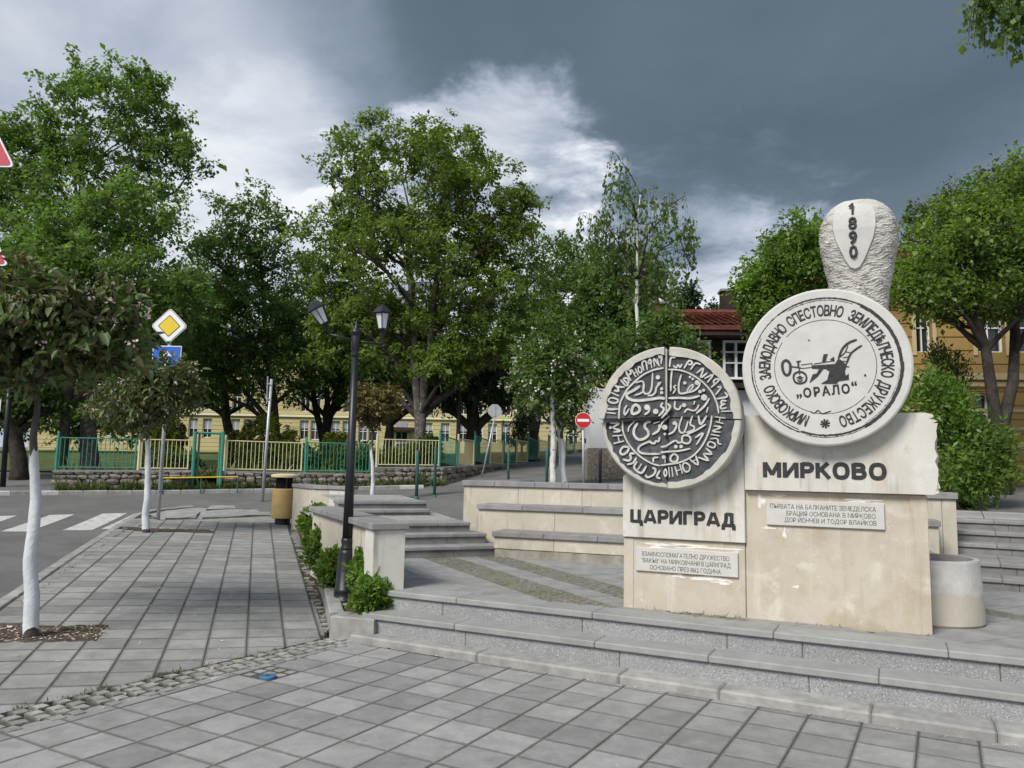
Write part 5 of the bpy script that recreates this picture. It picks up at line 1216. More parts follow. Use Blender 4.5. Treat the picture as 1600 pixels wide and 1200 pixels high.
# priority road sign
b = onsw(247, 813); s1 = thing('traffic_sign', 'yellow and white diamond priority sign above a blue plate on grey pole', 'traffic sign', b)
ct = dep(266, 510, b.y-.02); lx_, lz_ = ct.x-b.x, ct.z-b.z
pole(s1, lz_-.1, .035, 'steel', (lx_/lz_, 0))
def diamond(r, y0, y1, mt, name, par, rr=.10):
    P = []
    for k in range(4):
        a = math.pi/2*k; c = Vector((math.cos(a), math.sin(a)))*r
        p0 = Vector((math.cos(a-math.pi/2), math.sin(a-math.pi/2)))*r; p1 = Vector((math.cos(a+math.pi/2), math.sin(a+math.pi/2)))*r
        P += [tuple(c.lerp(p0, rr)), tuple(c.lerp(c*.93, 1)), tuple(c.lerp(p1, rr))]
    return MB().prism_y([(lx_+x, lz_+z) for x, z in P], y0, y1).build(name, mt, par)
pl_ = diamond(.365, -.062, -.045, MT['white'], 'plate', s1)
diamond(.350, -.0655, -.05, MT['black'], 'border', pl_); diamond(.338, -.068, -.05, MT['white'], 'field', pl_, .1)
diamond(.225, -.0705, -.05, MT['black'], 'inner_border', pl_, .04); diamond(.205, -.073, -.05, MT['yellow'], 'centre', pl_, .04)
q = dep(262, 562, b.y)-b
bl = bevel(MB().box(q.x-.285, q.x+.285, -.055, -.04, q.z-.27, q.z+.27).mesh('blue_plate', MT['white']), .004); ob('blue_plate', bl, s1)
MB().box(q.x-.27, q.x+.27, -.058, -.05, q.z-.255, q.z+.255).build('blue_field', MT['blue'], s1)
MB().prism_y([(q.x-.03,q.z-.16),(q.x+.03,q.z-.16),(q.x+.03,q.z+.06),(q.x+.10,q.z+.06),(q.x,q.z+.17),(q.x-.10,q.z+.06),(q.x-.03,q.z+.06)], -.0605, -.055).build('arrow_mark', MT['white'], s1)
# sign seen edge on
b = onsw(409, 791); s2 = thing('traffic_sign', 'leaning grey pole with a sign seen edge-on near the litter bin', 'traffic sign', b)
q = dep(423, 592, b.y)-b; pole(s2, q.z, .038, 'steel', (q.x/q.z, .02))
pt = [(q.x*k-.09, 0, q.z*k) for k in (.99, .99, .80)]
MB().tube([(q.x*.80-.055,.0,q.z*.80),(q.x*1.0-.075,.0,q.z*1.02)], [.018,.018], 4).build('plate', MT['steel'], s2)
for k in (.84, .96): MB().bar((q.x*k, 0, q.z*k), (q.x*k-.07, 0, q.z*k), .012, 5).build('bracket', MT['steel'], s2)
# back of a round sign
def small_sign(name_label, px, py, rpx, foot, yy, kind):
    c = dep(px, py, yy); g0 = gz(c.x, c.y); root = thing('traffic_sign', name_label, 'traffic sign', (c.x, c.y, g0)); h = c.z-g0; r = rpx*yy/F
    fx = dep(foot[0], foot[1], yy).x-c.x
    MB().tube([(fx, 0, -.1), (0, 0, h-(r if kind == 'back' else 0))], [.028, .028], 8).build('pole', MT['steel'], root, True)
    n = 8 if kind == 'back' else 32
    def disc(rr, y0, y1, mt, nm, par): return MB().prism_y([(rr*math.cos(2*math.pi*(j+.5)/n), h+rr*math.sin(2*math.pi*(j+.5)/n)) for j in range(n)], y0, y1).build(nm, mt, par)
    if kind == 'back':
        disc(r, -.03, -.015, MT['signback'], 'plate', root); MB().box(-.03, .03, -.05, -.031, h-r*.8, h+r*.8).build('bracket', MT['steel'], root)
    else:
        p = disc(r, -.05, -.03, MT['white'], 'plate', root); disc(r*.95, -.054, -.045, MT['red'], 'field', p); MB().box(-r*.72, r*.72, -.058, -.05, h-r*.17, h+r*.17).build('white_bar', MT['white'], p)
    return root
MT['signback'] = mat('sign_back_grey', (.36,.38,.40), .5, .4, .1, 6)
small_sign('grey back of an octagonal sign on a thin pole before the school fence', 773, 642, 11, (752, 750), 24.5, 'back')
small_sign('round red no-entry sign with white bar on a thin pole', 911, 657, 12.5, (912, 748), 17.4, 'no')
# warning triangles at the left edge
tp0 = Vector((-5.25, 7.05, 0)); tp0.z = swz(tp0.x, tp0.y)
s5 = thing('traffic_sign', 'two red bordered triangular warning signs on one pole at the left edge', 'traffic sign', tp0)
tri_r = dep(29, 265, 7.05)-tp0; tri2 = dep(20, 418, 7.05)-tp0
pole(s5, tri_r.z+.75, .035)
def tri(cx, zb, side, par):
    def P(s, r): 
        h = s*math.sqrt(3)/2; pts = []
        c = [(cx-s/2, zb), (cx+s/2, zb), (cx, zb+h)]
        for i in range(3):
            a = Vector(c[i]); p = Vector(c[i-1]); n = Vector(c[(i+1) % 3]); u = (p-a).normalized(); v = (n-a).normalized()
            for k in range(5):
                t_ = k/4; pts.append(tuple(a+u*r*(1-t_)**2+v*r*t_**2))
        return pts
    pl = MB().prism_y(P(side, .06), -.06, -.045).build('plate', MT['white'], par)
    def inner(s, r, y0, mt, nm):
        k = (side-s)/2; h = (side-s)*math.sqrt(3)/6
        pts = [(x, z+h) for x, z in P(s, r)]
        MB().prism_y(pts, y0, -.05).build(nm, mt, pl)
    inner(side-.05, .05, -.063, MT['redfade'], 'red_border'); inner(side-.30, .02, -.066, MT['white'], 'white_field')
sd_ = .70
tri(tri_r.x-sd_/2, tri_r.z, sd_, s5); tri(tri2.x-sd_/2, tri2.z, sd_, s5)
# blue sign on a dark post, far left
b = dep(4, 765, 20.5); b.z = gz(b.x, b.y); s6 = thing('traffic_sign', 'dark post with a blue sign plate at the left edge across the street', 'traffic sign', b)
q = dep(14, 600, 20.5)-b; MB().tube([(0,0,-.1),(q.x,0,q.z+.6)], [.07,.05], 10).build('pole', MT['black'], s6, True)
q2 = dep(-8, 632, 20.5)-b; MB().box(q2.x-.23, q2.x+.22, -.10, -.08, q2.z-.2, q2.z+.2).build('plate', MT['white'], s6); MB().box(q2.x-.21, q2.x+.20, -.104, -.09, q2.z-.18, q2.z+.18).build('blue_field', MT['blue'], s6)
q3 = dep(-4, 715, 20.5)-b; MB().box(q3.x-.2, q3.x+.12, -.10, -.08, q3.z-.12, q3.z+.12).build('notice', MT['white'], s6)
# slim posts on the upper pavement
for px, top, yy, mt_, lab in ((653, 703, 14.6, 'greend', 'green steel post beside the coping by the top of the stairs'), (681, 697, 16.2, 'greend', 'slim green post in front of the high rubble wall'), (795, 702, 17.5, 'greend', 'slim dark post behind the coping below the grey octagonal sign'), (855, 701, 17.5, 'greend', 'green post left of the white birch trunk'), (938, 702, 15.5, 'black', 'dark post in front of the pebbled house plinth')):
    t_ = dep(px, top, yy); g0 = gz(t_.x, t_.y)
    bo = thing('bollard', lab, 'bollard', (t_.x, t_.y, g0), 0, 'slim posts behind the terraced wall')
    MB().lathe([(.032,-.1),(.032,t_.z-g0-.03),(.02,t_.z-g0)], 10).build('post', MT[mt_], bo, True); MB().lathe([(.05,-.05),(.05,.03),(.034,.05)], 10).build('base', MT[mt_], bo, True)
# thin service pole with cross arm in front of the school
t_ = dep(718, 606, 25.5); g0 = gz(t_.x, t_.y); sp = thing('utility_pole', 'thin dark utility pole with a cross arm in the school yard', 'pole', (t_.x, t_.y, g0))
MB().lathe([(.09,-.1),(.08,.9),(.055,t_.z-g0)], 10).build('pole', MT['wood'], sp, True); MB().bar((-.25,0,t_.z-g0-.1), (.3,0,t_.z-g0-.12), .02, 6).build('cross_arm', MT['wood'], sp)
# ================================================================== BUILDINGS
def facade(root, W, Hh, openings, mt, thick=.35, course=None, z0=0, name='wall'):
    """front wall in local x,z (front at y=0) with real openings; course > 0 cuts shadow grooves"""
    xs = sorted({0, W, *[o[0] for o in openings], *[o[1] for o in openings]}); zs = {z0, Hh, *[o[2] for o in openings], *[o[3] for o in openings]}
    zs = sorted(zs); mb = MB()
    for i in range(len(xs)-1):
        for k in range(len(zs)-1):
            xa, xb, za, zb = xs[i], xs[i+1], zs[k], zs[k+1]
            if any(o[0] <= (xa+xb)/2 <= o[1] and o[2] <= (za+zb)/2 <= o[3] for o in openings): continue
            if course:
                c0 = math.floor(za/course)*course
                while c0 < zb:
                    a, b = max(c0, za), min(c0+course-.03, zb)
                    if b > a+.005: mb.box(xa, xb, 0, thick, a, b)
                    g0, g1 = max(c0+course-.03, za), min(c0+course, zb)
                    if g1 > g0+.002: mb.box(xa, xb, .03, thick, g0, g1)
                    c0 += course
            else: mb.box(xa, xb, 0, thick, za, zb)
    return mb.build(name, mt, root)
def window(root, x0, x1, z0, z1, mull=1, trans=None, frame='frame_white', depth=.15, blind=0):
    f = MB(); t = max(.04, (x1-x0)*.07); y0, y1 = depth, depth+.05
    f.box(x0, x0+t, y0, y1, z0, z1).box(x1-t, x1, y0, y1, z0, z1).box(x0+t, x1-t, y0, y1, z0, z0+t).box(x0+t, x1-t, y0, y1, z1-t, z1)
    for k in range(mull): xm = x0+(x1-x0)*(k+1)/(mull+1); f.box(xm-t*.4, xm+t*.4, y0+.004, y1-.004, z0+t, z1-t)
    if trans: zz = z0+(z1-z0)*trans; f.box(x0+t, x1-t, y0+.002, y1-.002, zz-t*.4, zz+t*.4)
    o = f.build('window_frame', MT[frame], root)
    MB().box(x0+t*.5, x1-t*.5, y1+.004, y1+.012, z0+t*.5, z1-t*.5).build('pane', MT['glass'], o)
    if blind: MB().box(x0+t, x1-t, y0+.015, y0+.02, z1-(z1-z0)*blind, z1-t).build('blind', MT['blind'], o)
# ---- school behind the trees
SY = 58.
sc0 = dep(40, 735, SY); sg = 2.2
school = thing('school_building', 'long yellow school building with white windows behind the trees', 'building', (sc0.x, SY, sg), R(0))
px2 = lambda px: dep(px, 690, SY).x-sc0.x
pz = lambda py, px=700: dep(px, py, SY).z-sg
wz0, wz1 = pz(691), pz(661); uz0, uz1 = pz(646, 640), pz(603, 640)
ops = []; wins = []
for px in (120, 142, 170, 192, 232, 254, 300, 322, 366, 386, 474, 491, 523, 541, 566, 582, 668, 695, 723, 747, 769, 790, 896, 930):
    a, b = px2(px-7), px2(px+7); ops.append((a, b, wz0, wz1)); wins.append((a, b, wz0, wz1, .42 if px > 400 else .5)); ops.append((a, b, uz0, uz1)); wins.append((a, b, uz0, uz1, 0))
dx0, dx1 = px2(613), px2(641); dz1 = pz(675, 627)
ops.append((dx0, dx1, 0, dz1)); ops.append((px2(628), px2(646), uz0, uz1)); wins.append((px2(628), px2(646), uz0, uz1, 0))
Ws = px2(985); Hs = pz(548)
facade(school, Ws, Hs, ops, MT['schoolwall'], .4, .32)
for i, (a, b, c, d, bl_) in enumerate(wins): window(school, a, b, c, d, 1, .48, blind=bl_)
MB().box(-.1, Ws+.1, -.16, .0, pz(656), pz(653)).build('string_course', MT['schooltrim'], school)
MB().box(-.3, Ws+.3, -.4, .5, Hs-.02, Hs+.3).build('cornice', MT['schooltrim'], school)
MB().add([(-.5,-.7,Hs+.3),(Ws+.5,-.7,Hs+.3),(Ws+.5,12,Hs+.3),(-.5,12,Hs+.3),(2.5,5.5,Hs+1.8),(Ws-2.5,5.5,Hs+1.8)], [(0,1,5,4),(1,2,5),(2,3,4,5),(3,0,4),(3,2,1,0)]).build('roof', MT['wood'], school)
MB().box(.0, Ws, .4, 11.5, 0, Hs).build('body', MT['schoolwall'], school)
# entrance porch
dr = MB().box(dx0+.05, dx1-.05, .2, .24, .05, dz1-.05).build('door', MT['frame_white'], school)
for k in range(2):
    for m_ in range(2): xm = dx0+.25+(dx1-dx0-.5)*(k*.52); MB().box(xm, xm+(dx1-dx0-.5)*.44, .17, .198, .3+m_*1.0, 1.1+m_*.9).build('door_pane', MT['glass'], dr)
MB().box(dx0-.3, dx1+.3, -1.2, .0, dz1+.05, dz1+.3).build('porch_roof', MT['wood'], school)
MB().box((dx0+dx1)/2-.4, (dx0+dx1)/2+.4, -.04, .0, pz(672, 627)+.1, pz(664, 627)+.2).build('name_board', MT['blind'], school)

# ---- timber house with red tiled roof
HY = 21.0
h0 = dep(921, 745, HY); hg = gz(h0.x, h0.y)-.2
house = thing('timber_house', 'old house with dark timber upper floor and red tiled roof', 'house', (h0.x, HY, hg), R(-4))
hx = lambda px: dep(px, 600, HY).x-h0.x
hz_ = lambda py, px=1080: dep(px, py, HY).z-hg
HW = hx(1250)
MB().box(0, HW, 0, 6, hz_(700, 940), hz_(610)).build('ground_floor', MT['render_white'], house)
MB().box(-.05, HW+.02, -.05, 6, 0, hz_(700, 940)-.004).build('plinth', MT['mosaic'], house)
u0, u1 = hz_(608), hz_(523); o_ = []
for a, b in ((1066, 1104), (1122, 1161), (1180, 1216)): o_.append((hx(a), hx(b), hz_(596), hz_(537)))
ux0 = hx(985)
o2 = [(a-ux0, b-ux0, c-u0, d-u0) for a, b, c, d in o_]
wallu = facade(house, HW-ux0, u1-u0, o2, MT['wood'], .25, .16); wallu.location = (ux0, -.35, u0); wallu.name = 'timber_wall'
MB().box(ux0, HW, -.1, 6, u0, u1).build('upper_body', MT['wood'], house)
for a, b, c, d in o_:
    f = MB(); t = .06; y0 = -.42
    f.box(a, a+t, y0, y0+.1, c, d).box(b-t, b, y0, y0+.1, c, d).box(a+t, b-t, y0, y0+.1, c, c+t).box(a+t, b-t, y0, y0+.1, d-t, d).box((a+b)/2-.03, (a+b)/2+.03, y0+.004, y0+.09, c+t, d-t)
    for k in (.42, .70): f.box(a+t, b-t, y0+.01, y0+.08, c+(d-c)*k-.02, c+(d-c)*k+.02)
    w_ = f.build('window_frame', MT['frame_white'], house); MB().box(a+.02, b-.02, y0+.11, y0+.12, c+.02, d-.02).build('pane', MT['glass'], w_)
# roof: rows of tiles
rx0, rx1 = hx(1010), hx(1260); ez = hz_(520); rise = 1.0; run = 3.4
rf = MB().add([(rx0,-1.0,ez),(rx1,-1.0,ez),(rx1,-1.0+run,ez+rise),(rx0+.6,-1.0+run,ez+rise),(rx1,-1.0+2*run,ez),(rx0,-1.0+2*run,ez),(rx0,-1.0,ez-.12),(rx1,-1.0,ez-.12),(rx1,5.8,ez-.12),(rx0,5.8,ez-.12)], [(0,1,2,3),(3,2,4,5),(0,3,5),(6,9,8,7),(0,6,7,1),(0,5,9,6),(1,7,8,4),(1,4,2)]).build('roof', MT['rooftile'], house)
def tile_rows(root, x0, x1, y0, z0, run, rise, mt, tw=.20, th=.30, seed=0, name='roof_tiles', cut=0):
    rg = random.Random(seed); L = math.hypot(run, rise); n = int(L/th); m = int((x1-x0)/tw); cy, sz_ = run/L, rise/L; mb = MB()
    for j in range(n):
        for i in range(m):
            x = x0+i*tw; s = j*th
            if cut and x-x0 < s*cut: continue
            for (w0, w1, hh) in ((0, .5, .045), (.5, 1, .02)):
                a = x+tw*w0+.004; b = x+tw*w1-.004; l0 = s+rg.uniform(-.01, .01); l1 = s+th*1.08; up0 = hh+rg.uniform(0, .012)+.03; up1 = up0-.03
                V = []
                for (xx, ll, uu) in ((a, l0, up0), (b, l0, up0), (b, l1, up1), (a, l1, up1), (a, l0, up0-.03), (b, l0, up0-.03)):
                    V.append((xx, y0+ll*cy-uu*sz_, z0+ll*sz_+uu*cy))
                mb.add(V, [(0,1,2,3),(4,5,1,0)])
    return mb.build(name, mt, root, kind='stuff')
tile_rows(rf, rx0, rx1, -1.02, ez-.0, run, rise, MT['rooftile'], seed=4, cut=.16)
MB().tube([(rx0+.5,-1.0+run,ez+rise+.03),(rx1,-1.0+run,ez+rise+.03)], [.10,.10], 8).build('ridge_tiles', MT['rooftile'], rf)
MB().box(rx0+.1, rx1, -.95, -.35, ez-.26, ez-.13).build('eaves_board', MT['wood'], house)
cx_ = hx(1042); ch = MB().box(cx_-.22, cx_+.22, 1.6, 2.05, ez+.1, ez+1.12).build('chimney', MT['rooftile'], house); MB().box(cx_-.28, cx_+.28, 1.54, 2.11, ez+1.122, ez+1.19).build('chimney_cap', MT['cap'], ch)
cx_ = hx(1169); ch = MB().box(cx_-.22, cx_+.22, 2.6, 3.05, ez+.3, ez+1.75).build('chimney', MT['wood'], house); MB().box(cx_-.27, cx_+.27, 2.55, 3.1, ez+1.752, ez+1.82).build('chimney_cap', MT['cap'], ch)

# ---- ochre building at the right
OY = 19.
o0 = dep(1395, 745, OY); og = 1.0
oc = thing('ochre_building', 'ochre two storey building with cornice and tiled roof at the right', 'building', (o0.x, OY, og), R(-6))
ox = lambda px: dep(px, 600, OY).x-o0.x
oz = lambda py, px=1550: dep(px, py, OY).z-og
OW = ox(1820); OH = oz(440)
oo = []; 
for a, b in ((1432, 1456), (1522, 1563), (1583, 1624), (1660, 1700), (1740, 1780)): oo.append((ox(a), ox(b), oz(553), oz(490)))
for a, b in ((1440, 1462), (1516, 1537), (1600, 1622), (1680, 1702), (1750, 1772)): oo.append((ox(a), ox(b), oz(700), oz(616)))
facade(oc, OW, OH, oo, MT['ochrewall'], .4, .34)
for i, o in enumerate(oo): window(oc, *o, 1 if i < 5 else 0, .62, depth=.16, frame='frame_white')
for o in oo[:5]:
    sh = MB(); sh.box(o[0]-.10, o[0]-.004, -.035, .0, o[2]-.08, o[3]+.1).box(o[1]+.004, o[1]+.10, -.035, .0, o[2]-.08, o[3]+.1).box(o[0]-.16, o[1]+.16, -.09, .0, o[3]+.102, o[3]+.2); sh.build('window_surround', MT['ochretrim'], oc)
MB().box(-.05, OW+.05, -.12, .0, oz(596), oz(586)).build('string_course', MT['ochretrim'], oc); MB().box(-.05, OW+.05, -.06, .0, oz(606), oz(599)).build('string_course', MT['ochretrim'], oc)
for z in (640, 668, 696): MB().box(-.02, OW, -.03, .0, oz(z+5), oz(z)).build('band', MT['ochretrim'], oc)
MB().box(-.4, OW+.4, -.45, .3, OH, OH+.22).build('cornice', MT['wood'], oc)
MB().box(.02, OW-.02, .402, 8, 0, OH-.02).build('body', MT['ochrewall'], oc)
orf = MB().add([(-.7,-.8,OH+.2),(OW+.7,-.8,OH+.2),(OW+.7,3.6,OH+1.9),(-.7,3.6,OH+1.9),(OW+.7,8.5,OH+.2),(-.7,8.5,OH+.2)], [(0,1,2,3),(3,2,4,5),(0,3,5),(1,4,2),(0,5,4,1)]).build('roof', MT['rooftile'], oc)
tile_rows(orf, -.7, OW+.6, -.82, OH+.2, 4.4, 1.7, MT['rooftile'], .22, .32, 6)
# ================================================================== TREES AND PLANTS
def leaf_mesh(name, P, D, N, S, mt, aspect=.62, fold=.12, six=False):
    """P points, D directions, N rough normals, S lengths -> one mesh of small leaf faces"""
    n = len(P); D = D/np.linalg.norm(D, axis=1, keepdims=True)
    W = np.cross(D, N); W /= np.linalg.norm(W, axis=1, keepdims=True)+1e-9; U = np.cross(W, D)
    S = S[:, None]
    if six:
        q = [P, P+D*S*.30+W*S*aspect*.42+U*S*fold, P+D*S*.68+W*S*aspect*.36+U*S*fold*.6, P+D*S-U*S*.12, P+D*S*.68-W*S*aspect*.36+U*S*fold*.6, P+D*S*.30-W*S*aspect*.42+U*S*fold]
        mids = [P+D*S*.5]
        V = np.stack(q, 1).reshape(-1, 3); k = 6
        base = np.arange(n)[:, None]*6
        F_ = np.concatenate([base+np.array([[0, 1, 2, 3]]), base+np.array([[0, 3, 4, 5]])], 1).reshape(-1, 4)
    else:
        q = [P, P+D*S*.48+W*S*aspect*.5+U*S*fold, P+D*S, P+D*S*.48-W*S*aspect*.5+U*S*fold]
        V = np.stack(q, 1).reshape(-1, 3); F_ = np.arange(4*n).reshape(-1, 4)
    me = bpy.data.meshes.new(name); me.vertices.add(len(V)); me.vertices.foreach_set('co', V.astype(np.float32).ravel())
    m = len(F_); me.loops.add(m*4); me.loops.foreach_set('vertex_index', F_.astype(np.int32).ravel()); me.polygons.add(m)
    me.polygons.foreach_set('loop_start', np.arange(0, 4*m, 4, dtype=np.int32)); me.update(calc_edges=True); me.materials.append(mt); return me
def lob(px, py, rx, ry, y, rd=None):
    c = dep(px, py, y); k = y/F; return (c.x, c.y, c.z, rx*k, rd if rd else rx*k*.9, ry*k)
def unit(rg, n):
    v = rg.normal(size=(n, 3)); return v/np.linalg.norm(v, axis=1, keepdims=True)
def tree(name, label, foot, lobes, seed, nclump, lpc, leaf, mt, trunk_r, clump_r=.42, bark='bark', limbs=9, trunks=1, split=.4, white=0, cat='tree', group=None, strand=0, droop=.35, aspect=.62,
         six=False, blossom=None, lean=(0, 0), inner=.3, spread=.5, fork=None, top=None, twig=True, attach=.55):
    rg = np.random.default_rng(seed); foot = Vector(foot)
    root = thing(name, label, cat, foot, 0, group); fo = np.array(foot)
    Lb = np.array(lobes); Lb[:, :3] -= fo
    vol = (Lb[:, 3]*Lb[:, 4]*Lb[:, 5])**.72; pr = vol/vol.sum()
    which = rg.choice(len(Lb), nclump, p=pr); r = inner+(1-inner)*rg.random(nclump)**.55
    C = Lb[which, :3]+unit(rg, nclump)*r[:, None]*Lb[which, 3:]
    C = C[C[:, 2] > .6]; nclump = len(C)
    cen = np.average(Lb[:, :3], axis=0, weights=vol); zlo, zhi = C[:, 2].min(), C[:, 2].max()
    # trunk(s)
    wood = MB(); limb = MB(); nodes = []; nr = []
    th = top if top else zlo+(zhi-zlo)*.72
    for k in range(trunks):
        pts = []; rad = []; a = 2*math.pi*k/max(1, trunks)+seed; off = (np.array([math.cos(a), math.sin(a)])*spread*(1 if trunks > 1 else 0))
        n = 11
        for i in range(n):
            u = i/(n-1); z = -.15+(th+.15)*u
            bend = max(0, (u*th-split)/max(.1, th-split))
            x = cen[0]*min(1, u*1.0)*.8+lean[0]*u+off[0]*bend*1.6+rg.normal()*.035*(th/6)*(0 if i < 2 else 1)
            y = cen[1]*min(1, u*1.0)*.8+lean[1]*u+off[1]*bend*1.6+rg.normal()*.035*(th/6)*(0 if i < 2 else 1)
            pts.append((x, y, z)); rr = trunk_r*(1 if trunks == 1 else .72)*((1-u)**.75*.86+.14)
            rad.append(rr*(1.28 if i == 0 else 1))
        wood.tube(pts, rad, 10)
        for p, q in zip(pts, rad): nodes.append(p); nr.append(q)
    tn_ = np.array(nodes); trr = np.array(nr)
    # limbs towards far apart clumps
    pick = [int(rg.integers(nclump))]; dist = np.linalg.norm(C-C[pick[0]], axis=1)
    for _ in range(min(limbs*trunks, nclump)-1):
        i = int(np.argmax(dist)); pick.append(i); dist = np.minimum(dist, np.linalg.norm(C-C[i], axis=1))
    ln = []; lr = []
    for i in pick:
        c = C[i]; hd = np.linalg.norm(tn_[:, :2]-c[:2], axis=1); want = c[2]-.75*hd-.2
        ok = (tn_[:, 2] > zlo*attach)
        j = int(np.argmin(np.abs(tn_[:, 2]-np.clip(want, zlo*(attach+.05), None))+ (~ok)*50+hd*.4)); p0 = tn_[j]; r0 = min(trr[j]*.62, trunk_r*.5)
        L = np.linalg.norm(c-p0); p1 = p0+(c-p0)*.35+np.array([0, 0, L*.10]); p2 = p0+(c-p0)*.7+np.array([0, 0, L*.10])
        P = []; Rr = []
        for s in range(7):
            u = s/6; q = (1-u)**3*p0+3*(1-u)**2*u*p1+3*(1-u)*u*u*p2+u**3*c+rg.normal(size=3)*.02*L*(0 if s in (0, 6) else 1)*.7
            P.append(tuple(q)); Rr.append(r0*(1-u)**.9+.008); ln.append(q); lr.append(r0*(1-u)**.9+.008)
        limb.tube(P, Rr, 6, False)
    ln = np.array(ln+list(map(np.array, nodes))); lr = np.array(lr+list(nr))
    for i in range(nclump):
        if i in pick: continue
        c = C[i]; d = np.linalg.norm(ln-c, axis=1)+np.maximum(0, ln[:, 2]-c[2])*1.2+(ln[:, 2] < zlo*attach)*50; j = int(np.argmin(d)); p0 = ln[j]; L = np.linalg.norm(c-p0)
        if L < .05: continue
        m = p0+(c-p0)*.5+np.array([0, 0, .10*L])+rg.normal(size=3)*.05*L; r0 = min(lr[j]*.6, .012+.012*L)
        limb.tube([tuple(p0), tuple(m), tuple(c)], [r0, r0*.6, .006], 4, False)
    # leaves
    cnt = np.maximum(3, (lpc*rg.uniform(.55, 1.45, nclump))).astype(int); ci = np.repeat(np.arange(nclump), cnt); n = len(ci)
    if strand:
        t_ = rg.random(n); ln_ = (strand*rg.uniform(.5, 1.2, nclump))[ci]; sub = rg.integers(0, 3, n); so = rg.normal(size=(nclump, 3, 3))*clump_r*.45
        out = C-cen; out[:, 2] = 0
        P = C[ci]+so[ci, sub]*np.array([1, 1, .5])+np.stack([np.zeros(n), np.zeros(n), -t_*ln_], 1)+out[ci]*(t_*.10)[:, None]+rg.normal(size=(n, 3))*.035
        D = unit(rg, n)*.6+np.array([0, 0, -1.0])
        for i in range(nclump):
            for k in range(2):
                o = C[i]+so[i, k]*np.array([1, 1, .5]); e = o+out[i]*.08+np.array([0, 0, -strand*.8]); limb.tube([tuple(C[i]), tuple(o), tuple(e)], [.005, .004, .002], 3, False)
    else:
        k = 5; sc_ = rg.normal(size=(nclump, k, 3))*clump_r*.62*np.array([1, 1, .75]); sub = rg.integers(0, k, n)
        P = C[ci]+sc_[ci, sub]+rg.normal(size=(n, 3))*clump_r*.34*np.array([1, 1, .8])
        D = unit(rg, n)+sc_[ci, sub]/(clump_r+1e-6)*.7+np.array([0, 0, -droop])
        if twig:
            for i in range(nclump):
                for q in range(3): limb.tube([tuple(C[i]), tuple(C[i]+sc_[i, q]*1.1)], [.006, .003], 3, False)
    Nn = unit(rg, n)*.75+np.array([0, 0, 1.0]); S = leaf*rg.lognormal(0, .32, n)
    w = wood.build('trunk', MT[bark], root, True); limb.build('branches', MT['cherrybark' if bark == 'cherrybark' else 'bark'], root, True)
    if white:
        wj = np.random.default_rng(seed+5)
        # whitewashed foot: a thin coat following the trunk
        pts = [tn_[0]]; hh = white
        P_ = [tuple(np.array([np.interp(z, tn_[:11, 2], tn_[:11, 0]), np.interp(z, tn_[:11, 2], tn_[:11, 1]), z])) for z in np.linspace(.09, hh, 22)]
        R_ = [float(np.interp(z, tn_[:11, 2], trr[:11]))+.004 +wj.normal()*.0012 for z in np.linspace(.09, hh, 22)]
        wb = MB().tube(P_, R_, 18, False)
        for ring, am_ in ((0, .03), (21, .05)):
            for j in range(18): q = wb.v[ring*18+j]; wb.v[ring*18+j] = (q[0], q[1], q[2]+wj.normal()*am_*.6)
        wb.build('whitewash', MT['white_wash'], root, True)
    cr = ob('crown', leaf_mesh('crown', P, D, Nn, S, mt, aspect, .12, six), root)
    if blossom:
        bm_, nb, bs = blossom; i = rg.integers(0, nclump, nb); so_ = C-cen; so_ /= np.linalg.norm(so_, axis=1, keepdims=True)+1e-6
        ctr = C[i]+so_[i]*clump_r*.5+rg.normal(size=(nb, 3))*clump_r*.5; m_ = 7
        Pb = np.repeat(ctr, m_, 0)+rg.normal(size=(nb*m_, 3))*bs*.5; ob('blossom', leaf_mesh('blossom', Pb, unit(rg, nb*m_), unit(rg, nb*m_), bs*rg.uniform(.5, 1, nb*m_), bm_, .9), cr)
    return root
def shrub(name, label, foot, lobes, seed, n, leaf, mt, cat='shrub', group=None, aspect=.6, up=.5, shell=.55, lump=.18, six=False, stems=5, bark='bark'):
    rg = np.random.default_rng(seed); fo = np.array(foot); root = thing(name, label, cat, foot, 0, group)
    Lb = np.array(lobes); Lb[:, :3] -= fo; vol = (Lb[:, 3]*Lb[:, 4]*Lb[:, 5])**.67; wh = rg.choice(len(Lb), n, p=vol/vol.sum())
    # lumpy surface: points gather round sprigs
    ns = max(12, n//26); sp = rg.choice(len(Lb), ns, p=vol/vol.sum()); u = unit(rg, ns); rr = shell+(1-shell)*rg.random(ns)**.5
    SP = Lb[sp, :3]+u*rr[:, None]*Lb[sp, 3:]*(1+rg.normal(size=(ns, 1))*.08); k = rg.integers(0, ns, n)
    sz = (Lb[:, 3:].mean(1).mean())*lump; P = SP[k]+rg.normal(size=(n, 3))*sz
    ok = P[:, 2] > .01; P = P[ok]; k = k[ok]; n = len(P)
    D = u[k]*.8+unit(rg, n)*.9+np.array([0, 0, up]); N_ = u[k]+unit(rg, n)*.7
    st = MB(); cen = np.average(Lb[:, :3], axis=0, weights=vol)
    for i in range(min(stems*6, ns)):
        p = SP[i]; b0 = np.array([rg.normal()*.04, rg.normal()*.04, -.08]); m = b0+(p-b0)*.5+np.array([0, 0, .08]); st.tube([tuple(b0), tuple(m), tuple(p)], [.012, .008, .003], 4, False)
    st.build('stem', MT[bark], root, True)
    ob('foliage', leaf_mesh('foliage', P, D, N_, leaf*rg.lognormal(0, .25, n), mt, aspect, .12, six), root); return root

def ground_at(px, y, py=740):
    p = dep(px, py, y); return (p.x, p.y, lawn_z(p.x, p.y) if wall_side(p.x, p.y) > .3 else gz(p.x, p.y))

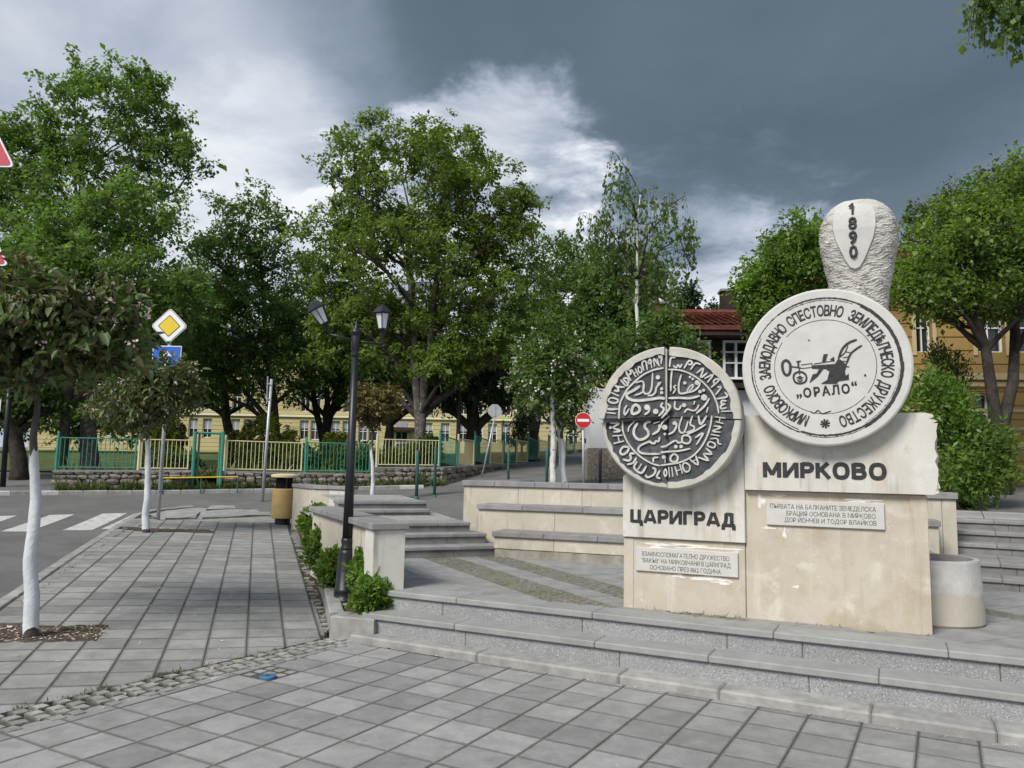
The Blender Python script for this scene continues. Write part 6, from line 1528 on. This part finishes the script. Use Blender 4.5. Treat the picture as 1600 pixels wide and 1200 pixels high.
# --- near cherry at the left (whitewashed trunk)
b = onsw(50, 995); b = (b.x, b.y, b.z-.03); yy = b[1]+.05
tree('cherry_tree', 'bronze-leaved cherry tree with whitewashed trunk in the left foreground', b,
     [lob(70, 520, 120, 62, yy, .75), lob(150, 505, 75, 55, yy+.1, .6), lob(20, 500, 90, 70, yy+.1, .7), lob(-60, 520, 90, 75, yy+.15, .7), lob(60, 460, 62, 36, yy, .5), lob(175, 545, 40, 34, yy+.1, .4), lob(20, 590, 40, 35, yy-.1, .35)],
     11, 200, 60, .088, LM['cherry'], .062, .15, 'cherrybark', 9, 1, white=1.62, blossom=(MT['blossom'], 130, .05), lean=(.05, 0), aspect=.52, six=True, droop=.55, inner=.2, top=2.55, attach=.93, group='young cherry trees with whitewashed trunks')
# --- second cherry by the crossing
b = onsw(229, 832); b = (b.x, b.y, b.z-.03); yy = b[1]
tree('cherry_tree', 'smaller cherry tree with whitewashed trunk before the blue plate', b, [lob(225, 620, 72, 42, yy, .75), lob(180, 640, 45, 34, yy, .5), lob(275, 605, 42, 38, yy, .5), lob(240, 590, 45, 28, yy, .5), lob(268, 578, 26, 20, yy-.15, .3)],
     12, 120, 50, .085, LM['cherry'], .066, .17, 'cherrybark', 8, 1, white=1.62, blossom=(MT['blossom'], 80, .05), aspect=.52, six=True, droop=.5, inner=.2, top=2.3, attach=.9, group='young cherry trees with whitewashed trunks')
# --- third, behind the lamp post
t3 = dep(584, 772, 17.2); t3.z = gz(t3.x, t3.y)-.05
tree('cherry_tree', 'small round cherry tree with leaning whitewashed trunk behind the lamp post', t3, [lob(583, 636, 34, 34, 17.2, .5), lob(570, 625, 24, 24, 17.2, .35), lob(600, 630, 22, 26, 17.2, .35)],
     13, 110, 62, .08, LM['purple'], .05, .12, 'cherrybark', 7, 1, white=1.25, lean=(-.05, 0), aspect=.5, inner=.15, top=2.1, attach=.9, group='young cherry trees with whitewashed trunks')

# --- big trees behind the fence
y = 24; tree('maple_tree', 'tall maple with open crown and lichen trunk at the left', ground_at(143, y), [lob(170, 190, 120, 90, y), lob(60, 235, 85, 80, y), lob(250, 230, 60, 75, y), lob(300, 250, 45, 40, y), lob(130, 330, 130, 70, y), lob(-30, 300, 90, 90, y), lob(200, 140, 60, 45, y), lob(-70, 210, 70, 70, y)],
     21, 430, 96, .116, LM['maple'], .26, .29, 'barklichen', 26, 1, inner=.25, top=9.5)
y = 22; tree('maple_tree', 'lower bright green maple crown in front of the tall maple', ground_at(95, y+1.5), [lob(210, 330, 95, 55, y), lob(90, 370, 110, 60, y), lob(150, 430, 150, 60, y), lob(0, 420, 80, 70, y), lob(250, 470, 85, 60, y), lob(60, 520, 120, 60, y+.6)],
     22, 380, 92, .114, LM['maple'], .17, .30, 'bark', 18, 1, inner=.2)
y = 29; tree('lime_tree', 'slim dark lime tree between the tall maple and central tree', ground_at(437, y), [lob(395, 365, 80, 70, y), lob(350, 420, 70, 80, y), lob(440, 400, 55, 70, y), lob(400, 500, 100, 90, y), lob(330, 540, 80, 80, y), lob(440, 570, 70, 60, y)],
     23, 380, 86, .12, LM['mid'], .19, .32, 'bark', 16, 1)
y = 31; tree('lime_tree', 'dark lime tree left of the golden thuja bushes', ground_at(369, y), [lob(300, 470, 85, 80, y), lob(280, 560, 90, 70, y), lob(350, 600, 70, 50, y)], 24, 240, 84, .125, LM['mid'], .22, .40, 'bark', 12, 1)
y = 26; tree('lime_tree', 'large central lime tree with forked trunk and broad yellow-green crown', ground_at(655, y-1), [lob(650, 300, 130, 110, y), lob(560, 260, 60, 85, y), lob(700, 235, 70, 50, y), lob(760, 330, 90, 80, y), lob(530, 400, 75, 90, y), lob(640, 430, 150, 110, y, 3.2), lob(790, 430, 75, 80, y), lob(585, 200, 30, 35, y), lob(810, 330, 30, 40, y), lob(740, 530, 100, 56, y), lob(560, 520, 90, 60, y), lob(650, 560, 90, 36, y, 2.6), lob(690, 570, 60, 28, y-1.2, 1.2)],
     25, 900, 100, .116, LM['lime'], .25, .29, 'barklichen', 20, 2, split=1.6, spread=.42, inner=.32)
y = 33; tree('lime_tree', 'multi-stemmed dark tree left of the lamp post', ground_at(505, y), [lob(500, 500, 90, 80, y), lob(470, 570, 70, 60, y), lob(560, 570, 80, 60, y)], 26, 260, 84, .125, LM['mid'], .24, .40, 'bark', 8, 3, split=.8, spread=.9)
y = 32; tree('lime_tree', 'dark tree with slanting stems right of the lamp post', ground_at(602, y), [lob(600, 540, 80, 70, y), lob(650, 585, 80, 45, y), lob(700, 590, 70, 40, y), lob(560, 590, 60, 36, y)], 27, 300, 84, .125, LM['mid'], .26, .42, 'bark', 8, 2, split=.8, spread=.8)
y = 29; tree('yew_tree', 'dark drooping evergreen with black trunk before the school', ground_at(737, y), [lob(735, 600, 70, 40, y), lob(690, 620, 50, 28, y), lob(790, 610, 55, 32, y), lob(740, 560, 60, 40, y)], 28, 240, 62, .13, LM['conifer'], .34, .34, 'bark', 12, 1, droop=1.3, aspect=.4, top=4.6)
y = 34; tree('lime_tree', 'leaning lime tree behind the flowering hawthorn', ground_at(832, y), [lob(850, 430, 60, 70, y), lob(830, 520, 75, 60, y), lob(880, 480, 60, 60, y), lob(800, 560, 60, 50, y), lob(895, 400, 45, 45, y)], 29, 300, 80, .125, LM['mid'], .28, .33, 'bark', 12, 2, split=1.2, spread=.6)
y = 26; tree('lime_tree', 'dense dark green lime tree behind the tall birch', ground_at(1000, y), [lob(980, 440, 65, 60, y), lob(940, 470, 60, 70, y), lob(1005, 500, 60, 55, y), lob(960, 550, 70, 50, y), lob(1005, 545, 40, 36, y), lob(915, 540, 50, 60, y)], 30, 380, 88, .115, LM['mid'], .22, .30, 'bark', 12, 1)
# --- birch
y = 19.5; bb = dep(988, 740, y); tree('birch_tree', 'tall slender birch with drooping twigs against the dark sky', (bb.x, bb.y, gz(bb.x, bb.y)), [lob(965, 262, 20, 28, y, .4), lob(980, 305, 42, 28, y, .7), lob(1035, 318, 42, 26, y, .6), lob(985, 365, 66, 40, y, .9), lob(1062, 350, 26, 24, y, .5), lob(930, 335, 20, 20, y, .5), lob(1000, 425, 60, 36, y, .8), lob(1060, 400, 26, 20, y, .4)],
     31, 130, 22, .092, LM['birch'], .085, .26, 'birchbark', 16, 1, strand=.95, inner=.25, top=7.5, aspect=.7)
# --- hawthorn with white blossom, and the two pale trunks before it
y = 18.5; bb = dep(882, 750, y); tree('hawthorn_tree', 'hawthorn with white blossom and whitewashed trunk behind the coping', (bb.x, bb.y, gz(bb.x, bb.y)), [lob(865, 590, 60, 45, y, .9), lob(850, 555, 40, 36, y, .6), lob(890, 630, 45, 40, y, .7), lob(900, 575, 36, 40, y, .6), lob(830, 610, 36, 36, y, .5)],
     32, 190, 44, .085, LM['mid'], .09, .24, 'cherrybark', 9, 1, white=1.55, blossom=(MT['whiteblossom'], 230, .075))
y = 18.2; bb = dep(865, 750, y); tree('birch_tree', 'young birch with mottled white trunk beside the hawthorn', (bb.x, bb.y, gz(bb.x, bb.y)), [lob(862, 560, 32, 40, y, .5), lob(858, 510, 20, 26, y, .3)], 33, 60, 36, .08, LM['birch'], .085, .2, 'birchbark', 6, 1, top=3.6)
# --- house climbers / hanging foliage before the timber house
y = 18.6; bb = dep(1050, 740, y); tree('walnut_tree', 'thin leafy tree hanging over the left end of the red roof', (bb.x-.3, bb.y, gz(bb.x, bb.y)), [lob(1020, 525, 50, 26, y, .6), lob(1040, 500, 30, 16, y, .4), lob(1062, 534, 30, 16, y, .4), lob(1000, 560, 50, 30, y, .7), lob(1085, 575, 26, 24, y, .4)], 34, 120, 44, .10, LM['mid'], .08, .26, 'bark', 8, 1)
# --- far conifers over the roof
y = 60; bb = dep(1075, 735, y); tree('pine_tree', 'far pine showing above the red roof', (bb.x, bb.y, 3.), [lob(1075, 470, 16, 20, y), lob(1074, 448, 8, 14, y), lob(1078, 500, 22, 20, y)], 35, 90, 36, .26, LM['conifer'], .2, .45, 'bark', 6, 1)
for px, sz_, lab in ((1113, 8, 'tiny far treetop above the red roof ridge'), (1150, 9, 'tiny far treetop next to the dark chimney')):
    y = 75; bb = dep(px, 735, y); tree('pine_tree', lab, (bb.x, bb.y, 3.), [lob(px, 484, sz_, 10, y), lob(px+2, 500, sz_*1.4, 14, y)], 36+px, 30, 30, .3, LM['conifer'], .2, .5, 'bark', 4, 1)
# --- right side
y = 18.6; bb = dep(1235, 740, y-1.5); tree('lime_tree', 'rounded green tree rising left of the 1890 stele', (bb.x, bb.y, gz(bb.x, bb.y)), [lob(1245, 390, 48, 46, y, .9), lob(1205, 440, 48, 45, y, .9), lob(1262, 430, 45, 50, y, .9), lob(1215, 490, 50, 36, y, .9), lob(1190, 470, 28, 34, y, .6), lob(1275, 370, 20, 26, y, .5)], 37, 330, 84, .088, LM['bushy'], .14, .26, 'bark', 10, 1)
y = 15.5; bb = dep(1566, 745, y); tree('maple_tree', 'broad fresh green tree with forked dark trunk before the ochre building', (bb.x, bb.y, gz(bb.x, bb.y)), [lob(1470, 400, 75, 65, y, 1.2), lob(1560, 370, 80, 70, y, 1.3), lob(1640, 350, 80, 80, y, 1.3), lob(1450, 460, 60, 40, y, 1.), lob(1545, 460, 90, 40, y, 1.2), lob(1500, 330, 30, 30, y, .6), lob(1620, 450, 70, 50, y, 1.), lob(1590, 300, 45, 50, y, .8)],
     38, 480, 74, .082, LM['fresh'], .20, .26, 'bark', 16, 2, split=1.0, spread=.62, inner=.25)
y = 23; bb = dep(1660, 745, y); tree('maple_tree', 'darker tree top behind the broad tree at the right edge', (bb.x, bb.y, 1.5), [lob(1580, 290, 60, 40, y), lob(1520, 320, 50, 36, y), lob(1640, 270, 60, 45, y), lob(1440, 345, 36, 30, y)], 39, 210, 56, .12, LM['mid'], .2, .3, 'bark', 10, 1)
y = 16.2; bb = dep(1478, 745, y); shrub('thuja', 'dark columnar thuja beside the right medallion', (bb.x, bb.y, gz(bb.x, bb.y)), [lob(1475, 590, 22, 60, y), lob(1478, 660, 30, 70, y), lob(1500, 600, 16, 45, y)], 40, 5200, .07, LM['dark'], 'shrub', aspect=.45, up=1.2)
y = 13.2; bb = dep(1510, 800, y); shrub('leafy_bush', 'broad bright green bush behind the right end of the monument', (bb.x, bb.y, gz(bb.x, bb.y)), [lob(1465, 630, 26, 50, y), lob(1500, 660, 26, 45, y), lob(1530, 700, 40, 36, y), lob(1560, 690, 24, 22, y), lob(1500, 740, 46, 45, y), lob(1450, 600, 16, 26, y), lob(1435, 640, 24, 40, y), lob(1545, 745, 30, 30, y)], 41, 9500, .095, LM['bushy'], up=.15, aspect=.4, lump=.30, shell=.5)
# --- birch whose twigs hang into the top right corner
tree('birch_tree', 'birch twigs with small leaves hanging into the top right corner', (6.6, 5.6, 0), [lob(1575, -20, 42, 28, 6.6, .35), lob(1548, 5, 26, 16, 6.6, .25), lob(1640, -30, 60, 60, 6.4, .5), lob(1605, 30, 16, 16, 6.5, .2)], 42, 75, 30, .055, LM['birch'], .09, .2, 'birchbark', 6, 1, strand=.34, aspect=.8, top=5.4, inner=.2)
# --- background wood that closes the view between the trunks
y = 46; 
for i, (px, py, r1, r2, lab) in enumerate(((20, 560, 95, 120, 'deep green background tree behind the left maple'), (130, 600, 80, 80, 'background tree behind the left end of the railings'), (240, 580, 80, 90, 'background tree above the short cream railing'), (-80, 540, 90, 140, 'background tree beyond the left edge of the street'))):
    bb = dep(px, 735, y-i); tree('lime_tree', lab, (bb.x, bb.y, gz(bb.x, bb.y)), [lob(px, py, r1, r2, y-i), lob(px-30, py+60, r1*.8, r2*.5, y-i), lob(px+40, py-20, r1*.6, r2*.7, y-i)], 50+i, 170, 52, .24, LM['dark'], .3, .6, 'bark', 8, 1, twig=False)
y = 23; bb = dep(32, 752, y); tree('lime_tree', 'dark trunked street tree at the far left beside the dark post', (bb.x, bb.y, gz(bb.x, bb.y)), [lob(20, 610, 70, 50, y), lob(-40, 590, 70, 60, y), lob(80, 630, 36, 26, y)], 58, 170, 50, .14, LM['dark'], .26, .36, 'bark', 9, 1)

# --- yard bushes
for px, py, rx, ry, y, lab, sd in ((418, 690, 38, 38, 25, 'large golden thuja behind the long cream railing', 1), (372, 700, 20, 24, 25.5, 'small golden thuja left of the large one', 2), (258, 690, 26, 42, 24.5, 'golden thuja behind the short cream railing', 3), (526, 700, 20, 20, 26, 'small round thuja behind the green railing', 4)):
    bb = ground_at(px, y); shrub('golden_thuja', lab, bb, [lob(px, py, rx, ry, y), lob(px, py+ry*.6, rx*1.05, ry*.6, y)], 60+sd, 9000, .13, LM['thuja'], 'shrub', 'golden thuja bushes in the school yard', aspect=.42, up=-.9, lump=.08, shell=.86)
for px, py, rx, ry, y, lab, sd in ((440, 722, 60, 22, 24.6, 'dark clipped hedge bush behind the cream railing', 5), (545, 722, 55, 22, 25, 'dark hedge bush behind the green railing by the lamp post', 6), (640, 722, 40, 18, 25.5, 'dark hedge bush left of the forked trunk', 7), (265, 725, 40, 16, 23, 'dark hedge bush behind the short cream railing', 8), (668, 710, 18, 26, 25, 'small dark ball bush right of the forked trunk', 9)):
    bb = ground_at(px, y); shrub('hedge_bush', lab, bb, [lob(px, py, rx, ry, y)], 70+sd, 5200, .11, LM['dark'], 'shrub', 'dark hedge bushes in the school yard', lump=.12)
y = 33; bb = ground_at(815, y); tree('spruce_tree', 'small dark spruce behind the receding fence', bb, [lob(815, 690, 22, 18, y), lob(817, 660, 15, 20, y), lob(818, 636, 8, 14, y)], 80, 80, 50, .11, LM['conifer'], .06, .2, 'bark', 6, 1, aspect=.3, droop=.9)

# --- planting bed bushes
k_ = 0
for px, py, rx, ry, y, lab in ((585, 924, 20, 22, 7.62, 'low green shrub between lamp post foot and granite steps'), (572, 893, 15, 22, 8.0, 'upright green shrub between lamp post and pillar'), (526, 886, 17, 27, 9.0, 'green shrub just left of the lamp post base'), (510, 858, 20, 30, 10.0, 'green shrub in the middle of the planting bed'),
     (502, 834, 18, 22, 10.9, 'rounded green shrub halfway along the low wall'), (490, 812, 15, 16, 12.2, 'small green shrub near the far end of the planting bed'), (499, 802, 10, 9, 12.6, 'low pale shrub by the short pale wall'), (556, 880, 10, 16, 9.0, 'thin green shrub right behind the lamp post'), (535, 858, 14, 20, 9.8, 'green shrub leaning on the low wall behind the lamp post')):
    c = dep(px, py, y); foot = (c.x, c.y, max(.12, swz(c.x, c.y, .08)))
    l_ = [lob(px, py, rx, ry, y), lob(px-rx*.4, py+ry*.4, rx*.8, ry*.7, y-.08), lob(px+rx*.4, py+ry*.5, rx*.7, ry*.7, y)]
    shrub('green_shrub', lab, foot, l_, 90+k_, 3600, .066, LM['rose'] if k_ != 6 else LM['fresh'], 'shrub', 'shrubs in the planting bed', aspect=.55, up=.3, shell=.25, lump=.30, six=True); k_ += 1

# ================================================================== SMALL LITTER: PETALS, WEEDS, GRASS
rg = np.random.default_rng(77)
def flat_bits(name, P, size, mt, kind='stuff', flat=1.0):
    n = len(P); D = unit(rg, n)*np.array([1, 1, .15]); N_ = np.array([0, 0, 1.])*flat+unit(rg, n)*.35
    return ob(name, leaf_mesh(name, np.array(P), D, N_, size*rg.lognormal(0, .3, n), mt, .7, .05), None, kind=kind)
pts = []
for i in range(430):
    p = PIT1-SPER*.12+SPER*rg.uniform(-.6, .6)+SDIR*rg.uniform(-.26, .26); pts.append((p.x, p.y, swz(p.x, p.y, .010)))
for i in range(520):
    p = Vector((rg.uniform(-4.6, -1.9), rg.uniform(5.8, 10.5), 0)); 
    if rg.random() < .22: pts.append((p.x, p.y, swz(p.x, p.y, .004)))
for i in range(60):
    u = rg.random(); p = SK[1].lerp(SK[3], u); pts.append((p.x+.1+rg.normal()*.04, p.y, swz(p.x, p.y, .006)))
flat_bits('fallen_petals', pts, .026, MT['petal'])
pts = []
for i in range(170):
    u = rg.random(); p = KL.lerp(KR, u); d_ = abs(rg.normal())*.025; pts.append((p.x-d_*.45, p.y-d_*.9-.01, .005))
for i in range(230):
    u = rg.random(); p = SR[0].lerp(SR[1], u).lerp(PKs[0].lerp(PKs[3], u), rg.uniform(.3, .95)); pts.append((p.x, p.y, swz(p.x, p.y, .004)))
for i in range(70): 
    s = rg.integers(0, 3); p = CB[s].lerp(CB[s+1], rg.random()).lerp(CT[s].lerp(CT[s+1], rg.random()), rg.random()); pts.append((p.x, p.y, .008))
for i in range(14): pts.append((rg.uniform(-2, 3), rg.uniform(4, 6.4), .004))
pts = [p for p in pts if p[1] < 20]
flat_bits('scattered_petals', pts, .016, MT['petal'])
def tufts(name, centres, per, h, mt):
    P = []; D = []
    for c in centres:
        for _ in range(per): P.append((c[0]+rg.normal()*.02, c[1]+rg.normal()*.02, c[2]-.01)); D.append((rg.normal()*.5, rg.normal()*.5, 1))
    n = len(P); ob(name, leaf_mesh(name, np.array(P), np.array(D), unit(rg, n), h*rg.lognormal(0, .35, n), mt, .14, .02), None, kind='stuff')
cs = []
for i in range(60): u = rg.random(); p = SK[1].lerp(SK[3], u); cs.append((p.x+.12, p.y, swz(p.x, p.y)))
for i in range(110): u = rg.random(); p = CT[1].lerp(CT[2], u) if rg.random() < .6 else CT[2].lerp(CT[3], u); cs.append((p.x+rg.normal()*.03, p.y+rg.normal()*.03, .0))
for i in range(60): u = rg.random(); p = SR[0].lerp(SR[1], u).lerp(PKs[0].lerp(PKs[3], u), rg.uniform(.1, .9)); cs.append((p.x, p.y, swz(p.x, p.y, -.01)))
for i in range(34): p = PIT1-SPER*.12+SPER*rg.uniform(.2, .62)+SDIR*rg.uniform(-.2, .2); cs.append((p.x, p.y, swz(p.x, p.y, .004)))
for i in range(26): x = rg.uniform(0, 2.5); p = Vector((1.017, 6.888, 0))+Vector((math.cos(mon_a), math.sin(mon_a), 0))*x+Vector((math.sin(mon_a), -math.cos(mon_a), 0))*.03; cs.append((p.x, p.y, .42))
tufts('weed_tufts', cs, 7, .024, MT['grassblade'])
# rank grass along the far wall and in the yard
cs = []
for i in range(900):
    px = rg.uniform(85, 690); yy = 19.4+(23.2-19.4)*(px-82)/(694-82); 
    if rg.random() < .35: q = dep(px, 770, yy-.12); cs.append((q.x, q.y, gz(q.x, q.y)))
    else: q = dep(px, 735, yy+rg.uniform(.6, 3)); cs.append((q.x, q.y, lawn_z(q.x, q.y)))
tufts('tall_grass', cs, 14, .20, MT['grassblade'])
